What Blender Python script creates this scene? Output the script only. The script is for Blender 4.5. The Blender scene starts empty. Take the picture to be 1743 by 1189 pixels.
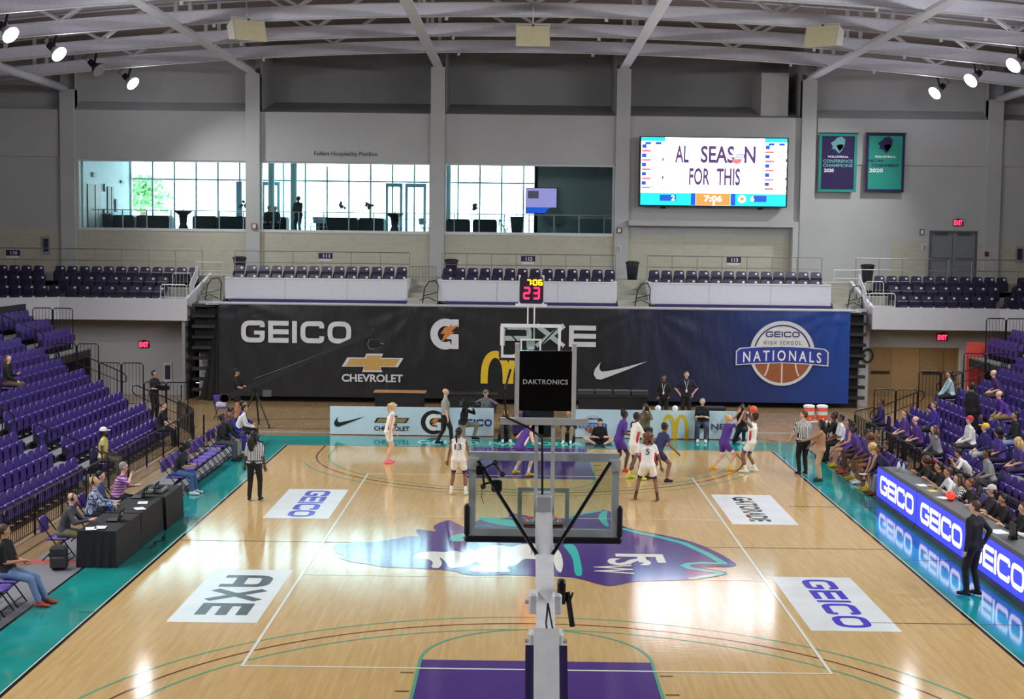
import bpy, math, random
import numpy as np
from mathutils import Vector, Matrix

# ------------------------------------------------------------------ camera
CAM = Vector((-0.302, -30.522, 6.564))
YAW, PITCH, ROLL, FPX = -0.006087, -0.077122, 0.012149, 2448.4
CX, CY, IW, IH = 871.5, 594.5, 1743, 1189
_f = Vector((math.sin(YAW)*math.cos(PITCH), math.cos(YAW)*math.cos(PITCH), math.sin(PITCH)))
_r0 = Vector((math.cos(YAW), -math.sin(YAW), 0)); _u0 = _r0.cross(_f)
_r = _r0*math.cos(ROLL) + _u0*math.sin(ROLL); _u = -_r0*math.sin(ROLL) + _u0*math.cos(ROLL)
scene = bpy.context.scene
cd = bpy.data.cameras.new('camera'); cam = bpy.data.objects.new('camera', cd)
scene.collection.objects.link(cam)
cam.matrix_world = Matrix(((_r.x, _u.x, -_f.x, CAM.x), (_r.y, _u.y, -_f.y, CAM.y), (_r.z, _u.z, -_f.z, CAM.z), (0, 0, 0, 1)))
cd.sensor_fit = 'HORIZONTAL'; cd.sensor_width = 36.0; cd.lens = FPX*36.0/IW
cd.clip_start = 0.1; cd.clip_end = 500
scene.camera = cam

# ------------------------------------------------------------------ daylight outside and exposure
world = bpy.data.worlds.new('world'); scene.world = world; world.use_nodes = True
bg = world.node_tree.nodes['Background']
bg.inputs[0].default_value = (0.90, 0.97, 1.0, 1); bg.inputs[1].default_value = 11.0
SPOT_W = 2900.0           # each arena lamp
scene.view_settings.view_transform = 'Standard'; scene.view_settings.look = 'None'
scene.view_settings.exposure = -0.15; scene.view_settings.gamma = 1.0
scene.view_settings.use_curve_mapping = False
scene.cycles.max_bounces = 7; scene.cycles.diffuse_bounces = 4; scene.cycles.glossy_bounces = 3
scene.cycles.transparent_max_bounces = 16; scene.cycles.transmission_bounces = 4
scene.cycles.caustics_reflective = False; scene.cycles.caustics_refractive = False
scene.cycles.sample_clamp_indirect = 4.0

# ------------------------------------------------------------------ pixel -> place helpers (a pixel gives a direction only)
def ray(u, v): return _f + _r*((u-CX)/FPX) - _u*((v-CY)/FPX)
def gp(u, v, z=0.0):
    d = ray(u, v); return CAM + d*((z-CAM.z)/d.z)
def py(u, v, Y):
    d = ray(u, v); return CAM + d*((Y-CAM.y)/d.y)
def px(u, v, X):
    d = ray(u, v); return CAM + d*((X-CAM.x)/d.x)
def proj(p):
    d = Vector(p)-CAM; z = d.dot(_f); return (CX+FPX*d.dot(_r)/z, CY-FPX*d.dot(_u)/z)

# ------------------------------------------------------------------ materials
MATS = {}
def srgb(c):
    return tuple(((x/255.0)/12.92 if x <= 10.3 else (((x/255.0)+0.055)/1.055)**2.4) for x in c)
def mat(name, rgb=(128,128,128), rough=0.6, metal=0.0, emit=None, estr=0.0, var=0.06, vscale=6.0, spec=0.5, coat=0.0, bump=0.0, bscale=40.0, alpha=1.0):
    if name in MATS: return MATS[name]
    m = bpy.data.materials.new(name); m.use_nodes = True; nt = m.node_tree
    b = nt.nodes['Principled BSDF']; col = srgb(rgb)
    b.inputs['Base Color'].default_value = (*col, 1)
    b.inputs['Roughness'].default_value = rough; b.inputs['Metallic'].default_value = metal
    b.inputs['Specular IOR Level'].default_value = spec
    if coat: b.inputs['Coat Weight'].default_value = coat; b.inputs['Coat Roughness'].default_value = 0.08
    if emit is not None:
        b.inputs['Emission Color'].default_value = (*srgb(emit), 1); b.inputs['Emission Strength'].default_value = estr
    if var > 0 or bump > 0:
        tc = nt.nodes.new('ShaderNodeTexCoord')
        if var > 0:
            n = nt.nodes.new('ShaderNodeTexNoise'); n.inputs['Scale'].default_value = vscale; n.inputs['Detail'].default_value = 3
            nt.links.new(tc.outputs['Object'], n.inputs['Vector'])
            r = nt.nodes.new('ShaderNodeValToRGB')
            r.color_ramp.elements[0].position = 0.3; r.color_ramp.elements[1].position = 0.7
            r.color_ramp.elements[0].color = (*[max(0, c*(1-var)) for c in col], 1)
            r.color_ramp.elements[1].color = (*[min(1, c*(1+var)) for c in col], 1)
            nt.links.new(n.outputs['Fac'], r.inputs[0]); nt.links.new(r.outputs[0], b.inputs['Base Color'])
        if bump > 0:
            n2 = nt.nodes.new('ShaderNodeTexNoise'); n2.inputs['Scale'].default_value = bscale
            nt.links.new(tc.outputs['Object'], n2.inputs['Vector'])
            bp = nt.nodes.new('ShaderNodeBump'); bp.inputs['Strength'].default_value = bump; bp.inputs['Distance'].default_value = 0.02
            nt.links.new(n2.outputs['Fac'], bp.inputs['Height']); nt.links.new(bp.outputs[0], b.inputs['Normal'])
    if alpha < 1:
        b.inputs['Alpha'].default_value = alpha
    MATS[name] = m; return m

def glass_mat(name, tint=(235,248,248), refl=0.10):
    if name in MATS: return MATS[name]
    m = bpy.data.materials.new(name); m.use_nodes = True; nt = m.node_tree
    for n in list(nt.nodes): nt.nodes.remove(n)
    o = nt.nodes.new('ShaderNodeOutputMaterial'); mx = nt.nodes.new('ShaderNodeMixShader')
    t = nt.nodes.new('ShaderNodeBsdfTransparent'); g = nt.nodes.new('ShaderNodeBsdfGlossy')
    t.inputs[0].default_value = (*srgb(tint), 1); g.inputs['Roughness'].default_value = 0.03
    fr = nt.nodes.new('ShaderNodeLayerWeight'); pw = nt.nodes.new('ShaderNodeMath'); pw.operation = 'POWER'; pw.inputs[1].default_value = 4.0; nt.links.new(fr.outputs['Facing'], pw.inputs[0])
    mul = nt.nodes.new('ShaderNodeMath'); mul.operation = 'MULTIPLY_ADD'; mul.inputs[1].default_value = 0.5; mul.inputs[2].default_value = refl*0.4; mul.use_clamp = True
    nt.links.new(pw.outputs[0], mul.inputs[0]); nt.links.new(mul.outputs[0], mx.inputs[0])
    nt.links.new(t.outputs[0], mx.inputs[1]); nt.links.new(g.outputs[0], mx.inputs[2]); nt.links.new(mx.outputs[0], o.inputs[0])
    MATS[name] = m; return m

def emis(name, rgb, s):
    if name in MATS: return MATS[name]
    return mat(name, (10,10,10), 0.5, emit=rgb, estr=s, var=0)

def brick_mat(name, c1, c2, mortar, w, h, rough=0.8, axis='XZ', gap=0.012, bump=0.4):
    m = bpy.data.materials.new(name); m.use_nodes = True; nt = m.node_tree; b = nt.nodes['Principled BSDF']
    tc = nt.nodes.new('ShaderNodeTexCoord'); sp = nt.nodes.new('ShaderNodeSeparateXYZ'); cb = nt.nodes.new('ShaderNodeCombineXYZ')
    nt.links.new(tc.outputs['Object'], sp.inputs[0])
    nt.links.new(sp.outputs[axis[0]], cb.inputs[0]); nt.links.new(sp.outputs[axis[1]], cb.inputs[1])
    br = nt.nodes.new('ShaderNodeTexBrick'); nt.links.new(cb.outputs[0], br.inputs['Vector'])
    br.inputs['Color1'].default_value = (*srgb(c1), 1); br.inputs['Color2'].default_value = (*srgb(c2), 1); br.inputs['Mortar'].default_value = (*srgb(mortar), 1)
    br.inputs['Scale'].default_value = 1.0; br.inputs['Mortar Size'].default_value = gap; br.inputs['Mortar Smooth'].default_value = 0.3
    br.inputs['Brick Width'].default_value = w; br.inputs['Row Height'].default_value = h; br.inputs['Bias'].default_value = 0.0
    nt.links.new(br.outputs['Color'], b.inputs['Base Color']); b.inputs['Roughness'].default_value = rough
    if bump:
        bp = nt.nodes.new('ShaderNodeBump'); bp.inputs['Strength'].default_value = bump; bp.inputs['Distance'].default_value = 0.01; bp.invert = True
        nt.links.new(br.outputs['Fac'], bp.inputs['Height']); nt.links.new(bp.outputs[0], b.inputs['Normal'])
    MATS[name] = m; return m

# ------------------------------------------------------------------ mesh builder
col = scene.collection
OFF = {}
class MB:
    def __init__(s): s.v = []; s.f = []; s.m = []; s.cm = 0
    def add(s, vs, fs):
        o = len(s.v); s.v += [tuple(p) for p in vs]; s.f += [tuple(i+o for i in f) for f in fs]; s.m += [s.cm]*len(fs); return s
    def box(s, x0, x1, y0, y1, z0, z1):
        return s.add([(x0,y0,z0),(x1,y0,z0),(x1,y1,z0),(x0,y1,z0),(x0,y0,z1),(x1,y0,z1),(x1,y1,z1),(x0,y1,z1)],
                     [(0,3,2,1),(4,5,6,7),(0,1,5,4),(1,2,6,5),(2,3,7,6),(3,0,4,7)])
    def bevbox(s, x0, x1, y0, y1, z0, z1, b):
        # chamfered box
        xs = (x0,x1); ys = (y0,y1); zs = (z0,z1); vs = []; idx = {}
        for i in (0,1):
            for j in (0,1):
                for k in (0,1):
                    sx = b if i == 0 else -b; sy = b if j == 0 else -b; sz = b if k == 0 else -b
                    for a, p in enumerate(((xs[i],ys[j]+sy,zs[k]+sz),(xs[i]+sx,ys[j],zs[k]+sz),(xs[i]+sx,ys[j]+sy,zs[k]))):
                        idx[i,j,k,a] = len(vs); vs.append(p)
        fs = []
        for i in (0,1):
            q = [idx[i,0,0,0],idx[i,1,0,0],idx[i,1,1,0],idx[i,0,1,0]]; fs.append(tuple(q if i else q[::-1]))
        for j in (0,1):
            q = [idx[0,j,0,1],idx[1,j,0,1],idx[1,j,1,1],idx[0,j,1,1]]; fs.append(tuple(q[::-1] if j else q))
        for k in (0,1):
            q = [idx[0,0,k,2],idx[1,0,k,2],idx[1,1,k,2],idx[0,1,k,2]]; fs.append(tuple(q if k else q[::-1]))
        for j in (0,1):
            for k in (0,1): fs.append((idx[0,j,k,1],idx[1,j,k,1],idx[1,j,k,2],idx[0,j,k,2]))
        for i in (0,1):
            for k in (0,1): fs.append((idx[i,0,k,0],idx[i,1,k,0],idx[i,1,k,2],idx[i,0,k,2]))
        for i in (0,1):
            for j in (0,1): fs.append((idx[i,j,0,0],idx[i,j,1,0],idx[i,j,1,1],idx[i,j,0,1]))
        for i in (0,1):
            for j in (0,1):
                for k in (0,1): fs.append((idx[i,j,k,0],idx[i,j,k,1],idx[i,j,k,2]))
        return s.add(vs, fs)
    def bar(s, p, q, w, h=None, up=(0,0,1)):
        # rectangular bar from p to q
        p = Vector(p); q = Vector(q); h = h or w; d = (q-p).normalized(); up = Vector(up)
        if abs(d.dot(up)) > 0.98: up = Vector((0,1,0)) if abs(d.y) < 0.9 else Vector((1,0,0))
        a = d.cross(up).normalized(); b = a.cross(d).normalized(); a = a*w/2; b = b*h/2
        vs = [p-a-b,p+a-b,p+a+b,p-a+b,q-a-b,q+a-b,q+a+b,q-a+b]
        return s.add(vs, [(0,1,2,3),(7,6,5,4),(0,4,5,1),(1,5,6,2),(2,6,7,3),(3,7,4,0)])
    def tube(s, p, q, r0, r1=None, n=8, caps=True):
        p = Vector(p); q = Vector(q); r1 = r0 if r1 is None else r1; d = (q-p)
        if d.length < 1e-6: return s
        d.normalize(); t = Vector((0,0,1)) if abs(d.z) < 0.9 else Vector((1,0,0))
        a = d.cross(t).normalized(); b = d.cross(a)
        vs = []
        for c, r in ((p,r0),(q,r1)):
            for i in range(n):
                th = 2*math.pi*i/n; vs.append(c + a*(r*math.cos(th)) + b*(r*math.sin(th)))
        fs = [(i,(i+1)%n,n+(i+1)%n,n+i) for i in range(n)]
        if caps: fs += [tuple(range(n-1,-1,-1)), tuple(range(n,2*n))]
        return s.add(vs, fs)
    def path(s, pts, r, n=6):
        pts = [Vector(p) for p in pts]; rings = []
        prev = None
        for i, p in enumerate(pts):
            d = (pts[min(i+1,len(pts)-1)]-pts[max(i-1,0)]).normalized()
            t = prev if prev is not None else (Vector((0,0,1)) if abs(d.z) < 0.9 else Vector((1,0,0)))
            a = (t - d*t.dot(d)).normalized(); b = d.cross(a); prev = a
            rr = r[i] if isinstance(r, (list,tuple)) else r
            rings.append([p + a*(rr*math.cos(2*math.pi*k/n)) + b*(rr*math.sin(2*math.pi*k/n)) for k in range(n)])
        o = [v for ring in rings for v in ring]; fs = []
        for i in range(len(pts)-1):
            for k in range(n): fs.append((i*n+k, i*n+(k+1)%n, (i+1)*n+(k+1)%n, (i+1)*n+k))
        fs += [tuple(range(n-1,-1,-1)), tuple(range((len(pts)-1)*n, len(pts)*n))]
        return s.add(o, fs)
    def ball(s, c, r, n=10, m=7, sc=(1,1,1), zmin=-1.0, M=None):
        c = Vector(c); vs = []; fs = []
        for j in range(m+1):
            ph = math.pi*j/m; z = math.cos(ph)
            if z < zmin: z = zmin
            rr = math.sqrt(max(0, 1-z*z)) if z > zmin or zmin <= -1 else math.sqrt(max(0,1-zmin*zmin))
            for i in range(n):
                th = 2*math.pi*i/n
                p = Vector((rr*math.cos(th)*r*sc[0], rr*math.sin(th)*r*sc[1], z*r*sc[2]))
                if M is not None: p = M @ p
                vs.append(c+p)
        for j in range(m):
            for i in range(n): fs.append((j*n+i, (j+1)*n+i, (j+1)*n+(i+1)%n, j*n+(i+1)%n))
        return s.add(vs, fs)
    def lathe(s, c, prof, n=14):
        c = Vector(c); vs = []; fs = []
        for (r, z) in prof:
            for i in range(n):
                th = 2*math.pi*i/n; vs.append(c + Vector((r*math.cos(th), r*math.sin(th), z)))
        for j in range(len(prof)-1):
            for i in range(n): fs.append((j*n+i, j*n+(i+1)%n, (j+1)*n+(i+1)%n, (j+1)*n+i))
        fs += [tuple(range(n-1,-1,-1)), tuple(range((len(prof)-1)*n, len(prof)*n))]
        return s.add(vs, fs)
    def quad(s, *p): return s.add(p, [(0,1,2,3)])
    def prism(s, poly, fr, d0=0.0, d1=0.01):
        # poly: 2-D outline, fr = (origin, ux, uy, normal): extruded along the normal from d0 to d1
        o, ux, uy, nn = fr; n = len(poly)
        vs = [o+ux*p[0]+uy*p[1]+nn*d0 for p in poly] + [o+ux*p[0]+uy*p[1]+nn*d1 for p in poly]
        fs = [tuple(range(n-1,-1,-1)), tuple(range(n,2*n))] + [(i,(i+1)%n,n+(i+1)%n,n+i) for i in range(n)]
        return s.add(vs, fs)
    def stroke(s, pts, w, fr, d0=0.0, d1=0.01, closed=False):
        n = len(pts); P = [Vector((p[0],p[1])) for p in pts]; L = []; R = []
        MB.nst = (getattr(MB,'nst',0)+1) % 9; d1 = d1+0.0003*MB.nst      # crossing strokes never share a plane
        for i in range(n):
            if closed: a = P[i-1]; b = P[(i+1)%n]
            else: a = P[max(i-1,0)]; b = P[min(i+1,n-1)]
            d1_ = (P[i]-a); d2_ = (b-P[i])
            if d1_.length < 1e-9: d1_ = d2_
            if d2_.length < 1e-9: d2_ = d1_
            d1_ = d1_.normalized(); d2_ = d2_.normalized()
            n1 = Vector((-d1_.y,d1_.x)); n2 = Vector((-d2_.y,d2_.x)); nn_ = (n1+n2)
            if nn_.length < 1e-6: nn_ = n1
            nn_.normalize(); k = 1/max(0.35, nn_.dot(n1)); ww = (w[i] if isinstance(w,(list,tuple)) else w)
            L.append(P[i]+nn_*(ww/2*k)); R.append(P[i]-nn_*(ww/2*k))
        o, ux, uy, nv = fr; vs = []; fs = []
        for i in range(n):
            for q, d in ((L[i],d0),(R[i],d0),(L[i],d1),(R[i],d1)): vs.append(o+ux*q.x+uy*q.y+nv*d)
        m = n if closed else n-1
        for i in range(m):
            a = 4*i; b = 4*((i+1)%n)
            fs += [(a+2,a+3,b+3,b+2),(a,b,b+1,a+1),(a,a+2,b+2,b),(a+1,b+1,b+3,a+3)]
        if not closed: fs += [(0,1,3,2),(4*(n-1),4*(n-1)+2,4*(n-1)+3,4*(n-1)+1)]
        return s.add(vs, fs)
    def build(s, name, m, parent=None, smooth=False, local=False):
        me = bpy.data.meshes.new(name)
        off = Vector((0,0,0))
        if parent is not None and not local: off = OFF.get(parent.name, Vector((0,0,0)))
        me.from_pydata([(p[0]-off.x, p[1]-off.y, p[2]-off.z) for p in s.v], [], s.f)
        ms = m if isinstance(m, (list,tuple)) else [m]
        for x in ms: me.materials.append(x)
        if len(ms) > 1: me.polygons.foreach_set('material_index', s.m)
        if smooth: me.polygons.foreach_set('use_smooth', [True]*len(me.polygons))
        me.update()
        o = bpy.data.objects.new(name, me); col.objects.link(o)
        if parent is not None: o.parent = parent; OFF[o.name] = off.copy()
        else: OFF[o.name] = Vector((0,0,0))
        return o

def tag(o, label=None, cat=None, group=None, kind=None):
    if label: o['label'] = label
    if cat: o['category'] = cat
    if group: o['group'] = group
    if kind: o['kind'] = kind
    return o
def thing(name, label, cat, loc=(0,0,0), rz=0.0, group=None):
    e = bpy.data.objects.new(name, None); col.objects.link(e); e.empty_display_size = 0.1
    e.location = loc; e.rotation_euler = (0,0,rz); OFF[e.name] = Vector(loc)
    return tag(e, label, cat, group)
def copy_tree(o, parent=None):
    c = o.copy(); col.objects.link(c); c.parent = parent
    for ch in o.children: copy_tree(ch, c)
    return c
def place(o, loc, rz, label=None, group=None):
    o.location = loc; o.rotation_euler = (0,0,rz)
    if label: o['label'] = label
    if group: o['group'] = group
    return o
def struct(mb, name, m, parent=None, smooth=False):
    o = mb.build(name, m, parent, smooth)
    if parent is None: o['kind'] = 'structure'
    return o
ORD = ['zeroth','first','second','third','fourth','fifth','sixth','seventh','eighth','ninth','tenth','eleventh','twelfth','thirteenth','fourteenth','fifteenth','sixteenth',
       'seventeenth','eighteenth','nineteenth','twentieth','twenty-first','twenty-second','twenty-third','twenty-fourth','twenty-fifth','twenty-sixth','twenty-seventh','twenty-eighth','twenty-ninth','thirtieth',
       'thirty-first','thirty-second','thirty-third','thirty-fourth','thirty-fifth','thirty-sixth','thirty-seventh','thirty-eighth']
def frame(o, ux, uy):
    ux = Vector(ux); uy = Vector(uy); return (Vector(o), ux, uy, ux.cross(uy).normalized())

# ------------------------------------------------------------------ lettering
def fillet(pts, r, n=5, closed=False):
    P = [Vector(p) for p in pts]; out = []; m = len(P)
    for i in range(m):
        if not closed and (i == 0 or i == m-1): out.append(tuple(P[i])); continue
        a = P[i-1]; b = P[(i+1)%m]; p = P[i]
        da = (a-p); db = (b-p); k = min(r, da.length*0.49, db.length*0.49)
        s0 = p+da.normalized()*k; s1 = p+db.normalized()*k
        for j in range(n+1):
            t = j/n; q = s0*(1-t)**2 + p*(2*t*(1-t)) + s1*t*t; out.append(tuple(q))
    return out
def block_word(mb, word, x, y, h, fr, d0=0.0, d1=0.01, t=0.22, wide=1.3, gap=0.16, measure=False):
    """wide square lettering drawn as strokes; returns its length"""
    x0 = x
    for ch in word:
        W = {'I': t, 'E': wide*0.86}.get(ch, wide); a = t/2
        if not measure:
            T = lambda pts: [(x+p[0]*h, y+p[1]*h) for p in pts]
            S = lambda pts, closed=False: mb.stroke(T(pts), t*h, fr, d0, d1, closed)
            if ch == 'G': S(fillet([(W-a,0.70),(W-a,1-a),(a,1-a),(a,a),(W-a,a),(W-a,0.45)],0.3)); mb.stroke(T([(W*0.55,0.45),(W,0.45)]), 0.18*h, fr, d0, d1)
            elif ch == 'C': S(fillet([(W-a,0.68),(W-a,1-a),(a,1-a),(a,a),(W-a,a),(W-a,0.32)],0.3))
            elif ch == 'O': S(fillet([(a,a),(W-a,a),(W-a,1-a),(a,1-a)],0.32,5,True),True)
            elif ch == 'E': S([(a,0),(a,1)]); [S([(a,k),(W,k)]) for k in (a,0.5,1-a)]
            elif ch == 'I': S([(a,0),(a,1)])
            elif ch == 'A': S(fillet([(a,0),(a,1-a),(W-a,1-a),(W-a,0)],0.25)); S([(a,0.36),(W-a,0.36)])
            elif ch == 'X': S([(a*0.8,0),(W-a*0.8,1)]); S([(a*0.8,1),(W-a*0.8,0)])
        x += (W+gap)*h
    return x-x0-gap*h
WORKSHOP = bpy.data.scenes.new('workshop')      # empty side scene: modifiers and lettering are evaluated there, then it is removed
def bake(o):
    WORKSHOP.collection.objects.link(o); vl = WORKSHOP.view_layers[0]; vl.update()
    return bpy.data.meshes.new_from_object(o.evaluated_get(vl.depsgraph))
def text_mesh(txt, bold=0.0, spacing=1.0, shear=0.0):
    c = bpy.data.curves.new('t', 'FONT'); c.body = txt; c.size = 1.0; c.offset = bold; c.space_character = spacing; c.shear = shear
    c.resolution_u = 3; c.align_x = 'LEFT'
    o = bpy.data.objects.new('t', c); me = bake(o)
    vs = [v.co.copy() for v in me.vertices]; fs = [tuple(p.vertices) for p in me.polygons]
    bpy.data.objects.remove(o); bpy.data.curves.remove(c); bpy.data.meshes.remove(me)
    return vs, fs
_tcache = {}
def text_fit(mb, txt, cx, cy, w, h, fr, d=0.01, bold=0.0, spacing=1.0, shear=0.0, bend=0.0):
    """place lettering fitted to a w x h rectangle centred at (cx, cy) of the frame"""
    key = (txt,bold,spacing,shear)
    if key not in _tcache: _tcache[key] = text_mesh(*key)
    vs, fs = _tcache[key]
    if not vs: return mb
    x0 = min(p.x for p in vs); x1 = max(p.x for p in vs); y0 = min(p.y for p in vs); y1 = max(p.y for p in vs)
    o, ux, uy, nn = fr; out = []
    for p in vs:
        X = cx + ((p.x-x0)/(x1-x0)-0.5)*w; Y = cy + ((p.y-y0)/max(1e-6,(y1-y0))-0.5)*h
        if bend: Y += bend*(1-((X-cx)/(w/2))**2)
        out.append(o+ux*X+uy*Y+nn*d)
    return mb.add(out, fs)
def soften(pts, n=1):
    for _ in range(n):
        out = []
        for i in range(len(pts)):
            a, b = pts[i], pts[(i+1)%len(pts)]; out += [(a[0]*.78+b[0]*.22,a[1]*.78+b[1]*.22),(a[0]*.22+b[0]*.78,a[1]*.22+b[1]*.78)]
        pts = out
    return pts
def arc2(cx, cy, rx, ry, a0, a1, n=24):
    return [(cx+rx*math.cos(math.radians(a0+(a1-a0)*i/n)), cy+ry*math.sin(math.radians(a0+(a1-a0)*i/n))) for i in range(n+1)]
# ================================================================== STRUCTURE
# ---- floor and court paint
def wood_mat(name, c1, c2, mortar, rough):
    m = brick_mat(name, c1, c2, mortar, 1.4, 0.058, rough, axis='YX', gap=0.0012, bump=0.0)
    nt = m.node_tree; b = nt.nodes['Principled BSDF']; src = b.inputs['Base Color'].links[0].from_socket
    tc = nt.nodes.new('ShaderNodeTexCoord'); mp = nt.nodes.new('ShaderNodeMapping'); mp.inputs['Scale'].default_value = (6, 0.5, 1)
    nz = nt.nodes.new('ShaderNodeTexNoise'); nz.inputs['Scale'].default_value = 2.2; nz.inputs['Detail'].default_value = 5
    nt.links.new(tc.outputs['Object'], mp.inputs[0]); nt.links.new(mp.outputs[0], nz.inputs['Vector'])
    mx = nt.nodes.new('ShaderNodeMixRGB'); mx.blend_type = 'OVERLAY'; mx.inputs[0].default_value = 0.22
    nt.links.new(src, mx.inputs[1]); nt.links.new(nz.outputs['Fac'], mx.inputs[2]); nt.links.new(mx.outputs[0], b.inputs['Base Color'])
    n2 = nt.nodes.new('ShaderNodeTexNoise'); n2.inputs['Scale'].default_value = 0.9; nt.links.new(tc.outputs['Object'], n2.inputs['Vector'])
    mr = nt.nodes.new('ShaderNodeMapRange'); mr.inputs['To Min'].default_value = rough*0.75; mr.inputs['To Max'].default_value = rough*1.3
    nt.links.new(n2.outputs['Fac'], mr.inputs[0]); nt.links.new(mr.outputs[0], b.inputs['Roughness'])
    # boards are never perfectly level: a faint ripple across the strips stretches the reflections
    m3 = nt.nodes.new('ShaderNodeMapping'); m3.inputs['Scale'].default_value = (1.2, 5.0, 1)
    n3 = nt.nodes.new('ShaderNodeTexNoise'); n3.inputs['Scale'].default_value = 3.0; nt.links.new(tc.outputs['Object'], m3.inputs[0]); nt.links.new(m3.outputs[0], n3.inputs['Vector'])
    bp = nt.nodes.new('ShaderNodeBump'); bp.inputs['Strength'].default_value = 0.06; bp.inputs['Distance'].default_value = 0.01
    nt.links.new(n3.outputs['Fac'], bp.inputs['Height']); nt.links.new(bp.outputs[0], b.inputs['Normal'])
    b.inputs['Specular IOR Level'].default_value = 0.55
    return m
WOOD = wood_mat('maple_court', (214,180,122), (206,171,113), (186,150,98), 0.095)
WOOD2 = wood_mat('maple_surround_dim', (164,136,98), (156,128,90), (130,104,72), 0.2)  # darker than the court maple: the weaker light there is put into the colour
def paint(name, rgb, rough=0.09, var=0.05, vs=1.5): return mat(name, rgb, rough, var=var, vscale=vs, spec=0.55)
P_TEAL = paint('court_teal', (26,148,142), 0.085, 0.22, 0.9); P_PUR = paint('court_purple', (84,58,132)); P_WHITE = paint('court_white', (238,238,226))
P_BLACK = paint('court_black', (24,24,30)); P_TLINE = paint('line_teal', (92,170,140)); P_BROWN = paint('line_brown', (120,62,48)); P_DECAL = paint('decal_white', (232,236,236), 0.2)
P_BLUE = paint('decal_blue', (62,44,196), 0.2); P_DARK = paint('decal_dark', (52,52,58), 0.2); P_TEAL2 = paint('logo_teal', (62,196,184)); P_LINE2 = paint('line_grey', (110,92,66))

floor = struct(MB().quad((-26.2,-42,-0.004),(26.2,-42,-0.004),(26.2,33,-0.004),(-26.2,33,-0.004)), 'floor', WOOD2)
HX, HY, AX, AY = 7.62, 14.325, 8.85, 16.45
FR = lambda z: (Vector((0,0,z)), Vector((1,0,0)), Vector((0,1,0)), Vector((0,0,1)))
def flat(name, m, polys, z):
    mb = MB()
    for p in polys:
        if name in ('emblem_white','emblem_teal'): p = soften(p,2)
        mb.add([(q[0],q[1],z) for q in p], [tuple(range(len(p)))])
    return mb.build(name, m, floor)
def rect(x0,x1,y0,y1): return [(x0,y0),(x1,y0),(x1,y1),(x0,y1)]
flat('court_planking', WOOD, [rect(-HX,HX,-HY,HY)], 0.0)
flat('painted_apron', P_TEAL, [rect(-AX,-HX,-AY,AY), rect(HX,AX,-AY,AY), rect(-HX,HX,HY,AY), rect(-HX,HX,-AY,-HY)], 0.001)
def lines(name, m, segs, w, z, closed=False):
    mb = MB()
    for s in segs: mb.stroke(s, w, FR(z), -0.0005, 0.0, closed)
    return mb.build(name, m, floor)
lines('boundary_line', P_BLACK, [[(-HX,-HY),(HX,-HY),(HX,HY),(-HX,HY)]], 0.06, 0.004, True)
lines('apron_edge_line', P_BLACK, [[(-AX,-AY),(-AX,AY)],[(AX,-AY),(AX,AY)]], 0.05, 0.004)
lines('boundary_hairline', P_WHITE, [[(-HX-.045,-HY-.045),(HX+.045,-HY-.045),(HX+.045,HY+.045),(-HX-.045,HY+.045)]], 0.02, 0.004, True)
lines('half_court_line', P_LINE2, [[(-HX,0),(HX,0)]], 0.03, 0.0035)
for s in (-1,1):
    yb = s*HY; yf = s*8.535; bk = s*12.75
    flat('painted_lane', P_PUR, [rect(-1.78,1.78,min(yb,yf),max(yb,yf))], 0.0015)
    lines('lane_border', P_TLINE, [[(-1.805,yb),(-1.805,yf),(-1.83,yf)],[(1.805,yb),(1.805,yf)]], 0.05, 0.003)
    lines('free_throw_arc', P_TLINE, [[(1.805*math.cos(a), yf-s*1.805*math.sin(a)) for a in np.linspace(0,math.pi,40)]], 0.05, 0.003)
    for r, m, nm in ((6.82,P_TLINE,'three_point_line'),(6.40,P_BROWN,'three_point_line'),(6.03,P_TLINE,'three_point_line')):
        xm = min(r, 6.55 if r > 6.1 else 6.03); a0 = math.acos(min(1, xm/r))
        pts = [(r*math.cos(a), bk-s*r*math.sin(a)) for a in np.linspace(a0, math.pi-a0, 60)]
        if r < 6.5: pts = [(pts[0][0], yb)]+pts+[(pts[-1][0], yb)]
        lines(nm, m, [pts], 0.045, 0.0032)
    for yy in (1.0, 2.1, 3.0, 3.9):
        lines('lane_mark', P_LINE2, [[(-2.06,yb-s*(1.2+yy)),(-1.86,yb-s*(1.2+yy))],[(1.86,yb-s*(1.2+yy)),(2.06,yb-s*(1.2+yy))]], 0.05, 0.0032)
lines('volleyball_line', P_WHITE, [[(-4.5,-9),(4.5,-9),(4.5,9),(-4.5,9)]], 0.05, 0.0045, True)
lines('attack_line', P_WHITE, [[(-4.5,3),(4.5,3)],[(-4.5,-3),(4.5,-3)]], 0.035, 0.0042)
lines('side_hash', P_LINE2, [[(HX-1.9,-6.0),(AX,-6.0)],[(HX,-1.0),(AX,-1.0)],[(HX-1.2,4.9),(AX,4.9)],[(-HX-0.3,-6),(-HX,-6)]], 0.03, 0.0046)
# lines of the practice courts in front of the far banner
lines('practice_court_line', P_BLACK, [[(-9.2,18.2),(-6.0,18.2)],[(-9.9,20.5),(-6.4,21.0),(-5,22.0)],[(8.9,18.0),(12.0,18.0)],[(9.6,16.6),(12.5,16.6)],[(7.4,17.4),(8.2,16.6)]], 0.06, 0.001)
lines('practice_court_border', mat('court_grey',(150,150,140),0.3), [[(-9.6,17.3),(-6.6,17.3)],[(7.4,18.6),(9.2,18.6)]], 0.45, 0.0005)

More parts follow.
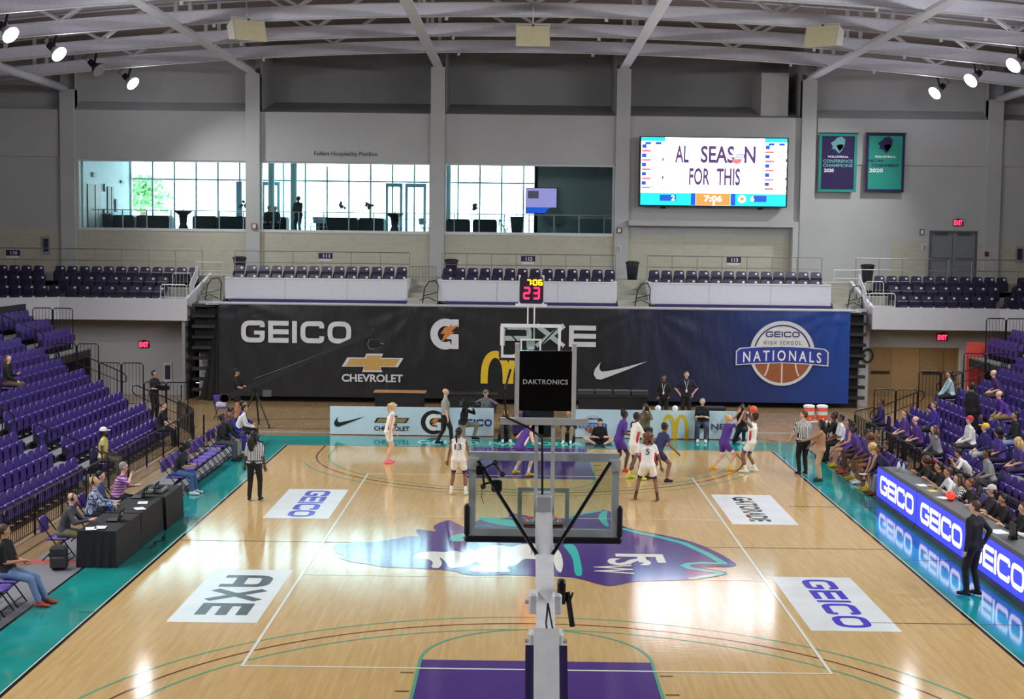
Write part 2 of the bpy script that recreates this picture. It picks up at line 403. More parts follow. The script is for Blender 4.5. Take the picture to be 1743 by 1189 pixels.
# centre-court emblem: a plume-like shape in the team colours
def za(x, y): g = gp(540+x/4.3575, 840+y/4.3575); return (g.x, g.y)
def zb(x, y): g = gp(900+x/4.3575, 840+y/4.3575); return (g.x, g.y)
pur = [za(*p) for p in [(115,395),(140,365),(230,382),(270,352),(400,360),(560,338),(680,315),(770,318),(735,290),(735,262),(800,270),(890,282),(858,250),(880,225),(980,190),(1050,230),(1110,250),(1200,188),(1420,182),(1425,137),(1530,162),(1700,190)]] \
    + [zb(*p) for p in [(250,185),(400,142),(590,113),(640,180),(690,238),(780,268),(950,298),(1150,338),(1300,388),(1450,460),(1580,547),(1240,540),(1500,586),(1400,615),(1180,640),(1000,645),(780,650),(610,690),(500,668),(380,630),(200,610),(60,615)]] \
    + [za(*p) for p in [(1620,615),(1540,602),(1100,605),(1050,582),(960,567),(840,560),(700,552),(480,545),(400,525),(250,508),(140,470),(215,462),(130,440)]]
logo = flat('emblem_body', P_PUR, [soften(pur[::-1],2)], 0.0055)
flat('emblem_teal', P_TEAL2, [
    [zb(*p) for p in [(245,375),(290,425),(330,485),(340,612),(410,610),(355,375)]],
    [zb(*p) for p in [(590,120),(530,138),(512,185),(560,238),(600,250),(578,190),(580,150)]],
    [za(*p) for p in [(1200,172),(1205,196),(1280,217),(1400,242),(1495,245),(1500,210),(1400,188)]],
    [za(*p) for p in [(975,352),(985,318),(1050,298),(1110,295),(1110,312),(1070,324),(1100,355)]]], 0.0065)
lines('emblem_teal_trim', P_TEAL2, [[zb(*p) for p in [(690,258),(800,287),(960,320),(1150,368),(1320,445),(1450,520)]], [zb(*p) for p in [(1470,521),(1290,514),(1180,522),(1155,535),(1200,555),(1300,570),(1440,588)]], [zb(*p) for p in [(1450,590),(1330,612),(1190,634)]]], 0.17, 0.0068)
lines('emblem_teal_trim', P_TEAL2, [[zb(*p) for p in [(270,180),(400,148),(540,128)]]], 0.14, 0.0068)
flat('emblem_white', P_WHITE, [
    [za(*p) for p in [(710,468),(740,440),(850,428),(950,436),(1030,420),(1090,450),(1120,405),(1180,425),(1220,395),(1330,378),(1450,398),(1500,375),(1620,372)]] + [zb(*p) for p in [(60,375),(190,390),(240,440),(257,520),(240,595),(200,560),(180,480),(90,470)]]
    + [za(*p) for p in [(1640,490),(1530,480),(1480,530),(1400,545),(1450,585),(1110,577),(1150,540),(1235,523),(1180,500),(1090,540),(980,558),(950,500),(900,465),(930,520),(900,555),(840,548),(862,512),(830,485),(730,482)]]], 0.0065)
def fsw(ch, x0, x1, y0, y1, z=0.0085):
    c = gp(900+(x0+x1)/2/4.3575, 840+(y0+y1)/2/4.3575)
    a = gp(900+x0/4.3575, 840+(y0+y1)/2/4.3575); b = gp(900+x1/4.3575, 840+(y0+y1)/2/4.3575)
    t = gp(900+(x0+x1)/2/4.3575, 840+y0/4.3575); d = gp(900+(x0+x1)/2/4.3575, 840+y1/4.3575)
    mb = MB(); fr = (Vector((c.x,c.y,z)), Vector((0,-1,0)), Vector((1,0,0)), Vector((0,0,1)))
    text_fit(mb, ch, 0, 0, t.y-d.y, b.x-a.x, fr, 0, bold=0.02); return mb.build('emblem_letter', P_WHITE, floor)
fsw('F', 650, 1005, 448, 512); fsw('S', 585, 905, 482, 534, 0.0092); fsw('W', 482, 772, 528, 596, 0.0099)
# sponsor panels on the floor
DFR = lambda x, y, z: (Vector((x,y,z)), Vector((0,-1,0)), Vector((1,0,0)), Vector((0,0,1)))
for (x, y, word) in ((-5.5,4.5,'GEICO'),(-5.5,-4.6,'AXE'),(5.45,4.5,'GATORADE'),(5.45,-4.6,'GEICO')):
    d = flat('sponsor_panel', P_DECAL, [rect(x-0.77,x+0.77,y-1.95,y+1.95)], 0.002)
    mb = MB()
    if word == 'GATORADE': text_fit(mb, word, 0, 0, 3.2, 0.52, DFR(x-0.05,y,0.004), 0, bold=0.035); m = P_BLACK
    else:
        h = 0.62 if word == 'GEICO' else 0.92; wd = 1.22 if word == 'GEICO' else 1.0
        L = block_word(mb, word, 0, 0, h, DFR(x,y,0.004), measure=True, wide=wd)
        block_word(mb, word, -L/2, -h/2, h, DFR(x+0.05,y,0.004), -0.001, 0.0, wide=wd); m = P_BLUE if word == 'GEICO' else P_DARK
    mb.build('panel_lettering', m, d)
mb = MB(); text_fit(mb, 'GEICO NATIONALS', 0, 0, 6.0, 0.85, (Vector((-0.6,15.35,0.004)), Vector((1,0,0)), Vector((0,1,0)), Vector((0,0,1))), 0, bold=0.03, spacing=1.2); mb.build('baseline_lettering', mat('apron_pale',(150,225,215),0.2), floor)
# grey service strip left of the apron and its coloured tape
MATG = mat('grey_mat', (122,122,128), 0.8)
flat('service_strip', MATG, [rect(-10.0,-8.88,-20,14.2)], 0.002)
flat('red_strip', mat('red_tape',(176,72,62),0.6), [rect(-10.9,-9.2,-2.45,-2.0)], 0.004)
flat('dark_cable_strip', mat('strip_dark',(46,48,52),0.7), [rect(8.9,9.15,-12,6.4)], 0.002)

# ---- walls
GREY = mat('wall_grey', (180,181,180), 0.75, var=0.05, vscale=0.5); GREY2 = mat('panel_grey', (168,169,169), 0.8, var=0.06, vscale=0.4)
BLOCK = brick_mat('concrete_block', (188,184,168), (181,177,162), (196,192,177), 0.42, 0.205, 0.85, gap=0.01, bump=0.5)
WHITEP = mat('parapet_white', (204,205,210), 0.6, var=0.03); STEELW = mat('roof_steel', (232,232,242), 0.45, var=0.04)
YW = 33.0; PIL = [-20.28,-12.15,-4.05,4.05,12.15,20.28]; ZB, ZS, ZH, ZR = -0.0, 6.82, 9.8, 11.95
WIN = [(-19.88,-12.44),(-11.84,-4.36),(-3.74,3.71)]
mb = MB(); T = 0.35
for (a, b) in ((-26.2,-19.88),(-12.44,-11.84),(-4.36,-3.74),(3.71,17.58),(19.71,26.2)):
    mb.box(a, b, YW, YW+T, 0, ZH)
for (a, b) in WIN: mb.box(a, b, YW, YW+T, 0, ZS)
mb.box(17.58,19.71,YW,YW+T,7.13,ZH); mb.box(17.58,19.71,YW,YW+T,0,4.86)
mb.box(-26.2,26.2,YW,YW+T,ZH,ZR)
mb.box(17.4,19.9,YW+T+0.05,YW+T+0.2,4.5,7.4)
wall_far = struct(mb, 'wall_far', GREY)
mb = MB()      # clerestory panels above the ledge
def bay(x0, x1, depth, rise):
    mb.quad((x0,YW,ZR),(x1,YW,ZR),(x1,YW+depth,ZR+rise),(x0,YW+depth,ZR+rise))
    mb.quad((x0,YW+depth,ZR+rise),(x1,YW+depth,ZR+rise),(x1,YW+depth,16.6),(x0,YW+depth,16.6))
    mb.quad((x0,YW,ZR),(x0,YW+depth,ZR+rise),(x0,YW+depth,16.6),(x0,YW,16.6)); mb.quad((x1,YW+depth,ZR+rise),(x1,YW,ZR),(x1,YW,16.6),(x1,YW+depth,16.6))
bay(-26.2,-20.6,0.4,0.02); bay(-19.97,-12.46,0.6,0.42); bay(-11.84,-4.36,3.6,0.75); bay(-3.74,3.74,3.6,0.75); bay(4.36,11.84,3.4,0.75); bay(12.46,19.97,0.6,0.42); bay(20.6,26.2,0.6,0.3)
mb.build('clerestory_panels', GREY2, wall_far)
for x in PIL:
    zt = 14.23-x*x/346-0.22
    MB().box(x-0.31,x+0.31,YW-0.18,YW+0.45,0,zt).build('pilaster', GREY, wall_far)
    MB().box(x-0.34,x+0.34,YW+0.35,YW+4.2,ZR-0.1,16.7).build('pier_infill', GREY2, wall_far)
MB().box(10.15,11.35,YW+0.6,YW+3.2,12.0,13.95).build('duct_box', mat('duct_white',(190,190,186),0.6), wall_far)
# shallow raised panels on the wall either side
mb = MB()
for (x0, x1, z0, z1) in ((-26,-20.7,4.86,9.9),(12.55,20.0,4.86,9.95),(20.62,26,4.86,9.95)):
    mb.box(x0,x1,YW-0.06,YW,z1,ZR)
mb.build('wall_band', GREY, wall_far)
mb = MB(); mb.box(4.35,11.75,YW-0.5,YW,7.18,7.42); mb.box(11.5,11.75,YW-0.5,YW,4.86,7.18); mb.build('portal_hood', GREY, wall_far)
mb = MB()
for (x0, x1) in ((-26,-20.6),(-19.97,-12.46),(-11.84,-4.36),(-3.74,3.74),(4.36,11.5),(11.75,12.4),(15.95,17.5),(19.75,26)): mb.box(x0,x1,YW-0.03,YW,4.8,6.75 if x1 < 12 else 6.62)
mb.build('block_base', BLOCK, wall_far)
for i, (x0, x1) in enumerate(WIN):
    w = thing(f'window_{i+1}', None, None, (x0,YW,ZS)); w['kind'] = 'structure'
    wm = mat('window_frame_white',(210,214,214),0.5)
    mb = MB(); mb.box(x0,x1,YW-0.05,YW+T,ZS-0.12,ZS); mb.build('window_sill', wm, w)
    mb = MB(); mb.box(x0,x0+0.06,YW+0.05,YW+T,ZS,ZH); mb.box(x1-0.06,x1,YW+0.05,YW+T,ZS,ZH); mb.box(x0+0.06,x1-0.06,YW+0.05,YW+T,ZH-0.07,ZH); mb.build('window_frame', wm, w)
    # a frameless pane of glass, half open to the hall
    MB().box(x0+0.06,x1-0.06,YW+0.16,YW+0.175,ZS,ZH-0.07).build('pane', glass_mat('pavilion_glass',(238,246,246),0.1), w)

# ---- pavilion behind the windows
PW = mat('pavilion_white',(208,222,224),0.6); YX = 41.0; ZF = 6.55
mb = MB(); mb.box(-20.0,4.6,YW+T,YX+0.1,ZF-0.2,ZF); struct(mb, 'floor_pavilion', mat('pavilion_floor',(120,128,130),0.4))
mb = MB(); mb.box(-20.2,4.6,YW+T,YX+5,11.2,11.4); struct(mb, 'ceiling_pavilion', mat('pavilion_ceiling',(190,205,208),0.7))
mb = MB(); mb.box(-20.2,-19.75,YW+T,YX+0.3,ZF,11.2); wl = struct(mb, 'wall_left_pavilion', PW)
mb = MB(); mb.box(0.25,4.2,37.0,37.2,ZF,11.2); mb.box(4.0,4.4,YW+T,37.1,ZF,11.2); mb.box(0.25,0.4,37.0,YX,ZF,11.2); struct(mb, 'wall_right_pavilion', mat('pavilion_dark',(160,166,166),0.7))
cw = thing('window_4', None, None, (-19.7,YX,ZF)); cw['kind'] = 'structure'
MU = mat('mullion',(222,236,240),0.4,0.3); xs = [-19.7+1.08*i for i in range(19)]
for x in xs: MB().box(x-0.042,x+0.042,YX-0.06,YX+0.08,ZF,11.2).build('mullion', MU, cw)
for z in (ZF+0.06, 9.27): MB().box(-19.7,0.3,YX-0.05,YX+0.07,z-0.04,z+0.04).build('transom', MU, cw)
gl = glass_mat('curtain_glass',(235,246,248),0.05)
for i, x in enumerate(xs[:-1]):
    for (z0, z1) in ((ZF+0.1,9.23),(9.31,11.2)): MB().box(x+0.035,x+1.045,YX,YX+0.012,z0,z1).build('pane', gl, cw)
for (u0, u1) in ((97,140),(287,420),(1205,1330),(1350,1505)):
    x0 = py(380+u0/4.3575,330,YX-0.05).x; x1 = py(380+u1/4.3575,330,YX-0.05).x
    mb = MB(); mb.box(x0,x0+0.13,YX-0.12,YX,ZF,9.2); mb.box(x1-0.13,x1,YX-0.12,YX,ZF,9.2); mb.box(x0+.13,x1-.13,YX-0.12,YX,9.02,9.2); mb.box(x0+.13,x1-.13,YX-0.12,YX,ZF,ZF+0.2); mb.build('door_frame', mat('door_blue',(150,190,208),0.4,0.3), cw)
for u in (462, 500, 762):      # round columns behind the glass
    p = py(u,330,YX-0.9); MB().tube((p.x,YX-0.9,ZF),(p.x,YX-0.9,11.2),0.16,n=14).build('column', mat('column_teal',(190,222,222),0.5), cw, True)
for x in (-17.5,-13.6,-9.8,-6.0,-2.2):   # roof beams over the terrace
    MB().bar((x-1.6,YX+4.5,10.75),(x+0.6,YX-2.0,11.1),0.16,0.3).build('roof_beam', mat('beam_grey',(160,172,176),0.6), cw)
struct(MB().box(-30,12,YX+0.3,YX+5,6.0,6.4), 'floor_terrace', mat('terrace_pale',(226,230,228),0.8))
mb = MB()
for x in np.arange(-28,12,2.0): mb.tube((x,YX+4.9,6.4),(x,YX+4.9,7.5),0.03,n=5)
mb.tube((-30,YX+4.9,7.5),(12,YX+4.9,7.5),0.03,n=5); mb.tube((-30,YX+4.9,7.2),(12,YX+4.9,7.2),0.02,n=5)
tag(mb.build('terrace_railing', MU), 'pale railing round the terrace outside the glass', 'railing')
# doors on the pavilion's left wall
for (y0, y1, m) in ((33.9,34.9,'door_brown'),(35.05,35.9,'door_brown2'),(37.0,37.5,'door_dark'),(37.6,37.95,'door_dark')):
    MB().box(-19.76,-19.70,y0,y1,ZF,8.75).build('door_leaf', mat(m,{'door_brown':(88,80,70),'door_brown2':(120,108,92)}.get(m,(52,58,60)),0.5), wl)
for (y, z, w, h) in ((34.6,9.1,0.45,0.2),(36.4,8.5,0.15,0.35),(36.3,7.2,0.3,0.5),(38.2,7.6,0.3,0.6),(39.2,9.0,0.5,0.12)):
    MB().box(-19.76,-19.66,y,y+w,z,z+h).build('wall_fitting', mat('fitting_grey',(120,126,126),0.5), wl)

# ---- side and near walls close the hall
struct(MB().box(-26.6,-26.2,-42,33,0,16.5), 'wall_left', GREY2); struct(MB().box(26.2,26.6,-42,33,0,16.5), 'wall_right', GREY2)
struct(MB().box(-26.6,26.6,-42.4,-42,0,16.5), 'wall_near', GREY2)

# ---- barrel roof
zA = lambda x: 14.23 - x*x/346.0
mb = MB(); n = 24; xs = [-26.6+53.2*i/n for i in range(n+1)]
for i in range(n):
    a, b = xs[i], xs[i+1]; mb.quad((b,-42,zA(b)+1.75),(a,-42,zA(a)+1.75),(a,37.2,zA(a)+1.75),(b,37.2,zA(b)+1.75))
ceiling = struct(mb, 'ceiling', mat('roof_deck',(126,114,108),0.8,var=0.1,vscale=0.6))
ARCH_Y = [29.5-4.75*k for k in range(12)]
def beam(y, z0, depth, fl, x0=-26.2, x1=26.2, n=36):
    mb = MB(); X = [x0+(x1-x0)*i/n for i in range(n+1)]
    for (dy, a, b) in ((fl,0,0.03),(0.012,0.03,depth-0.03),(fl,depth-0.03,depth)):
        for i in range(n):
            p, q = X[i], X[i+1]; zp, zq = z0(p), z0(q)
            vs = [(p,y-dy,zp+a),(q,y-dy,zq+a),(q,y+dy,zq+a),(p,y+dy,zp+a),(p,y-dy,zp+b),(q,y-dy,zq+b),(q,y+dy,zq+b),(p,y+dy,zp+b)]
            mb.add(vs, [(0,3,2,1),(4,5,6,7),(0,1,5,4),(2,3,7,6)])
    return mb
arch_me = None
for k, y in enumerate(ARCH_Y):
    if arch_me is None:
        a = beam(0, zA, 0.45, 0.13).build('arch_beam', STEELW, ceiling); arch_me = a.data
    else:
        a = bpy.data.objects.new('arch_beam', arch_me); col.objects.link(a); a.parent = ceiling
    a.location = (0,y,0)
st_me = tc_me = cd_me = None
for k, y in enumerate(ARCH_Y):
    mbs = MB()
    for cx in (-24.4,-16.4,-8.15,0.05,8.25,16.6,24.6):
        for dy in (-0.09,0.09):
            mbs.bar((cx,dy,zA(cx)+0.42),(cx-2.1,dy,zA(cx-2.1)+1.7),0.09,0.09); mbs.bar((cx,dy,zA(cx)+0.42),(cx+2.1,dy,zA(cx+2.1)+1.7),0.09,0.09)
    for cx in PIL: mbs.bar((cx-0.25,0,zA(cx)+0.45),(cx-0.25,0,zA(cx)+1.75),0.12,0.12); mbs.bar((cx+0.25,0,zA(cx)+0.45),(cx+0.25,0,zA(cx)+1.75),0.12,0.12)
    if st_me is None:
        o = mbs.build('web_struts', STEELW, ceiling); st_me = o.data
        o2 = beam(0, lambda x: zA(x)+1.5, 0.2, 0.1).build('top_chord', STEELW, ceiling); tc_me = o2.data
        c = MB(); c.path([(x,-0.35,zA(x)-0.06) for x in np.linspace(-25,25,30)],0.035,6)
        for x in (-11,-3,2.5,10.6,14): c.tube((x,-0.35,zA(x)-0.06),(x,-0.35,zA(x)-0.2),0.06,n=8)
        o3 = c.build('conduit', mat('conduit',(205,205,205),0.4), ceiling); cd_me = o3.data
    else:
        o = bpy.data.objects.new('web_struts', st_me); o2 = bpy.data.objects.new('top_chord', tc_me); o3 = bpy.data.objects.new('conduit', cd_me)
        for q in (o, o2, o3): col.objects.link(q); q.parent = ceiling
    o['kind'] = 'stuff'
    for q in (o, o2, o3): q.location = (0,y,0)
for x in PIL:
    z = zA(x)-0.2
    if abs(x) > 15: MB().tube((x,YW-0.5,z),(x,-42,z),0.17,n=14).build('roof_tube', STEELW, ceiling, True)
    else: mb = MB(); mb.box(x-0.2,x+0.2,-42,YW+0.3,z-0.02,z+0.02); mb.box(x-0.05,x+0.05,-42,YW+0.3,z+0.02,z+0.2); mb.build('roof_girder', STEELW, ceiling)

# ---- upper deck: concourse, seating terraces, parapets
CONC = mat('concrete',(168,168,160),0.8,var=0.08,vscale=1.0); NAVY = mat('fascia_purple',(42,30,92),0.5)
struct(MB().box(-26.2,26.2,30.2,YW,4.55,4.86), 'floor_concourse', CONC)
DECKB = [(383,693),(746,1050),(1105,1415)]
def ux_(u, Y): return py(u,480,Y).x
for i, (u0, u1) in enumerate(DECKB):
    x0, x1 = ux_(u0,28.0), ux_(u1,28.0)
    p = struct(MB().box(x0,x1,28.0,28.12,3.98,4.8), f'wall_parapet_{i+1}', WHITEP)
    MB().box(x0,x1,27.97,28.14,4.8,4.84).build('parapet_cap', mat('cap_white',(222,222,222),0.5), p)
    MB().box(x0+0.3,x1,27.9,28.12,3.82,3.98).build('fascia_strip', NAVY, p)
    for x in (x0+(x1-x0)*.33, x0+(x1-x0)*.67): MB().box(x-0.008,x+0.008,27.995,28.0,3.98,4.8).build('joint', mat('joint_grey',(150,150,150),0.7), p)
    mb = MB(); mb.box(x0,x1,28.12,29.05,3.9,4.2); mb.box(x0,x1,29.05,30.2,3.9,4.5); mb.build('seating_terrace', CONC, p)
    MB().box(x0-0.02,x0+0.1,28.12,30.2,3.9,4.86).build('end_wall', WHITEP, p); MB().box(x1-0.1,x1+0.02,28.12,30.2,3.9,4.86).build('end_wall', WHITEP, p)
YEL = mat('step_yellow',(206,196,128),0.7)
for i, (u0, u1) in enumerate(((333,383),(693,746),(1050,1105),(1415,1466))):
    x0, x1 = ux_(u0,28.2)+0.03, ux_(u1,28.2)-0.03
    st = struct(MB().box(x0,x1,27.6,27.9,3.6,3.9), f'floor_stair_{i+1}', CONC)
    for k in range(5):
        MB().box(x0,x1,27.9+0.46*k,30.2,3.9+0.19*k,3.9+0.19*(k+1)).build('step', CONC, st)
        MB().box(x0,x1,27.89+0.46*k,27.96+0.46*k,3.9+0.19*(k+1),3.915+0.19*(k+1)).build('nosing', YEL, st)
# corner blocks of the upper deck
for s, nm in ((-1,'left'),(1,'right')):
    xa = ux_(318,26.3) if s < 0 else ux_(1487,26.3); xb = s*18.6; xc = s*26.2
    b = MB(); b.box(min(xa,xb),max(xa,xb),26.3,26.45,3.15,4.02)
    p = struct(b, f'wall_corner_{nm}', WHITEP)
    b = MB(); # angled continuation towards the side wall
    o = Vector((xb,26.3,0)); e = Vector((xc,22.4,0)); n_ = Vector((0.0,0.15,0))
    b.add([o+Vector((0,0,3.15)),e+Vector((0,0,3.15)),e+n_+Vector((0,0,3.15)),o+n_+Vector((0,0,3.15)),o+Vector((0,0,4.02)),e+Vector((0,0,4.02)),e+n_+Vector((0,0,4.02)),o+n_+Vector((0,0,4.02))],[(0,3,2,1),(4,5,6,7),(0,1,5,4),(1,2,6,5),(2,3,7,6),(3,0,4,7)])
    b.build('angled_parapet', WHITEP, p)
    # sloped side wall along the stairs
    b = MB(); x2 = ux_(345,28.4) if s < 0 else ux_(1462,28.4)
    b.add([(xa,26.46,3.15),(xa,26.46,4.02),(x2,30.2,4.95),(x2,30.2,3.15),(xa-s*-0.12,26.46,3.15),(xa-s*-0.12,26.46,4.02),(x2-s*-0.12,30.2,4.95),(x2-s*-0.12,30.2,3.15)],[(0,1,2,3),(7,6,5,4),(1,5,6,2),(0,4,5,1),(2,6,7,3)])
    b.build('stair_wall', WHITEP, p)
    b = MB()
    for k in range(4): b.box(min(xa,xc),max(xa,xc),26.45+0.85*k,30.2,3.15,3.22+0.37*k)
    b.build('seating_terrace', CONC, p)
# lower wall under the corner blocks
LW = mat('lower_wall',(188,188,190),0.7,var=0.04,vscale=0.4)
xl = ux_(325,28.0); struct(MB().box(-26.2,xl,28.0,28.3,0,3.2), 'wall_lower_left', LW)
b = MB(); b.box(ux_(1640,28.0),26.2,28.0,28.3,0,3.2); b.box(ux_(1480,28.0),ux_(1640,28.0),28.0,28.3,2.33,3.2); lr = struct(b, 'wall_lower_right', LW)
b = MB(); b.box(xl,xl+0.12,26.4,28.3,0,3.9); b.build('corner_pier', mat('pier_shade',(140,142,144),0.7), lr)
x = ux_(1470,27.0); MB().box(x-0.25,x+0.3,27.0,28.3,0,3.9).build('corner_pier', LW, lr)
x = ux_(340,27.0); MB().box(x-0.1,x+0.35,27.3,28.3,0,3.9).build('corner_pier', LW, lr)
# vestibule behind the opening
xo0, xo1 = ux_(1480,28.0), ux_(1640,28.0)
TAN = mat('vestibule_tan',(172,150,118),0.7); b = MB(); b.box(xo0-0.4,xo1+1,31.5,31.7,0,2.6); b.box(xo0-0.5,xo0-0.3,28.3,31.7,0,2.6); b.box(xo1+0.8,xo1+1,28.3,31.7,0,2.6); b.box(xo0-0.5,xo1+1,28.3,31.7,2.5,2.6)
vb = struct(b, 'wall_vestibule', TAN)
for k in range(2):
    x = xo0+0.9+k*2.2; b = MB(); b.box(x,x+1.0,31.42,31.5,0,2.1); b.build('door_leaf', mat('vestibule_door',(150,132,106),0.6), vb)
    MB().box(x+0.1,x+0.9,31.36,31.42,0.95,1.05).build('push_bar', mat('bar_dark',(70,62,54),0.4,0.5), vb)
for k in range(2):  # ceiling lights added to brighten the dark vestibule
    xx = xo0+1.2+k*2.0; cl_ = thing('added_ceiling_light', ['added warm ceiling light in the vestibule, left of the pair','added warm ceiling light in the vestibule, right of the pair'][k], 'light', (xx,29.6,2.44), 0, 'added vestibule ceiling lights')
    MB().bevbox(-0.3,0.3,-0.15,0.15,0.0,0.06,0.01).build('housing', mat('fixture_white',(220,220,216),0.5), cl_, local=True); MB().box(-0.27,0.27,-0.12,0.12,-0.012,0.0).build('diffuser', emis('warm_panel',(255,226,180),6.0), cl_, local=True)
    La = bpy.data.lights.new('vestibule_fill','AREA'); La.energy = 18; La.size = 0.5; La.color = (1.0,0.86,0.66); lo = bpy.data.objects.new('vestibule_fill', La); col.objects.link(lo); lo.parent = cl_; lo.location = (0,0,-0.03)
# folded seating behind the great banner
BLK = mat('black_steel',(22,22,25),0.5); BLK2 = mat('black_deep',(14,14,16),0.7)
fb = struct(MB().box(ux_(352,26.4),ux_(1466,26.4),26.5,27.9,0.0,3.75), 'wall_folded_seating', BLK2)
for s in (0,1):
    x0, x1 = (ux_(326,26.3), ux_(366,26.3)) if s == 0 else (ux_(1447,26.3), ux_(1478,26.3))
    MB().box(x0+0.05,x1-0.05,26.62,27.2,1.9,3.75).build('folded_core', BLK2, fb)
    for k in range(9):
        MB().box(x0,x1,26.32,26.6,0.35+0.42*k,0.47+0.42*k).build('folded_deck', BLK if k%2 else mat('deck_edge',(60,60,64),0.4,0.4), fb)
struct(MB().box(ux_(352,26.4),ux_(1466,26.4),26.2,28.0,3.8,3.86), 'floor_shelf', mat('shelf_white',(190,190,196),0.5))
# ================================================================== LAMPS, LOUDSPEAKERS
LAMPB = mat('lamp_housing',(46,48,54),0.4,0.6); LENS = emis('lamp_lens',(255,250,250),12.0); LENS_OFF = mat('lamp_lens_off',(150,150,150),0.2)
def lamp(x, y, label, lit=True):
    z = zA(x)-0.62; t = thing('arena_light', label, 'light', (x,y,z), 0, 'arena lights under the roof arches')
    s = 1 if x < 0 else -1; d = Vector((s*0.72,-0.30,-0.62)).normalized()
    c = Vector((x,y,z))
    MB().tube(c-d*0.2,c+d*0.12,0.12,0.30,16).build('housing', LAMPB if not lit else mat('lamp_reflector',(210,210,215),0.3,0.6), t, True)
    MB().tube(c-d*0.42,c-d*0.2,0.13,0.13,10).build('ballast', LAMPB, t)
    MB().tube(c+d*0.12,c+d*0.14,0.29,0.29,20).build('lens', LENS if lit else LENS_OFF, t)
    b = MB(); b.bar(c-d*0.2,(x,y,zA(x)),0.06); b.path([c-d*0.3+Vector((0,0,0)),c-d*0.45+Vector((-s*0.25,0,0.1)),(x-s*0.2,y,zA(x))],0.02,5); b.build('bracket', LAMPB, t)
    if lit:
        L = bpy.data.lights.new('arena_beam','SPOT'); L.energy = SPOT_W; L.spot_size = math.radians(124 if y > 12 else 156); L.spot_blend = 1.0; L.shadow_soft_size = 0.3; L.color = (0.97,0.98,1.0)
        o = bpy.data.objects.new('arena_beam', L); col.objects.link(o); o.parent = t; o.location = d*0.2
        Lp = bpy.data.lights.new('added_spill','POINT'); Lp.energy = 95; Lp.shadow_soft_size = 0.25; Lp.color = (0.92,0.92,1.0); op = bpy.data.objects.new('added_spill', Lp); col.objects.link(op); op.parent = t; op.location = d*0.55  # extra point light added to brighten roof steel and upper walls
        o.rotation_mode = 'QUATERNION'; o.rotation_quaternion = Vector((-0.62*x/16.6,(0.0 if y > 12 else 0.30),-0.75)).to_track_quat('-Z','Y')
for k, y in enumerate(ARCH_Y):
    a = ['the farthest arch','the second arch from the far wall','the third arch from the far wall','the fourth arch from the far wall'][k] if k < 4 else f'the {ORD[k+1]} arch from the far wall'
    lamp(-16.55,y,f'white arena spotlight on the left side, under {a}' if k != 1 else 'unlit arena spotlight between the glowing ones at upper left', k != 1)
    lamp(16.7,y,f'white arena spotlight on the right side, under {a}')
SPKW = mat('speaker_white',(214,212,196),0.5); SPKG = mat('speaker_grille',(222,212,172),0.7,bump=0.4,bscale=200)
def speaker(u, v, rz, label):
    c = py(u,v,19.0); t = thing('loudspeaker', label, 'loudspeaker', c, rz, 'white loudspeakers hung from the roof')
    b = MB(); w, h, d = 0.58, 0.32, 0.55
    pr = [(-d,0.18),(0.0,0.36),(0.26,-0.36),(-d*0.6,-0.30)]
    fr = (Vector((-w,0,0)), Vector((0,-1,0)), Vector((0,0,1)), Vector((1,0,0)))
    b.prism(pr, fr, 0, 2*w); b.build('cabinet', SPKW, t, local=True)
    n = Vector((0,-0.94,0.34)); g = MB(); g.add([(-w+.03,-0.26-.012,-0.34),(w-.03,-0.26-.012,-0.34),(w-.03,-0.02-.012,0.33),(-w+.03,-0.02-.012,0.33)],[(0,1,2,3)]); g.build('grille', SPKG, t, local=True)
    MB().box(-0.04,0.04,-0.03,0.0,0.34,0.40).build('badge', LAMPB, t, local=True)
    b = MB(); b.tube((0,0.2,0.3),(0,0.2,1.6),0.025,n=6); b.tube((-w,0.1,0.42),(w,0.1,0.42),0.025,n=6)
    for s in (-1,1): b.tube((s*w,0.1,0.42),(s*w*0.8,0.1,0.2),0.02,n=5)
    b.tube((0,0.1,0.42),(0,0.2,0.6),0.025,n=5); b.build('hanger', SPKW, t, local=True)
speaker(423,52,0.55,'white loudspeaker box hanging at upper left, turned to the left')
speaker(907,62,0.0,'white loudspeaker box hanging at the centre of the roof')
speaker(1400,62,-0.55,'white loudspeaker box hanging at upper right, turned to the right')

# ================================================================== LOGO SHAPES (drawn in a frame)
SWOOSH = [(425,390),(330,432),(240,468),(185,490),(150,503),(122,497),(107,470),(115,440),(148,398),(141,425),(143,442),(155,454),(185,452),(260,436)]
def swoosh(mb, x, y, w, fr, d0, d1):
    k = w/318.0; mb.prism([(x+(p[0]-107)*k, y+(505-p[1])*k) for p in SWOOSH[::-1]], fr, d0, d1)
BOWTIE = [(0.0,0.28),(0.09,0.78),(0.37,0.78),(0.40,1.0),(0.67,1.0),(0.64,0.78),(1.0,0.78),(0.91,0.28),(0.63,0.28),(0.66,0.0),(0.33,0.0),(0.36,0.28)]
def inset(poly, k, cx=0.5, cy=0.5, kx=None): return [((p[0]-cx)*(kx or k)+cx, (p[1]-cy)*k+cy) for p in poly]
def bowtie(parts, x, y, w, h, fr, d, edge, gold):
    parts.append((edge, lambda mb: mb.prism([(x+p[0]*w,y+p[1]*h) for p in BOWTIE], fr, d, d+0.006)))
    inn = [(p[0]*0.88+0.06, p[1]*0.80+0.10) for p in BOWTIE]
    parts.append((gold, lambda mb: mb.prism([(x+p[0]*w,y+p[1]*h) for p in inn], fr, d+0.006, d+0.010)))
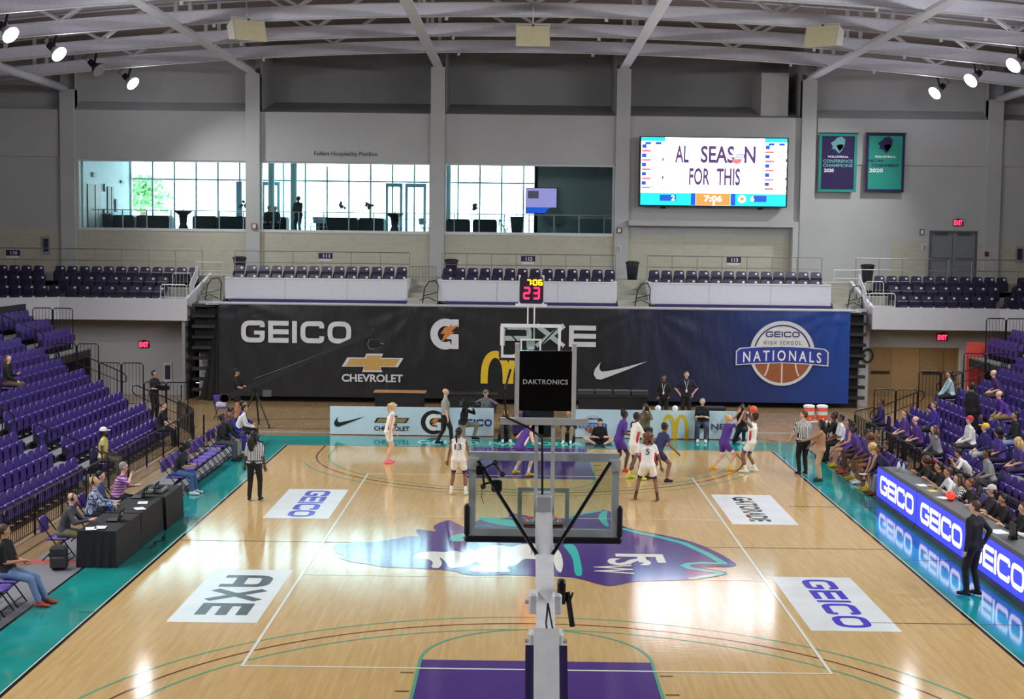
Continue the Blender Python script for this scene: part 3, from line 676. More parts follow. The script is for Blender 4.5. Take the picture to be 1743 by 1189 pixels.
def arches(mb, x, y, w, h, fr, d0, d1):
    t = 0.13*w
    for k in (0,1):
        x0 = x+t/2+k*(w/2-t/4); x1 = x0+w/2-t*0.75
        pts = []
        for i in range(25):
            a = math.pi*i/24; pts.append(((x0+x1)/2-math.cos(a)*(x1-x0)/2, y+h*(math.sin(a)**0.62)*0.94))
        mb.stroke(pts, t, fr, d0, d1)
def gee(mb, x, y, h, fr, d0, d1):
    # heavy round G with a flat right side
    w = h*0.92; t = h*0.24
    pts = arc2(x+w*0.52,y+h*0.5,w*0.40,h*0.38,62,300,26)
    mb.stroke(pts, t, fr, d0, d1); mb.stroke([(x+w*0.86,y+h*0.02),(x+w*0.86,y+h*0.47)], t*0.95, fr, d0, d1); mb.stroke([(x+w*0.56,y+h*0.42),(x+w*0.97,y+h*0.42)], t*0.7, fr, d0, d1)
    mb.stroke([(x+w*0.86,y+h*0.98),(x+w*0.86,y+h*0.74)], t*0.95, fr, d0, d1); mb.stroke([(x+w*0.70,y+h*0.84),(x+w*0.86,y+h*0.86)], t*0.8, fr, d0, d1)
BOLT = [(0.36,0.22),(0.50,0.52),(0.34,0.50),(0.50,0.72),(0.98,0.80),(0.72,0.58),(0.84,0.58)]
def bolt(mb, x, y, h, fr, d0, d1): mb.prism([(x+p[0]*h*0.92,y+p[1]*h) for p in BOLT], fr, d0, d1)
SILV = mat('print_silver',(206,208,212),0.6); GOLD = mat('print_gold',(196,158,84),0.5); YELW = mat('print_yellow',(226,190,40),0.5); ORNG = mat('print_orange',(206,130,60),0.5)
BALLB = mat('print_brown',(150,86,52),0.6); NAVYP = mat('print_navy',(30,38,110),0.5); WHT = mat('print_white',(236,238,240),0.5); INK = mat('print_black',(18,18,22),0.5); BANDB = mat('print_band',(38,56,150),0.5)

def nationals(t, cx, cy, W, fr, d, pale=False):
    """round tournament badge: disc, rim, ball, band and lettering"""
    R = W*0.335; ring = SILV if not pale else NAVYP
    def P(name, m, fn): mb = MB(); fn(mb); mb.build(name, m, t)
    P('badge_rim', SILV, lambda mb: mb.stroke(arc2(cx,cy,R,R,0,360,48)[:-1], R*0.09, fr, d, d+0.010, True))
    if not pale:
        P('badge_disc', mat('badge_grey',(214,214,214),0.6), lambda mb: mb.prism(arc2(cx,cy,R*0.97,R*0.97,0,180,30), fr, d, d+0.006))
        P('badge_ring', NAVYP, lambda mb: mb.stroke(arc2(cx,cy,R*0.90,R*0.90,8,172,36), R*0.045, fr, d, d+0.009))
    P('badge_ball', BALLB, lambda mb: mb.prism(arc2(cx,cy,R*0.97,R*0.97,180,360,30), fr, d, d+0.006))
    P('ball_seam', mat('seam_pale',(230,205,180),0.6), lambda mb: (mb.stroke([(cx,cy),(cx,cy-R)], R*0.05, fr, d, d+0.008), mb.stroke(arc2(cx-R*1.05,cy-R*0.25,R*0.62,R*0.8,-37,25,12), R*0.05, fr, d, d+0.008), mb.stroke(arc2(cx+R*1.05,cy-R*0.25,R*0.62,R*0.8,217,155,12), R*0.05, fr, d, d+0.008)))
    band = [(-0.5,-0.135),(-0.25,-0.115),(0,-0.105),(0.25,-0.115),(0.5,-0.135),(0.5,0.02),(0.46,0.055),(0.25,0.075),(0,0.085),(-0.25,0.075),(-0.46,0.055),(-0.5,0.02)]
    P('badge_band_edge', SILV, lambda mb: mb.prism([(cx+p[0]*W,cy+p[1]*W) for p in band], fr, d+0.010, d+0.014))
    P('badge_band', BANDB if not pale else mat('band_blue',(40,90,170),0.5), lambda mb: mb.prism([(cx+p[0]*W*0.97,cy+(p[1]+0.023)*W*0.88-0.023*W) for p in band], fr, d+0.014, d+0.018))
    P('badge_lettering', WHT, lambda mb: text_fit(mb, 'NATIONALS', cx, cy-0.045*W, W*0.84, W*0.115, fr, d+0.021, bold=0.015, spacing=1.45, bend=0.022*W))
    h = W*0.062
    def g(mb): L = block_word(mb,'GEICO',0,0,h,fr,measure=True); block_word(mb,'GEICO',cx-L/2,cy+W*0.175,h,fr,d+0.010,d+0.013)
    P('badge_lettering', NAVYP, g)
    if not pale: P('badge_lettering', mat('text_grey',(90,86,80),0.6), lambda mb: text_fit(mb,'HIGH SCHOOL',cx,cy+W*0.115,W*0.40,W*0.045,fr,d+0.012,bold=0.012,spacing=1.5))

# ================================================================== THE GREAT BANNER
YBN = 26.0
bx0, bx1 = py(372,600,YBN).x, py(1446,600,YBN).x; bz0, bz1 = 0.22, 3.84
bn = thing('sponsor_banner', 'huge black and blue sponsor banner hung over the folded seating', 'banner', (0,YBN,bz0))
def banner_mat():
    m = mat('banner_print',(24,24,27),0.42,var=0,bump=0.0); nt = m.node_tree; b = nt.nodes['Principled BSDF']
    tc = nt.nodes.new('ShaderNodeTexCoord'); sp = nt.nodes.new('ShaderNodeSeparateXYZ'); nt.links.new(tc.outputs['Object'], sp.inputs[0])
    ma = nt.nodes.new('ShaderNodeMath'); ma.operation = 'MULTIPLY_ADD'; ma.inputs[1].default_value = 0.22; nt.links.new(sp.outputs['Z'], ma.inputs[0]); nt.links.new(sp.outputs['X'], ma.inputs[2])
    mr = nt.nodes.new('ShaderNodeMapRange'); mr.inputs['From Min'].default_value = 3.6; mr.inputs['From Max'].default_value = 13.2; nt.links.new(ma.outputs[0], mr.inputs[0])
    r = nt.nodes.new('ShaderNodeValToRGB'); e = r.color_ramp.elements
    e[0].position = 0; e[0].color = (*srgb((27,28,31)),1); e[1].position = 1; e[1].color = (*srgb((20,66,150)),1)
    k = e.new(0.42); k.color = (*srgb((26,36,76)),1); k = e.new(0.72); k.color = (*srgb((24,54,122)),1)
    nt.links.new(mr.outputs[0], r.inputs[0]); nt.links.new(r.outputs[0], b.inputs['Base Color'])
    # fine creases
    mp = nt.nodes.new('ShaderNodeMapping'); mp.inputs['Scale'].default_value = (0.9,1,0.35); mp.inputs['Rotation'].default_value = (0,0.5,0)
    n = nt.nodes.new('ShaderNodeTexNoise'); n.inputs['Scale'].default_value = 1.6; n.inputs['Detail'].default_value = 4; n.inputs['Roughness'].default_value = 0.45
    nt.links.new(tc.outputs['Object'], mp.inputs[0]); nt.links.new(mp.outputs[0], n.inputs['Vector'])
    bp = nt.nodes.new('ShaderNodeBump'); bp.inputs['Strength'].default_value = 0.6; bp.inputs['Distance'].default_value = 0.14
    nt.links.new(n.outputs['Fac'], bp.inputs['Height']); nt.links.new(bp.outputs[0], b.inputs['Normal']); return m
NXB, NZB = 150, 24; vs = []; fs = []
pinch = [py(u,516,YBN).x for u in (720,1098,395,1430)]
for j in range(NZB+1):
    for i in range(NXB+1):
        x = bx0+(bx1-bx0)*i/NXB; z = bz0+(bz1-bz0)*j/NZB; dy = 0
        for pxx in pinch:      # radiating folds under the lashing points
            ang = math.atan2(x-pxx, bz1+0.1-z); rr = math.hypot(x-pxx,bz1+0.1-z); dy += 0.038*math.cos(ang*16+pxx)*math.exp(-rr/1.6)*min(1,rr/0.4)
        dy += 0.008*math.sin(x*2.3+z*1.1)
        vs.append((x,YBN+dy,z)); 
for j in range(NZB):
    for i in range(NXB): a = j*(NXB+1)+i; fs.append((a,a+1,a+NXB+2,a+NXB+1))
mb = MB(); mb.add(vs, fs); mb.build('cloth', banner_mat(), bn, True)
b = MB(); b.tube((bx0-0.4,YBN,bz1+0.04),(bx1+0.2,YBN,bz1+0.04),0.03,n=8); b.build('hanging_rail', mat('rail_grey',(180,180,186),0.4), bn)
# loose drape at the left end
vs = []; fs = []
for j in range(13):
    for i in range(13):
        t = i/12; z = bz1-0.05-(bz1-0.05)*j/12; x = bx0-0.02-(0.75*(j/12)**1.3+0.06)*t; vs.append((x, YBN+0.02+0.22*t+0.05*math.sin(t*14+j*0.3), max(0.02,z)))
for j in range(12):
    for i in range(12): a = j*13+i; fs.append((a,a+13,a+14,a+1))
mb = MB(); mb.add(vs, fs); mb.build('loose_drape', mat('drape_black',(20,20,22),0.7), bn, True)
FB = (Vector((0,YBN-0.06,0)), Vector((1,0,0)), Vector((0,0,1)), Vector((0,-1,0)))
def bpx(u, v): p = py(u,v,YBN); return (p.x, p.z)
def part(name, m, fn): mb = MB(); fn(mb); return mb.build(name, m, bn)
a = bpx(411,582); c = bpx(592,547); h = c[1]-a[1]
def f(mb):
    L = block_word(mb,'GEICO',0,0,h,FB,measure=True,wide=1.34); block_word(mb,'GEICO',a[0],a[1],h,FB,0,0.01,wide=1.34*(c[0]-a[0])/L*1.0)
part('geico_lettering', SILV, f)
a = bpx(582,632); c = bpx(687,602); ps = []; bowtie(ps,a[0],a[1],c[0]-a[0],c[1]-a[1],FB,0,SILV,GOLD)
for m, fn in ps: part('bowtie_emblem', m, fn)
a = bpx(582,649); c = bpx(686,637); part('chevrolet_lettering', SILV, lambda mb: text_fit(mb,'CHEVROLET',(a[0]+c[0])/2,(a[1]+c[1])/2,c[0]-a[0],(c[1]-a[1]),FB,0.01,bold=0.03))
a = bpx(733,594); c = bpx(779,542); part('round_g_emblem', SILV, lambda mb: gee(mb,a[0],a[1],c[1]-a[1],FB,0,0.01)); part('bolt_emblem', ORNG, lambda mb: bolt(mb,a[0],a[1],c[1]-a[1],FB,0.01,0.016))
a = bpx(851,588); c = bpx(1020,554); h2 = c[1]-a[1]
part('axe_lettering', SILV, lambda mb: block_word(mb,'AXE',a[0],a[1],h2,FB,0,0.01,wide=(c[0]-a[0])/h2/3.15,gap=0.14,t=0.23))
a = bpx(818,652); c = bpx(912,600); part('arches_emblem', YELW, lambda mb: arches(mb,a[0],a[1],c[0]-a[0],c[1]-a[1],FB,0,0.01))
a = bpx(1010,646); c = bpx(1101,612); part('swoosh_emblem', SILV, lambda mb: swoosh(mb,a[0],a[1],c[0]-a[0],FB,0,0.01))
a = bpx(1331,601); w_ = bpx(1411,601)[0]-bpx(1253,601)[0]; nationals(bn,a[0],a[1],w_,FB,0.0)

# ================================================================== BASELINE AD BOARDS
ADB = mat('adboard_blue',(204,226,238),0.35,var=0.02); ADE = mat('adboard_edge',(60,70,80),0.6)
YA = 16.85; FA = (Vector((0,YA-0.06,0)), Vector((1,0,0)), Vector((0,0,1)), Vector((0,-1,0)))
ad1 = thing('ad_board', 'pale blue baseline ad board with swoosh, bowtie and lettering, left of the hoop', 'ad board', (-3.9,YA,0), 0, 'baseline ad boards')
ad2 = thing('ad_board', 'pale blue baseline ad board with golden arches, right of the hoop', 'ad board', (4.5,YA,0), 0, 'baseline ad boards')
def apx(u, v): p = py(u,v,YA); return (p.x, p.z)
def apart(t, name, m, fn): mb = MB(); fn(mb); return mb.build(name, m, t)
for t, u0, u1 in ((ad1,562,840),(ad2,979,1283)):
    x0 = apx(u0,740)[0]; x1 = apx(u1,740)[0]; MB().box(x0,x1,YA-0.05,YA+0.0,0.02,0.95).build('panel', ADB, t); b = MB()
    b.box(x0,x1,YA+0.0,YA+0.12,0.0,0.93); b.build('backing', ADE, t)
    for x in np.arange(x0+0.4,x1,1.4): MB().bar((x,YA+0.12,0.6),(x,YA+0.55,0.02),0.05).build('brace', BLK, t)
a = apx(569,726); c = apx(622,706); apart(ad1,'swoosh_emblem',INK,lambda mb: swoosh(mb,a[0],a[1],c[0]-a[0],FA,0,0.006))
a = apx(637,723); c = apx(697,707); ps = []; bowtie(ps,a[0],a[1],c[0]-a[0],c[1]-a[1],FA,0,INK,mat('gold_dark',(150,132,80),0.5))
for m, fn in ps: apart(ad1,'bowtie_emblem',m,fn)
a = apx(637,732); c = apx(697,725); apart(ad1,'chevrolet_lettering',INK,lambda mb: text_fit(mb,'CHEVROLET',(a[0]+c[0])/2,(a[1]+c[1])/2,c[0]-a[0],c[1]-a[1],FA,0.006,bold=0.03))
a = apx(738,718); apart(ad1,'round_disc',INK,lambda mb: mb.prism(arc2(a[0],a[1],0.42,0.40,0,360,30)[:-1],FA,0,0.004))
apart(ad1,'round_g_emblem',WHT,lambda mb: gee(mb,a[0]-0.26,a[1]-0.28,0.56,FA,0.004,0.008)); apart(ad1,'bolt_emblem',ORNG,lambda mb: bolt(mb,a[0]-0.26,a[1]-0.28,0.56,FA,0.008,0.012))
a = apx(780,724); c = apx(835,713)
def f(mb): L = block_word(mb,'GEICO',0,0,c[1]-a[1],FA,measure=True); block_word(mb,'GEICO',a[0],a[1],c[1]-a[1],FA,0,0.006,wide=1.3*(c[0]-a[0])/L)
apart(ad1,'geico_lettering',NAVYP,f)
a = apx(1009,722); nationals(ad2,a[0],a[1],apx(1034,722)[0]-apx(985,722)[0],FA,0.0,True)
a = apx(1125,746); c = apx(1172,705); apart(ad2,'arches_emblem',YELW,lambda mb: arches(mb,a[0],a[1],c[0]-a[0],c[1]-a[1],FA,0,0.006))
a = apx(1086,728); c = apx(1106,717); apart(ad2,'axe_lettering',mat('text_slate',(50,50,60),0.5),lambda mb: block_word(mb,'AXE',a[0]-0.25,a[1],c[1]-a[1],FA,0,0.006,wide=0.9))
a = apx(1210,730); c = apx(1258,721); apart(ad2,'next_lettering',mat('text_plum',(96,64,110),0.5),lambda mb: text_fit(mb,'NEXT',(a[0]+c[0])/2,(a[1]+c[1])/2,c[0]-a[0],c[1]-a[1],FA,0.006,bold=0.02))

# ================================================================== VIDEO BOARD, WALL LETTERING, PENNANTS
c0 = py(1089.5,231.5,YW-0.5); c1 = py(1339.5,353,YW-0.5)
vb = thing('video_board', 'bright LED video scoreboard mounted high on the far wall', 'scoreboard', ((c0.x+c1.x)/2,YW-0.5,c1.z))
MB().box(c0.x,c1.x,YW-0.5,YW-0.15,c1.z,c0.z).build('cabinet', BLK, vb)
[MB().box(x,x+0.2,YW-0.15,YW,c1.z-0.1,c0.z).build('wall_mount', BLK, vb) for x in (c0.x+1,c1.x-1.2)]
VW = c1.x-c0.x; VH = c0.z-c1.z; FV = (Vector((c0.x,YW-0.5,c1.z)), Vector((1,0,0)), Vector((0,0,1)), Vector((0,-1,0)))
E_W = emis('led_white',(255,246,255),5.5); E_C = emis('led_cyan',(20,200,240),2.2); E_B = emis('led_blue',(30,90,220),1.3); E_O = emis('led_orange',(255,130,60),2.2); E_P = emis('led_plum',(118,84,150),0.75); E_R = emis('led_red',(255,120,130),1.5); E_G = emis('led_grey',(120,130,150),0.7); E_P2 = emis('led_lilac',(176,150,205),1.0)
def vpart(name, m, fn): mb = MB(); fn(mb); return mb.build(name, m, vb)
R_ = lambda x0,x1,y0,y1: [(x0*VW,y0*VH),(x1*VW,y0*VH),(x1*VW,y1*VH),(x0*VW,y1*VH)]
vpart('screen', E_W, lambda mb: mb.prism(R_(0.01,0.99,0.19,0.985),FV,0.0,0.01)); 
vpart('score_strip', E_C, lambda mb: mb.prism(R_(0.01,0.99,0.015,0.19),FV,0.0,0.012))
[vpart('header_strip', E_C, lambda mb: mb.prism(R_(*q),FV,0.01,0.013)) for q in ((0.01,0.17,0.93,0.985),(0.84,0.99,0.93,0.985))]
vpart('clock_panel', E_O, lambda mb: mb.prism(R_(0.385,0.615,0.02,0.19),FV,0.012,0.016))
[vpart('score_block', E_B, lambda mb: mb.prism(R_(*q),FV,0.012,0.016)) for q in ((0.35,0.38,0.02,0.19),(0.62,0.65,0.02,0.19),(0.14,0.25,0.075,0.165),(0.77,0.86,0.075,0.165))]
vpart('headline', E_P, lambda mb: (text_fit(mb,'AL',0.285*VW,0.75*VH,0.095*VW,0.25*VH,FV,0.014,bold=0.03), text_fit(mb,'SEAS  N',0.595*VW,0.75*VH,0.37*VW,0.25*VH,FV,0.014,bold=0.03), text_fit(mb,'FOR',0.405*VW,0.43*VH,0.14*VW,0.25*VH,FV,0.014,bold=0.03), text_fit(mb,'THIS',0.60*VW,0.43*VH,0.16*VW,0.25*VH,FV,0.014,bold=0.03)))
vpart('badge', E_R, lambda mb: mb.prism([(0.655*VW+p[0]*0.035*VW,0.69*VH+p[1]*0.035*VW) for p in arc2(0,0,1,1,180,360,14)],FV,0.014,0.017))
vpart('badge', E_B, lambda mb: mb.prism(R_(0.605,0.705,0.70,0.755),FV,0.017,0.02))
vpart('badge_lettering', E_W, lambda mb: text_fit(mb,'NATIONALS',0.655*VW,0.727*VH,0.09*VW,0.035*VH,FV,0.022,bold=0.02))
for k in range(10):
    y = 0.86-k*0.066
    for s in (0,1):
        ox = 0.015 if s == 0 else 0.845
        if k%2 == 0: vpart('stat_chip', E_B, lambda mb: mb.prism(R_(ox,ox+0.03,y-0.03,y+0.025),FV,0.01,0.014)); vpart('stat_figure', E_G, lambda mb: text_fit(mb,str((k*3+s*5)%9),(ox+0.075)*VW,(y-0.055)*VH,0.016*VW,0.045*VH,FV,0.014,bold=0.03)); vpart('stat_figure', E_G, lambda mb: text_fit(mb,'1' if k%4 else '2',(ox+0.142)*VW,(y-0.055)*VH,0.012*VW,0.045*VH,FV,0.014,bold=0.03))
        else: vpart('stat_line', E_R, lambda mb: mb.prism(R_(ox,ox+0.06,y-0.018,y+0.012),FV,0.01,0.014))
vpart('stat_header', E_B, lambda mb: [mb.prism(R_(a_,b_,0.885,0.92),FV,0.013,0.016) for a_, b_ in ((0.035,0.075),(0.105,0.145),(0.865,0.905),(0.935,0.975))])
[vpart('clock_figures', E_W, lambda mb: text_fit(mb,q[0],q[1]*VW,q[2]*VH,q[3]*VW,q[4]*VH,FV,0.02,bold=0.02)) for q in (('7:06',0.5,0.115,0.12,0.085),('1',0.505,0.045,0.012,0.05),('2',0.23,0.12,0.024,0.075),('6',0.765,0.12,0.026,0.075))]
vpart('team_badge', E_W, lambda mb: mb.prism([(0.695*VW+p[0],0.115*VH+p[1]) for p in arc2(0,0,0.17,0.17,0,360,18)[:-1]],FV,0.012,0.017)); vpart('team_badge_ball', E_O, lambda mb: mb.prism([(0.695*VW+p[0],0.115*VH+p[1]) for p in arc2(0,0,0.1,0.08,0,360,14)[:-1]],FV,0.017,0.02))
p0 = py(535,262,YW); p1 = py(642,262,YW); mb = MB(); text_fit(mb,'Follett Hospitality Pavilion',(p0.x+p1.x)/2,p0.z,p1.x-p0.x,0.24,(Vector((0,YW-0.012,0)),Vector((1,0,0)),Vector((0,0,1)),Vector((0,-1,0))),0,bold=0.008)
tag(mb.build('wall_lettering', mat('letter_dark',(52,52,50),0.5)), 'dark raised lettering on the grey wall above the middle windows', 'lettering')
def pennant(u0, u1, v0, v1, edge, body, label, lines_, emb):
    a = py(u0,v0,YW-0.25); c = py(u1,v1,YW-0.25); w = c.x-a.x; h = a.z-c.z
    t = thing('pennant', label, 'banner', ((a.x+c.x)/2,YW-0.25,c.z), 0, 'championship pennants on the far wall')
    fr = (Vector((a.x,YW-0.25,c.z)), Vector((1,0,0)), Vector((0,0,1)), Vector((0,-1,0)))
    mb = MB(); mb.prism([(0,0),(w,0),(w,h),(0,h)],fr,0,0.01); mb.build('border', edge, t)
    mb = MB(); mb.prism([(0.12,0.12),(w-0.12,0.12),(w-0.12,h-0.1),(0.12,h-0.1)],fr,0.01,0.016); mb.build('field', body, t)
    b = MB(); b.tube((a.x-0.05,YW-0.25,a.z+0.02),(c.x+0.05,YW-0.25,a.z+0.02),0.025,n=6); b.tube((a.x+.2,YW-0.25,a.z+.02),(a.x+.2,YW,a.z+.02),0.015,n=5); b.tube((c.x-.2,YW-0.25,a.z+.02),(c.x-.2,YW,a.z+.02),0.015,n=5); b.build('hanging_rod', BLK, t)
    # plain feather-shaped emblem
    def pol(m, pts): mb = MB(); mb.prism([(w*p[0],h*p[1]) for p in pts],fr,0.016,0.02); mb.build('emblem', m, t)
    pol(emb[0],[(0.30,0.84),(0.36,0.78),(0.33,0.74),(0.42,0.73),(0.52,0.66),(0.60,0.72),(0.66,0.80),(0.68,0.90),(0.58,0.95),(0.46,0.93),(0.40,0.88)])
    pol(emb[1],[(0.45,0.80),(0.56,0.82),(0.64,0.81),(0.62,0.76),(0.54,0.70),(0.48,0.75)])
    for (txt, y, hh, ww, m) in lines_:
        mb = MB(); text_fit(mb,txt,w*(0.5 if ww > 0.4 else 0.27),h*y,w*ww,h*hh,fr,0.02,bold=0.03); mb.build('lettering', m, t)
TEALB = mat('pennant_teal',(34,146,130),0.8,bump=0.1,bscale=6); PURB = mat('pennant_purple',(40,26,78),0.8,bump=0.1,bscale=6); LTEAL = mat('pennant_pale_teal',(110,170,170),0.8)
pennant(1395,1457,227,327,TEALB,PURB,'purple pennant with teal border, left of the two on the far wall',(('VOLLEYBALL',0.605,0.035,0.55,WHT),('CONFERENCE',0.53,0.055,0.78,LTEAL),('CHAMPIONS',0.455,0.055,0.78,LTEAL),('2020',0.37,0.06,0.26,WHT)),(LTEAL,WHT))
pennant(1475,1538,227,327,PURB,TEALB,'teal pennant with dark purple border, right of the two on the far wall',(('VOLLEYBALL',0.605,0.035,0.55,WHT),('NJCAA',0.53,0.055,0.4,PURB),('TOURNAMENT',0.455,0.055,0.72,PURB),('2020',0.37,0.065,0.36,WHT)),(PURB,WHT))

# ================================================================== SIGNS AND WALL FITTINGS
EXIT = emis('exit_red',(255,40,70),6.0)
def exit_sign(u, v, Y, label):
    p = py(u,v,Y); t = thing('exit_sign', label, 'exit sign', p, 0, 'red exit signs'); t.scale = (1.3,1.0,1.3)
    MB().bevbox(-0.17,0.17,0.0,0.07,-0.11,0.11,0.01).build('housing', mat('sign_dark',(70,20,26),0.5), t, local=True)
    fr = (Vector((0,-0.002,0)), Vector((1,0,0)), Vector((0,0,1)), Vector((0,-1,0)))
    mb = MB(); text_fit(mb,'EXIT',0,0,0.29,0.16,fr,0.004,bold=0.04); mb.build('lettering', EXIT, t, local=True)
    MB().bevbox(-0.05,0.05,0.0,0.07,0.11,0.14,0.01).build('canopy', LAMPB, t, local=True)
exit_sign(245,586,27.92,'red exit sign on the lower wall by the left stand'); exit_sign(1604,574,27.92,'red exit sign above the vestibule opening at right'); exit_sign(1631,379,YW-0.08,'red exit sign above the grey double doors upstairs')
dr = thing('door_1', None, None, (18.65,YW,4.86)); dr['kind'] = 'structure'; DG = mat('door_grey',(128,132,136),0.5)
for k in (0,1):
    x0 = 17.66+k*1.0; d = MB().box(x0,x0+0.98,YW+0.1,YW+0.16,4.88,7.05).build('door_leaf', DG, dr)
    MB().box(x0+0.1,x0+0.9,YW+0.04,YW+0.1,5.85,5.93).build('push_bar', mat('bar_grey',(96,98,100),0.3,0.6), d); MB().box(x0+0.2,x0+0.75,YW+0.04,YW+0.1,6.93,7.02).build('closer', mat('bar_grey'), d)
b = MB(); b.box(17.58,17.66,YW,YW+0.2,4.86,7.13); b.box(19.63,19.71,YW,YW+0.2,4.86,7.13); b.box(17.66,19.63,YW,YW+0.2,7.05,7.13); b.build('door_frame', mat('door_frame_dark',(92,96,98),0.5), dr)
def fitting(u, v, Y, w, h, m, name, label, cat, inner=None, txt=None):
    p = py(u,v,Y); t = thing(name, label, cat, p)
    MB().bevbox(-w/2,w/2,-0.06,0.0,-h/2,h/2,0.012).build('body', m, t, local=True)
    if inner: MB().bevbox(-w*0.32,w*0.32,-0.075,-0.06,-h*0.36,h*0.36,0.005).build('face', inner, t, local=True)
REDF = mat('strobe_red',(110,40,40),0.5); PALE = mat('plastic_pale',(214,214,208),0.5)
fitting(433,385,YW-0.19,0.24,0.26,mat('strobe_dark',(120,60,60),0.5),'fire_strobe','small dark red fire strobe between the left and middle windows','alarm',PALE)
fitting(1054,392,YW-0.19,0.22,0.24,mat('strobe_dark'),'fire_strobe','small dark red fire strobe just right of the third window','alarm',PALE)
fitting(1054,423,YW-0.19,0.16,0.26,PALE,'wall_dispenser','small pale box on the wall below the fire strobe, right of the third window','dispenser',mat('plastic_grey',(150,150,150),0.5))
fitting(1569,395,YW,0.2,0.26,mat('strobe_dark'),'fire_strobe','small dark fire strobe left of the grey double doors','alarm',PALE)
fitting(1573,421,YW,0.22,0.28,PALE,'wall_dispenser','small pale box on the wall left of the grey double doors','dispenser',mat('plastic_grey'))
fitting(1679,432,YW-0.19,0.16,0.2,BLK,'wall_dispenser','small black box on the wall right of the grey double doors','dispenser',REDF)
fitting(79,417,YW-0.04,0.36,0.78,mat('frame_grey',(150,150,150),0.5),'framed_sign','framed upright sign on the upper wall at far left','sign',mat('sign_navy',(44,44,70),0.5))
fitting(1735,433,YW-0.04,0.36,0.70,mat('frame_grey'),'framed_sign','framed upright sign on the upper wall at far right','sign',mat('sign_navy'))
fitting(286,633,27.98,0.34,0.8,PALE,'framed_sign','white framed sign with a dark panel on the lower left wall','sign',mat('sign_navy'))
# flag-like cable ring on the right pier
p = py(1477,605,26.9); mb = MB(); mb.path([(p.x+0.20*math.cos(a),26.9,p.z+0.26*math.sin(a)) for a in np.linspace(0,2*math.pi,21)],0.045,6); tag(mb.build('cable_coil', BLK), 'black coil of cable hanging on the right pier', 'cable')
# red pull-up banner by the right stand
a = py(1645,582,24.2); c = py(1674,658,24.2); rb = thing('pull_up_banner','red pull-up banner with white lettering standing by the right stand','banner',((a.x+c.x)/2,24.2,0))
REDB = mat('banner_red',(222,82,70),0.5); MB().box(a.x,c.x,24.18,24.2,0.25,a.z).build('sheet', REDB, rb); MB().box(a.x,c.x,24.1,24.35,0,0.25).build('base', mat('base_silver',(150,150,155),0.4,0.6), rb)
mb = MB(); text_fit(mb,'NEXT',(a.x+c.x)/2,1.0,(c.x-a.x)*0.75,0.3,(Vector((0,24.175,0)),Vector((1,0,0)),Vector((0,0,1)),Vector((0,-1,0))),0,bold=0.02); mb.build('lettering', WHT, rb)
# ================================================================== BASKETBALL GOALS
GW = mat('goal_white',(230,231,235),0.35); GG = mat('goal_grey',(196,200,208),0.4,0.0); PADP = mat('pad_purple',(48,34,92),0.6); PADK = mat('pad_black',(22,20,34),0.6); RIMO = mat('rim_orange',(226,88,48),0.4); NET = mat('net_white',(230,230,230),0.7)
CAMB = mat('camera_black',(18,18,20),0.4); ROD = mat('rod_black',(26,26,30),0.25,0.6)
def seven(mb, ch, x, y, w, h, t, fr, d0, d1):
    S = {'0':'abcdef','1':'bc','2':'abged','3':'abgcd','4':'fgbc','5':'afgcd','6':'afgedc','7':'abc','8':'abcdefg','9':'abcdfg'}[ch]; e = t*0.12
    L = {'a':((0,h),(w,h)),'b':((w,h),(w,h/2)),'c':((w,h/2),(w,0)),'d':((0,0),(w,0)),'e':((0,0),(0,h/2)),'f':((0,h/2),(0,h)),'g':((0,h/2),(w,h/2))}
    for s in S: (a, b) = L[s]; mb.stroke([(x+a[0],y+a[1]),(x+b[0],y+b[1])], t, fr, d0, d1)
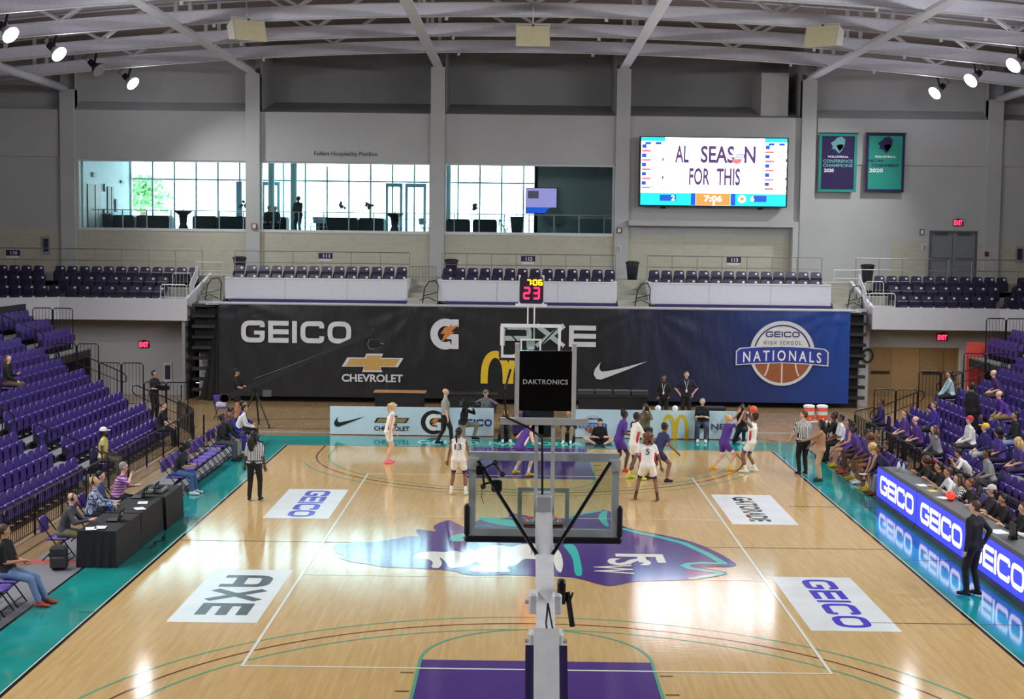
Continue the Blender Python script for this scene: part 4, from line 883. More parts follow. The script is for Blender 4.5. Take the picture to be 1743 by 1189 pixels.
def goal(s, label):
    """s=-1: near goal seen from behind, s=+1: far goal facing us"""
    Y = lambda d: s*(13.1+d)            # distance behind the glass
    t = thing('basketball_goal', label, 'basketball hoop', (0,s*17.6,0), 0, 'portable basketball goals')
    def B(name, mb, m, parent=t, smooth=False): return mb.build(name, m, parent, smooth)
    def bx(x0,x1,d0,d1,z0,z1): y0, y1 = sorted((Y(d0),Y(d1))); return MB().box(x0,x1,y0,y1,z0,z1)
    f = MB()
    for q in ((-0.915,-0.83,2.92,3.97),(0.83,0.915,2.92,3.97)): f.box(q[0],q[1],min(Y(0),Y(0.09)),max(Y(0),Y(0.09)),q[2],q[3])
    for q in ((3.87,3.97),(2.92,3.03)): f.box(-0.83,0.83,min(Y(0),Y(0.09)),max(Y(0),Y(0.09)),q[0],q[1])
    B('backboard_frame', f, GG if s < 0 else GW)
    B('glass', bx(-0.83,0.83,0.0,0.012,3.03,3.87), glass_mat('backboard_glass',(236,244,240),0.06))
    q = MB(); fr = (Vector((0,Y(-0.002),3.05)), Vector((1,0,0)), Vector((0,0,1)), Vector((0,1,0)))
    q.stroke([(-0.29,0.03),(-0.29,0.45),(0.29,0.45),(0.29,0.03)],0.05,fr,0,0.002,True); B('target_square', q, GW)
    pd = MB(); y0, y1 = sorted((Y(-0.03),Y(0.11))); pd.bevbox(-0.96,0.96,y0,y1,2.86,2.94,0.02); pd.bevbox(-0.965,-0.90,y0,y1,2.94,3.32,0.02); pd.bevbox(0.90,0.965,y0,y1,2.94,3.32,0.02); B('edge_padding', pd, PADK)
    rc = Vector((0,Y(-0.375),3.05)); rm = MB(); rm.path([(rc.x+0.23*math.cos(a),rc.y+0.23*math.sin(a),3.05) for a in np.linspace(0,2*math.pi,25)],0.011,6); B('rim', rm, RIMO, smooth=True)
    B('rim_plate', MB().box(-0.24,0.24,min(Y(-0.15),Y(-0.002)),max(Y(-0.15),Y(-0.002)),2.99,3.07), RIMO)
    nt_ = MB(); N = 12
    for k in range(N):
        for sg in (1,-1):
            pts = []
            for j in range(6):
                a = 2*math.pi*(k+sg*j*0.5)/N; r = 0.23-0.10*math.sin(min(1,j/5*1.1)*1.57)*0.9; pts.append((rc.x+r*math.cos(a),rc.y+r*math.sin(a),3.04-0.42*j/5))
            nt_.path(pts,0.005,4)
    o = B('net', nt_, NET); o['kind'] = 'stuff'
    # boom and mast
    A = Vector((0,Y(0.3),3.22)); Bq = Vector((0,Y(2.7),2.32))
    m_ = MB(); m_.bar(A,Bq,0.20,0.22); B('boom', m_, GW)
    m_ = MB(); m_.bar(Bq+Vector((0,0,0.12)),(0,s*17.8,0.45),0.26,0.30); B('mast', m_, GW)
    m_ = MB(); m_.bar(A,(0,Y(0.05),3.35),0.16,0.3); m_.bevbox(-0.10,0.10,*sorted((Y(0.05),Y(0.4))),3.12,3.5,0.02); B('mount_head', m_, GG)
    for z, yy in ((2.62,2.0),(2.36,2.6)):
        for sx in (-1,1): c = Vector((sx*0.13,Y(yy),z)); B('pivot_bracket', MB().bevbox(c.x-0.05,c.x+0.05,c.y-0.12,c.y+0.12,c.z-0.11,c.z+0.11,0.02), GW); B('bolt', MB().tube((c.x+sx*0.05,c.y,c.z),(c.x+sx*0.09,c.y,c.z),0.025,n=8), GG)
    for sx in (-1,1):
        st = MB(); st.tube((sx*0.80,Y(0.12),3.86),(sx*0.09,Y(1.25),2.98),0.022,n=8); B('diagonal_strut', st, ROD); B('corner_plate', MB().box(sx*0.86-0.07,sx*0.86+0.07,*sorted((Y(0.09),Y(0.12))),3.76,3.9), GW)
        pdm = MB(); c0 = Vector((sx*0.17,Y(2.75),2.25)); c1 = Vector((sx*0.17,s*17.5,0.55)); pdm.bar(c0,c1,0.09,0.42); B('mast_pad', pdm, PADP)
        hb = MB(); k0 = c0.lerp(c1,0.32)+Vector((-sx*0.03,-s*-0.24,0)); k1 = c0.lerp(c1,0.75)+Vector((-sx*0.03,-s*-0.24,0)); hb.path([k0+Vector((-sx*0.06,0,0)),k0,k1,k1+Vector((-sx*0.06,0,0))],0.012,6); B('handle', hb, GW)
    bs = MB(); bs.bevbox(-0.55,0.55,*sorted((s*16.9,s*19.2)),0.05,0.5,0.06); B('base', bs, PADP)
    for sx in (-1,1):
        for yy in (17.1,19.0): B('caster', MB().tube((sx*0.45-0.03,s*yy,0.06),(sx*0.45+0.03,s*yy,0.06),0.06,n=10), BLK)
    # shot clock on its posts
    for sx in (-1,1): B('clock_post', MB().bar((sx*0.10,Y(0.35),3.2),(sx*0.10,Y(0.2),4.35 if s < 0 else 4.5),0.045), GW)
    if s < 0:
        c = py(927.5,653,Y(0.2)); w, h = 0.315, 0.41
        B('clock_crossbar', MB().box(-0.54,0.52,Y(0.25),Y(0.16),4.33,4.41), GW)
        cl = B('shot_clock', MB().box(-w,w,Y(0.22),Y(0.12),4.50,5.22), mat('clock_back',(6,6,8),0.22))
        for sx in (-1,1): MB().box(*sorted((sx*w,sx*(w+0.055))),Y(0.23),Y(0.11),4.40,5.31).build('clock_side', mat('clock_side_white',(248,248,252),0.4), cl)
        fr = (Vector((0,Y(0.22)-0.003,4.86)), Vector((1,0,0)), Vector((0,0,1)), Vector((0,-1,0)))
        mb = MB(); text_fit(mb,'DAKTRONICS',0,-0.01,0.54,0.06,fr,0,bold=0.02,spacing=1.1); mb.build('clock_lettering', WHT, cl)
        # cable looping off the crossbar
        cb = MB(); cb.path([(-0.42,Y(0.24),5.0),(-0.50,Y(0.26),4.7),(-0.46,Y(0.26),4.42),(-0.2,Y(0.26),4.30),(-0.03,Y(0.3),4.18),(-0.02,Y(0.32),3.4)],0.014,6); B('cable', cb, CAMB, smooth=True)
        cb = MB(); cb.path([(0.02,Y(2.45),2.72),(0.0,Y(2.6),2.55),(0.03,Y(2.8),2.3),(-0.02,Y(3.1),1.9),(0.05,Y(3.3),1.5)],0.012,6); cb.path([(0.02,Y(2.45),2.72),(0.09,Y(2.75),2.4),(0.13,Y(3.0),2.0),(0.03,Y(3.3),1.6)],0.01,6); B('cable', cb, CAMB, smooth=True)
        gm = MB(); gm.tube((0.24,Y(1.95),2.72),(0.30,Y(2.0),2.35),0.03,n=8); B('gas_spring', gm, CAMB)
        gm = MB(); gm.bevbox(0.13,0.22,Y(2.05),Y(1.9),2.6,2.86,0.02); gm.path([(0.2,Y(1.95),2.66),(0.26,Y(1.95),2.58),(0.3,Y(1.97),2.72)],0.012,6); B('crank_box', gm, CAMB)
    else:
        B('clock_crossbar', MB().box(-0.48,0.48,Y(0.16),Y(0.3),4.50,4.58), GW)
        for sx in (-1,1): B('clock_bracket', MB().box(sx*0.36-0.03,sx*0.36+0.03,Y(0.16),Y(0.3),4.58,5.45), GW)
        cl = B('shot_clock', MB().bevbox(-0.36,0.36,Y(0.1),Y(0.3),4.62,5.38,0.02), mat('clock_case',(26,18,44),0.5))
        fr = (Vector((0,Y(0.098),4.62)), Vector((1,0,0)), Vector((0,0,1)), Vector((0,-1,0)))
        ER = emis('digit_red',(255,30,70),5.0); EA = emis('digit_amber',(255,170,20),4.0)
        mb = MB(); seven(mb,'2',-0.22,0.13,0.16,0.32,0.055,fr,0,0.006); mb.build('clock_digit', ER, cl); mb = MB(); seven(mb,'3',0.07,0.13,0.16,0.32,0.055,fr,0,0.006); mb.build('clock_digit', ER, cl)
        for ch, x in (('7',-0.13),('0',0.06),('6',0.22)): mb = MB(); seven(mb,ch,x,0.54,0.10,0.15,0.04,fr,0,0.006); mb.build('clock_digit', EA, cl)
        mb = MB(); mb.stroke([(0.015,0.57),(0.015,0.6)],0.03,fr,0,0.006); mb.stroke([(0.015,0.64),(0.015,0.67)],0.03,fr,0,0.006); mb.build('clock_colon', EA, cl)
    return t
g1 = goal(-1,'near basketball goal seen from behind, with black shot clock back above the glass')
g2 = goal(1,'far basketball goal with lit shot clock reading 23')
# remote camera clamped on the near goal
rcx = py(838,815,-13.3); rc = thing('remote_camera','black remote camera clamped to the near backboard frame on articulated arms','camera',rcx)
def rb_(name, mb): mb.build(name, CAMB, rc, local=True)
m = MB(); m.tube((-0.12,0,0.12),(0.03,0,0.20),0.014,n=6); m.tube((0.03,0,0.20),(0.12,0,0.06),0.014,n=6); m.tube((-0.12,0,0.12),(-0.10,0,-0.06),0.014,n=6); m.tube((-0.10,0,-0.06),(0.02,0,-0.03),0.014,n=6); rb_('arm', m)
for p in ((0.03,0,0.20),(0.12,0,0.06),(-0.12,0,0.12),(-0.11,0,-0.09)): rb_('knuckle', MB().ball(p,0.035,8,6))
m = MB(); m.bevbox(-0.01,0.12,-0.05,0.05,-0.15,-0.01,0.02); rb_('body', m); m = MB(); m.tube((0.06,0.03,-0.08),(0.06,0.14,-0.1),0.045,n=10); rb_('lens', m)
m = MB(); m.bevbox(-0.20,-0.12,-0.04,0.04,0.05,0.17,0.015); rb_('clamp', m); m = MB(); m.path([(-0.12,0,-0.1),(-0.13,0,-0.22),(-0.1,0,-0.3)],0.004,4); rb_('cable', m)
p_ = py(930,862,-13.35); rc2 = thing('hoop_camera','small black camera fixed above the boom behind the near glass','camera',p_); MB().bevbox(-0.035,0.035,-0.05,0.05,-0.035,0.035,0.01).build('body', CAMB, rc2, local=True); MB().tube((0,0.05,0),(0,0.1,0),0.02,n=8).build('lens', CAMB, rc2, local=True); MB().tube((0,0,-0.03),(0.01,0,-0.16),0.012,n=6).build('mount', CAMB, rc2, local=True)

# ================================================================== LOWER STANDS
PURS = mat('seat_purple',(68,48,132),0.42,var=0.04); PURD = mat('seat_purple_deep',(66,46,132),0.5); ARM = mat('seat_bracket',(30,24,48),0.5)
DECK = mat('bleacher_deck',(120,120,124),0.6,var=0.08,vscale=2); RISER = mat('bleacher_riser',(38,38,42),0.7)
TR, RH, PIT = 0.768, 0.323, 0.51
X1 = {-1: 11.72, 1: 12.0}
def make_seat():
    t = thing('bleacher_seat','x','seat')
    # faces local -Y ; back at y=0
    b = MB(); w = 0.225
    pr = [(-w,0.36),(w,0.36),(w+0.005,0.66),(w-0.03,0.75),(w-0.10,0.79),(-w+0.10,0.79),(-w+0.03,0.75),(-w-0.005,0.66)]
    fr = (Vector((0,0,0)), Vector((1,0,0)), Vector((0,0.12,1)), Vector((0,-1,0.12)))
    b.prism(pr, fr, 0, 0.04); b.build('backrest', PURS, t, local=True)
    b = MB(); pr = [(-w+.01,0.20),(w-.01,0.20),(w,0.26),(w,0.53),(w-.04,0.56),(-w+.04,0.56),(-w,0.53),(-w,0.26)]
    fr = (Vector((0,-0.07,0)), Vector((1,0,0)), Vector((0,0.06,1)), Vector((0,-1,0.06))); b.prism(pr, fr, 0, 0.06); b.build('seat', PURS, t, local=True)
    b = MB(); b.box(-0.25,-0.228,-0.14,0.05,0.30,0.50); b.box(0.228,0.25,-0.14,0.05,0.30,0.50); b.box(-0.03,0.03,-0.05,0.02,0.0,0.36); b.box(-0.25,0.25,-0.03,0.03,0.30,0.36); b.box(-0.1,0.1,-0.12,0.06,0.0,0.02); b.build('bracket', ARM, t, local=True)
    return t
SEAT0 = make_seat(); SEAT_USED = [False]; NSEAT = [0,0]
SIDE = {-1:'left', 1:'right'}
GUARDB = mat('guard_black',(34,34,38),0.4,0.5)
def row_pos(s, k): return s*(X1[s]+(k-1)*TR), (k-1)*RH
AISLE = {-1:(6.4,7.5), 1:(6.3,7.4)}
ENDS = {-1:[14.7,16.2,16.6,16.9,17.3,17.6,17.9,18.1,18.2,18.3], 1:[16.8,17.6,17.6,17.6,17.9,18.4,18.8,18.9,19.0,19.1]}
FAR = {-1:(19.4,23.0), 1:(20.2,24.0)}
SKIP = []      # seats taken by spectators: (side,row,y)
OUTER = []
def add_seat(s, k, y, idx, part):
    x, z = row_pos(s, k)
    u, v = proj((x,y,z+0.6))
    if u < -12 or u > 1755:
        if -420 < u < 2160: OUTER.append((s,x,y,z))      # beyond the picture's edge
        return
    for (ss, kk, yy) in SKIP:
        if ss == s and kk == k and abs(yy-y) < PIT*0.5: return
    o = SEAT0 if not SEAT_USED[0] else copy_tree(SEAT0); SEAT_USED[0] = True; NSEAT[0] += 1
    row = 'front row' if k == 1 else f'{ORD[k]} row up'
    place(o, (x,y,z), math.pi/2 if s < 0 else -math.pi/2, f'purple tip-up seat, {SIDE[s]} stand, {row}, {ORD[idx]} seat {part}', f'purple tip-up seats of the {SIDE[s]} stand')
def build_stand(s):
    nr = 10
    st = thing('telescopic_stand', f'{SIDE[s]} telescopic stand with grey decks in stepped rows', 'bleachers', (s*X1[s],5,0))
    for k in range(1,nr+1):
        x, z = row_pos(s,k); e = ENDS[s][k-1]+0.3 if k < 8 else FAR[s][1]+0.3
        xa, xb = x-s*0.62, x+s*0.148; x0, x1 = min(xa,xb), max(xa,xb)
        if z > 0.01:
            MB().box(x0,x1,-22,e,z-0.05,z).build('deck', DECK, st); MB().box(*sorted((xa,xa+s*0.03)),-22,e,max(0,z-RH),z-0.05).build('riser', RISER, st)
        a0, a1 = AISLE[s]
        if k > 1:
            MB().box(*sorted((x-s*0.95,x-s*0.62)),a0+0.08,a1-0.08,z-RH,z-RH*0.5).build('aisle_step', DECK, st)
        n = int((a0-(-9.0))/PIT)
        for i in range(n): add_seat(s,k,a0-0.28-i*PIT,i+1,'this side of the aisle')
        n = int((ENDS[s][k-1]-a1)/PIT)
        for i in range(n): add_seat(s,k,a1+0.28+i*PIT,i+1,'beyond the aisle')
        if k >= 8:
            n = int((FAR[s][1]-FAR[s][0])/PIT)
            for i in range(n): add_seat(s,k,FAR[s][0]+0.28+i*PIT,i+1,'of the far end block')
    x, z = row_pos(s,nr); MB().box(*sorted((x+s*0.15,x+s*0.25)),-22,FAR[s][1],0,z+1.0).build('rear_screen', RISER, st)
    mb = MB()
    for (ss, xx, yy, zz) in OUTER:
        if ss != s: continue
        for c in SEAT0.children:
            if c.name.startswith('bracket'): continue
            mb.add([(xx-ss*-v.co.y*1.0 if False else xx+ss*v.co.y, yy-ss*v.co.x, zz+v.co.z) for v in c.data.vertices],[tuple(p.vertices) for p in c.data.polygons])
    if mb.v: o = mb.build('outer_seating', PURS, st); o['kind'] = 'stuff'
    # dark sides under the far end
    for k in range(2,nr+1):
        x, z = row_pos(s,k); e = ENDS[s][k-1]+0.3 if k < 8 else FAR[s][1]+0.3
        MB().box(*sorted((x-s*0.62,x+s*0.14)),e-0.05,e,0,z-0.05).build('end_panel', RISER, st)
def guard(name_label, p0, p1, h, m, panel=1.83, z0=0.08, gap=0.115, rounded=True, cat='railing', group=None, sub='rail_panel'):
    """railing of bolted panels from p0 to p1 (may rise)"""
    p0 = Vector(p0); p1 = Vector(p1); L = (p1-p0).length; n = max(1, round(L/panel)); t = thing('guard_railing', name_label, cat, p0, 0, group); d = (p1-p0)/n
    for i in range(n):
        a = p0+d*i+d.normalized()*0.02; b = p0+d*(i+1)-d.normalized()*0.02; up = Vector((0,0,1))
        mb = MB(); r = 0.02
        c = 0.07; dd = d.normalized()
        mb.path([a+up*0,a+up*(h-c),a+dd*c+up*h,b-dd*c+up*h,b+up*(h-c),b+up*0],r,6); mb.tube(a+up*z0,b+up*z0,0.014,n=5)
        fo = mb.build(sub, m, t); bal = MB(); nn = max(2,int((b-a).length/gap))
        for j in range(1,nn): q = a.lerp(b,j/nn); bal.tube(q+up*z0,q+up*(h-0.015),0.008,n=4,caps=False)
        bo = bal.build('balusters', m, fo); bo['kind'] = 'stuff'
    return t
def handrail(p0, p1, h, m, label):
    t = thing('handrail', label, 'handrail', p0); p0 = Vector(p0); p1 = Vector(p1); u = Vector((0,0,1)); d = (p1-p0)
    b = MB(); e = d.normalized()*0.14
    b.path([p0+u*(h-0.35),p0-e+u*(h-0.25),p0-e+u*(h-0.08),p0+u*h,p1+u*h,p1+e+u*(h-0.1),p1+e+u*(h-0.28),p1+u*(h-0.35)],0.02,6); b.build('rail', m, t)
    for q in (p0+d*0.12,p0+d*0.85): MB().tube(q,q+u*(h-0.02),0.018,n=6).build('post', m, t)
    b = MB(); b.tube(p0+u*(h-0.35),p1+u*(h-0.35),0.014,n=5); b.build('mid_rail', m, t)

# ================================================================== UPPER DECK SEATS, RAILS, SIGNS, BINS
UPS = mat('upper_seat',(34,26,68),0.35,var=0.04); UPD = mat('upper_seat_deep',(26,20,50),0.5); GLINTW = mat('seat_glint',(236,236,240),0.3)
def make_upper():
    t = thing('arena_chair','x','seat'); w = 0.22
    b = MB(); pr = [(-w+.015,0.38),(w-.015,0.38),(w,0.62),(w-0.02,0.76),(w-0.07,0.80),(-w+0.07,0.80),(-w+0.02,0.76),(-w,0.62)]
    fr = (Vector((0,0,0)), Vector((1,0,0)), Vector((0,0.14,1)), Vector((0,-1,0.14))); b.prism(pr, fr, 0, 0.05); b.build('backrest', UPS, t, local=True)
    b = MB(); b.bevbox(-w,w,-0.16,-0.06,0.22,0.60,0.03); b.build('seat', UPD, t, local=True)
    b = MB(); b.prism([(0.10+p[0],0.70+p[1]) for p in arc2(0,0,0.055,0.045,0,360,8)[:-1]], fr, 0.05, 0.056); b.build('glint_spot', GLINTW, t, local=True)  # white disc stands for the glint on the plastic
    b = MB(); b.box(-0.25,-0.22,-0.1,0.06,0.0,0.5); b.build('bracket', ARM, t, local=True)
    return t
UP0 = make_upper(); UP_USED = [False]
def add_upper(x, y, z, rz, label, group):
    u, v = proj((x,y,z+0.7))
    if u < -110 or u > 1850: return
    o = UP0 if not UP_USED[0] else copy_tree(UP0); UP_USED[0] = True; NSEAT[1] += 1
    place(o, (x,y,z), rz, label, group)
NMS = {110:'far left',111:'left',112:'middle',113:'right'}
for (u0, u1), num in zip(((397,694),(752,1048),(1103,1399)),(111,112,113)):
    for r, (Y, z) in enumerate(((28.65,4.18),(29.5,4.5))):
        xa, xb = ux_(u0,Y)+0.25, ux_(u1,Y)-0.25
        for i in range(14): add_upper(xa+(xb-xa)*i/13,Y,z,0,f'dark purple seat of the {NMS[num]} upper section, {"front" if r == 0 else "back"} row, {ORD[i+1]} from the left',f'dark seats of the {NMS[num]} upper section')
def corner_row(s, r, segs, Y, z):
    for (u0, u1), nm in segs:
        xa, xb = ux_(u0,Y), ux_(u1,Y); n = max(1,round((xb-xa)/0.51)); 
        for i in range(n): add_upper(xa+0.25+i*0.51,Y,z,0,f'dark purple upper seat, {SIDE[s]} corner {nm}, {["bottom","second","third","top"][r]} row, {ORD[i+1]} from the left',f'dark seats of the {SIDE[s]} corner')
for r, (L, R) in enumerate(((((-110,110),(127,272)),((1533,1678),(1703,1850))),(((-110,97),(112,275)),((1525,1690),(1710,1850))),(((-110,86),(99,290)),((1512,1700),(1722,1850))),(((-110,70),(92,342)),((1487,1708),(1731,1850))))):
    Y, z = 27.05+0.85*r, 3.27+0.37*r
    corner_row(-1,r,((L[0],'outer block'),(L[1],'block')),Y,z); corner_row(1,r,((R[0],'block'),(R[1],'outer block')),Y,z)
RAILG = mat('rail_steel',(150,148,138),0.4,0.5); RAILW = mat('rail_white',(206,208,212),0.4)
def deck_rail(u0, u1, n, label):
    Y = 30.3; x0, x1 = ux_(u0,Y), ux_(u1,Y); t = thing('deck_railing', label, 'railing', ((x0+x1)/2,Y,4.86))
    MB().tube((x0,Y,5.90),(x1,Y,5.90),0.022,n=6).build('top_rail', RAILG, t); MB().tube((x0,Y,5.42),(x1,Y,5.42),0.018,n=6).build('mid_rail', RAILG, t)
    for i in range(n+1): x = x0+(x1-x0)*i/n; MB().tube((x,Y,4.86),(x,Y,5.9),0.02,n=6).build('post', RAILG, t)
deck_rail(400,697,6,'grey pipe railing behind the left upper section'); deck_rail(752,1047,7,'grey pipe railing behind the middle upper section'); deck_rail(1101,1398,7,'grey pipe railing behind the right upper section'); deck_rail(-110,345,10,'grey pipe railing behind the left corner seats'); deck_rail(1456,1850,10,'grey pipe railing behind the right corner seats')
SGN = mat('section_navy',(30,26,70),0.5)
for u, v, num in ((22,431,110),(554,436,111),(899,441,112),(1249,443,113)):
    p = py(u,v,30.27); t = thing('section_sign', f'navy sign with white number {num} on the {NMS[num]} upper railing', 'sign', p, 0, 'section signs'); MB().box(-0.30,0.30,0,0.03,-0.10,0.14).build('plate', SGN, t, local=True)
    mb = MB(); text_fit(mb,str(num),0.04,0.02,0.28,0.15,(Vector((0,-0.004,0)),Vector((1,0,0)),Vector((0,0,1)),Vector((0,-1,0))),0,bold=0.02); mb.build('number', WHT, t, local=True); MB().box(-0.28,0.24,0,0.02,-0.2,-0.10).build('strip', PALE, t, local=True)
BIN = mat('bin_navy',(34,36,48),0.5)
for u, lab in ((408,'dark waste bin on the concourse left of the left upper section'),(768,'dark waste bin on the concourse at the left end of the middle upper section'),(1076,'dark waste bin on the concourse between the middle and right upper sections'),(1476,'dark waste bin on the concourse right of the right upper section')):
    x = ux_(u,31.0); t = thing('waste_bin', lab, 'bin', (x,31.0,4.86), 0, 'concourse waste bins'); b = MB(); b.lathe((0,0,0),[(0.20,0),(0.27,0.62),(0.28,0.68)],14); b.build('body', BIN, t, True, local=True); b = MB(); b.lathe((0,0,0),[(0.30,0.68),(0.30,0.75),(0.18,0.80)],14); b.build('lid', BLK, t, local=True)
# white stair railings of the corner blocks
for s in (-1,1):
    def cu(u): return u if s < 0 else 1798-u
    def rail_(pts, z0, lab):
        t = guard(lab, pts[0], pts[1], 0.55, RAILW, panel=9, z0=0.05, gap=0.14, sub='rail_panel'); return t
    a = Vector((ux_(cu(318),26.4),26.45,4.02)); b_ = Vector((ux_(cu(272),26.4),26.45,4.02)); rail_((b_,a),0,f'short white baluster rail on the {SIDE[s]} corner parapet')
    a2 = Vector((ux_(cu(322),26.5),26.6,4.05)); b2 = Vector((ux_(cu(337),29.0),29.0,4.75)); rail_((a2,b2),0,f'sloping white rail beside the {SIDE[s]} corner stairs')
    a3 = Vector((ux_(cu(293),28.6),28.6,4.42)); b3 = Vector((ux_(cu(326),28.6),28.6,4.42)); rail_((a3,b3),0,f'upper white baluster rail beside the {SIDE[s]} corner seats')
    a4 = Vector((ux_(cu(333),29.6),29.6,4.86)); b4 = Vector((ux_(cu(379),29.6),29.6,4.86)); t = thing('stair_rail', f'white pipe rail across the head of the {SIDE[s]} stairs', 'railing', a4)
    MB().tube(a4+Vector((0,0,0.55)),b4+Vector((0,0,0.55)),0.02,n=6).build('top_rail', RAILW, t); MB().tube(a4+Vector((0,0,0.2)),b4+Vector((0,0,0.2)),0.02,n=6).build('mid_rail', RAILW, t)
    for q in (a4,b4): MB().tube(q,q+Vector((0,0,0.55)),0.02,n=6).build('post', RAILW, t)
for u, lab in ((358,'black looped handrail on the stairs left of the left upper section'),(728,'black looped handrail on the stairs between the left and middle sections'),(1090,'black looped handrail on the stairs between the middle and right sections'),(1452,'black looped handrail on the stairs right of the right upper section')):
    x = ux_(u,27.7); t = thing('stair_handrail', lab, 'handrail', (x,27.6,3.9), 0, 'black stair handrails')
    b = MB(); b.path([(x-0.2,27.65,3.9),(x-0.12,27.65,4.5),(x+0.05,27.7,4.78),(x+0.3,27.9,4.82),(x+0.42,27.9,4.6),(x+0.40,27.8,4.2),(x+0.42,27.7,3.9)],0.025,6); b.build('loop', BLK, t); b = MB(); b.path([(x-0.16,27.65,4.2),(x+0.41,27.8,4.35)],0.02,5); b.path([(x-0.3,27.6,4.02),(x,27.6,4.15),(x+0.35,27.6,4.0)],0.02,5); b.build('cross_bar', BLK, t)
for u, lab in ((719,'pale slatted gate on the stairs between the left and middle upper sections'),):
    x0, x1 = ux_(697,29.4), ux_(741,29.4); t = thing('stair_gate', lab, 'gate', ((x0+x1)/2,29.4,4.8)); b = MB(); b.tube((x0,29.4,5.35),(x1,29.4,5.35),0.02,n=6); b.build('top_rail', RAILG, t); b = MB(); [b.tube((x,29.4,4.5),(x,29.4,5.35),0.012,n=4) for x in np.linspace(x0,x1,9)]; bb = b.build('slats', RAILG, t); bb['kind'] = 'stuff'
# ================================================================== PEOPLE
def capsule_mesh(p0, r0, p1, r1, n=10):
    """closed tapered capsule as verts/faces"""
    p0 = np.array(p0,float); p1 = np.array(p1,float); d = p1-p0; L = np.linalg.norm(d)
    d = d/L if L > 1e-6 else np.array([0,0,1.0])
    t = np.array([0,0,1.0]) if abs(d[2]) < 0.9 else np.array([1.0,0,0]); a = np.cross(d,t); a /= np.linalg.norm(a); b = np.cross(d,a)
    rings = []
    for (c, r, angs) in ((p0,r0,(-75,-45,-15)),(p1,r1,(15,45,75))):
        for g in angs: g = math.radians(g); rings.append((c+d*(r*math.sin(g)), r*math.cos(g)))
    th = np.arange(n)*2*math.pi/n; vs = []
    for c, r in rings: vs.append(c+np.outer(np.cos(th)*r,a)+np.outer(np.sin(th)*r,b))
    vs = np.concatenate(vs); m = len(rings); fs = []
    for j in range(m-1):
        for i in range(n): fs.append((j*n+i, j*n+(i+1)%n, (j+1)*n+(i+1)%n, (j+1)*n+i))
    fs.append(tuple(range(n-1,-1,-1))); fs.append(tuple(range((m-1)*n,m*n)))
    return vs, fs
def ik(a, c, l1, l2, pole):
    a = Vector(a); c = Vector(c); d = c-a; L = d.length
    if L > (l1+l2)*0.995: d = d*((l1+l2)*0.995/L); c = a+d; L = d.length
    if L < abs(l1-l2)+0.02: L = abs(l1-l2)+0.02
    x = (l1*l1-l2*l2+L*L)/(2*L); h = math.sqrt(max(0,l1*l1-x*x)); dn = d.normalized(); p = Vector(pole); p = p-dn*p.dot(dn)
    if p.length < 1e-4: p = Vector((1,0,0))-dn*dn.x
    return a+dn*x+p.normalized()*h, c
SKINS = {'pale':(224,178,152),'tan':(196,146,112),'brown':(134,90,66),'dark':(92,60,46)}
HAIRC = {'blonde':(206,170,110),'brown':(86,58,40),'black':(24,20,20),'grey':(150,146,140),'auburn':(110,66,42),'none':None}
def cloth(rgb): return mat('cloth_%d_%d_%d'%rgb, rgb, 0.8, var=0.05, vscale=14)
def stripes(c1, c2, sc, axis):
    nm = 'stripe_%s_%s_%s_%d'%(c1,c2,axis,sc)
    if nm in MATS: return MATS[nm]
    m = bpy.data.materials.new('striped_cloth'); m.use_nodes = True; nt = m.node_tree; b = nt.nodes['Principled BSDF']; b.inputs['Roughness'].default_value = 0.8
    tc = nt.nodes.new('ShaderNodeTexCoord'); w = nt.nodes.new('ShaderNodeTexWave'); w.bands_direction = axis; w.inputs['Scale'].default_value = sc; nt.links.new(tc.outputs['Object'], w.inputs['Vector'])
    r = nt.nodes.new('ShaderNodeValToRGB'); r.color_ramp.interpolation = 'CONSTANT'; r.color_ramp.elements[0].color = (*srgb(c1),1); r.color_ramp.elements[1].position = 0.5; r.color_ramp.elements[1].color = (*srgb(c2),1)
    nt.links.new(w.outputs['Fac'], r.inputs[0]); nt.links.new(r.outputs[0], b.inputs['Base Color']); MATS[nm] = m; return m
def blotch(c1, c2, c3, sc):
    nm = 'blotch_%s_%s'%(c1,c2)
    if nm in MATS: return MATS[nm]
    m = bpy.data.materials.new('patterned_cloth'); m.use_nodes = True; nt = m.node_tree; b = nt.nodes['Principled BSDF']; b.inputs['Roughness'].default_value = 0.8
    tc = nt.nodes.new('ShaderNodeTexCoord'); w = nt.nodes.new('ShaderNodeTexNoise'); w.inputs['Scale'].default_value = sc; nt.links.new(tc.outputs['Object'], w.inputs['Vector'])
    r = nt.nodes.new('ShaderNodeValToRGB'); r.color_ramp.interpolation = 'CONSTANT'; r.color_ramp.elements[0].color = (*srgb(c1),1); r.color_ramp.elements[1].position = 0.47; r.color_ramp.elements[1].color = (*srgb(c2),1); e = r.color_ramp.elements.new(0.57); e.color = (*srgb(c3),1)
    nt.links.new(w.outputs['Fac'], r.inputs[0]); nt.links.new(r.outputs[0], b.inputs['Base Color']); MATS[nm] = m; return m
REF = stripes((20,20,22),(232,232,230),9.0,'X')
NPEOPLE = [0]
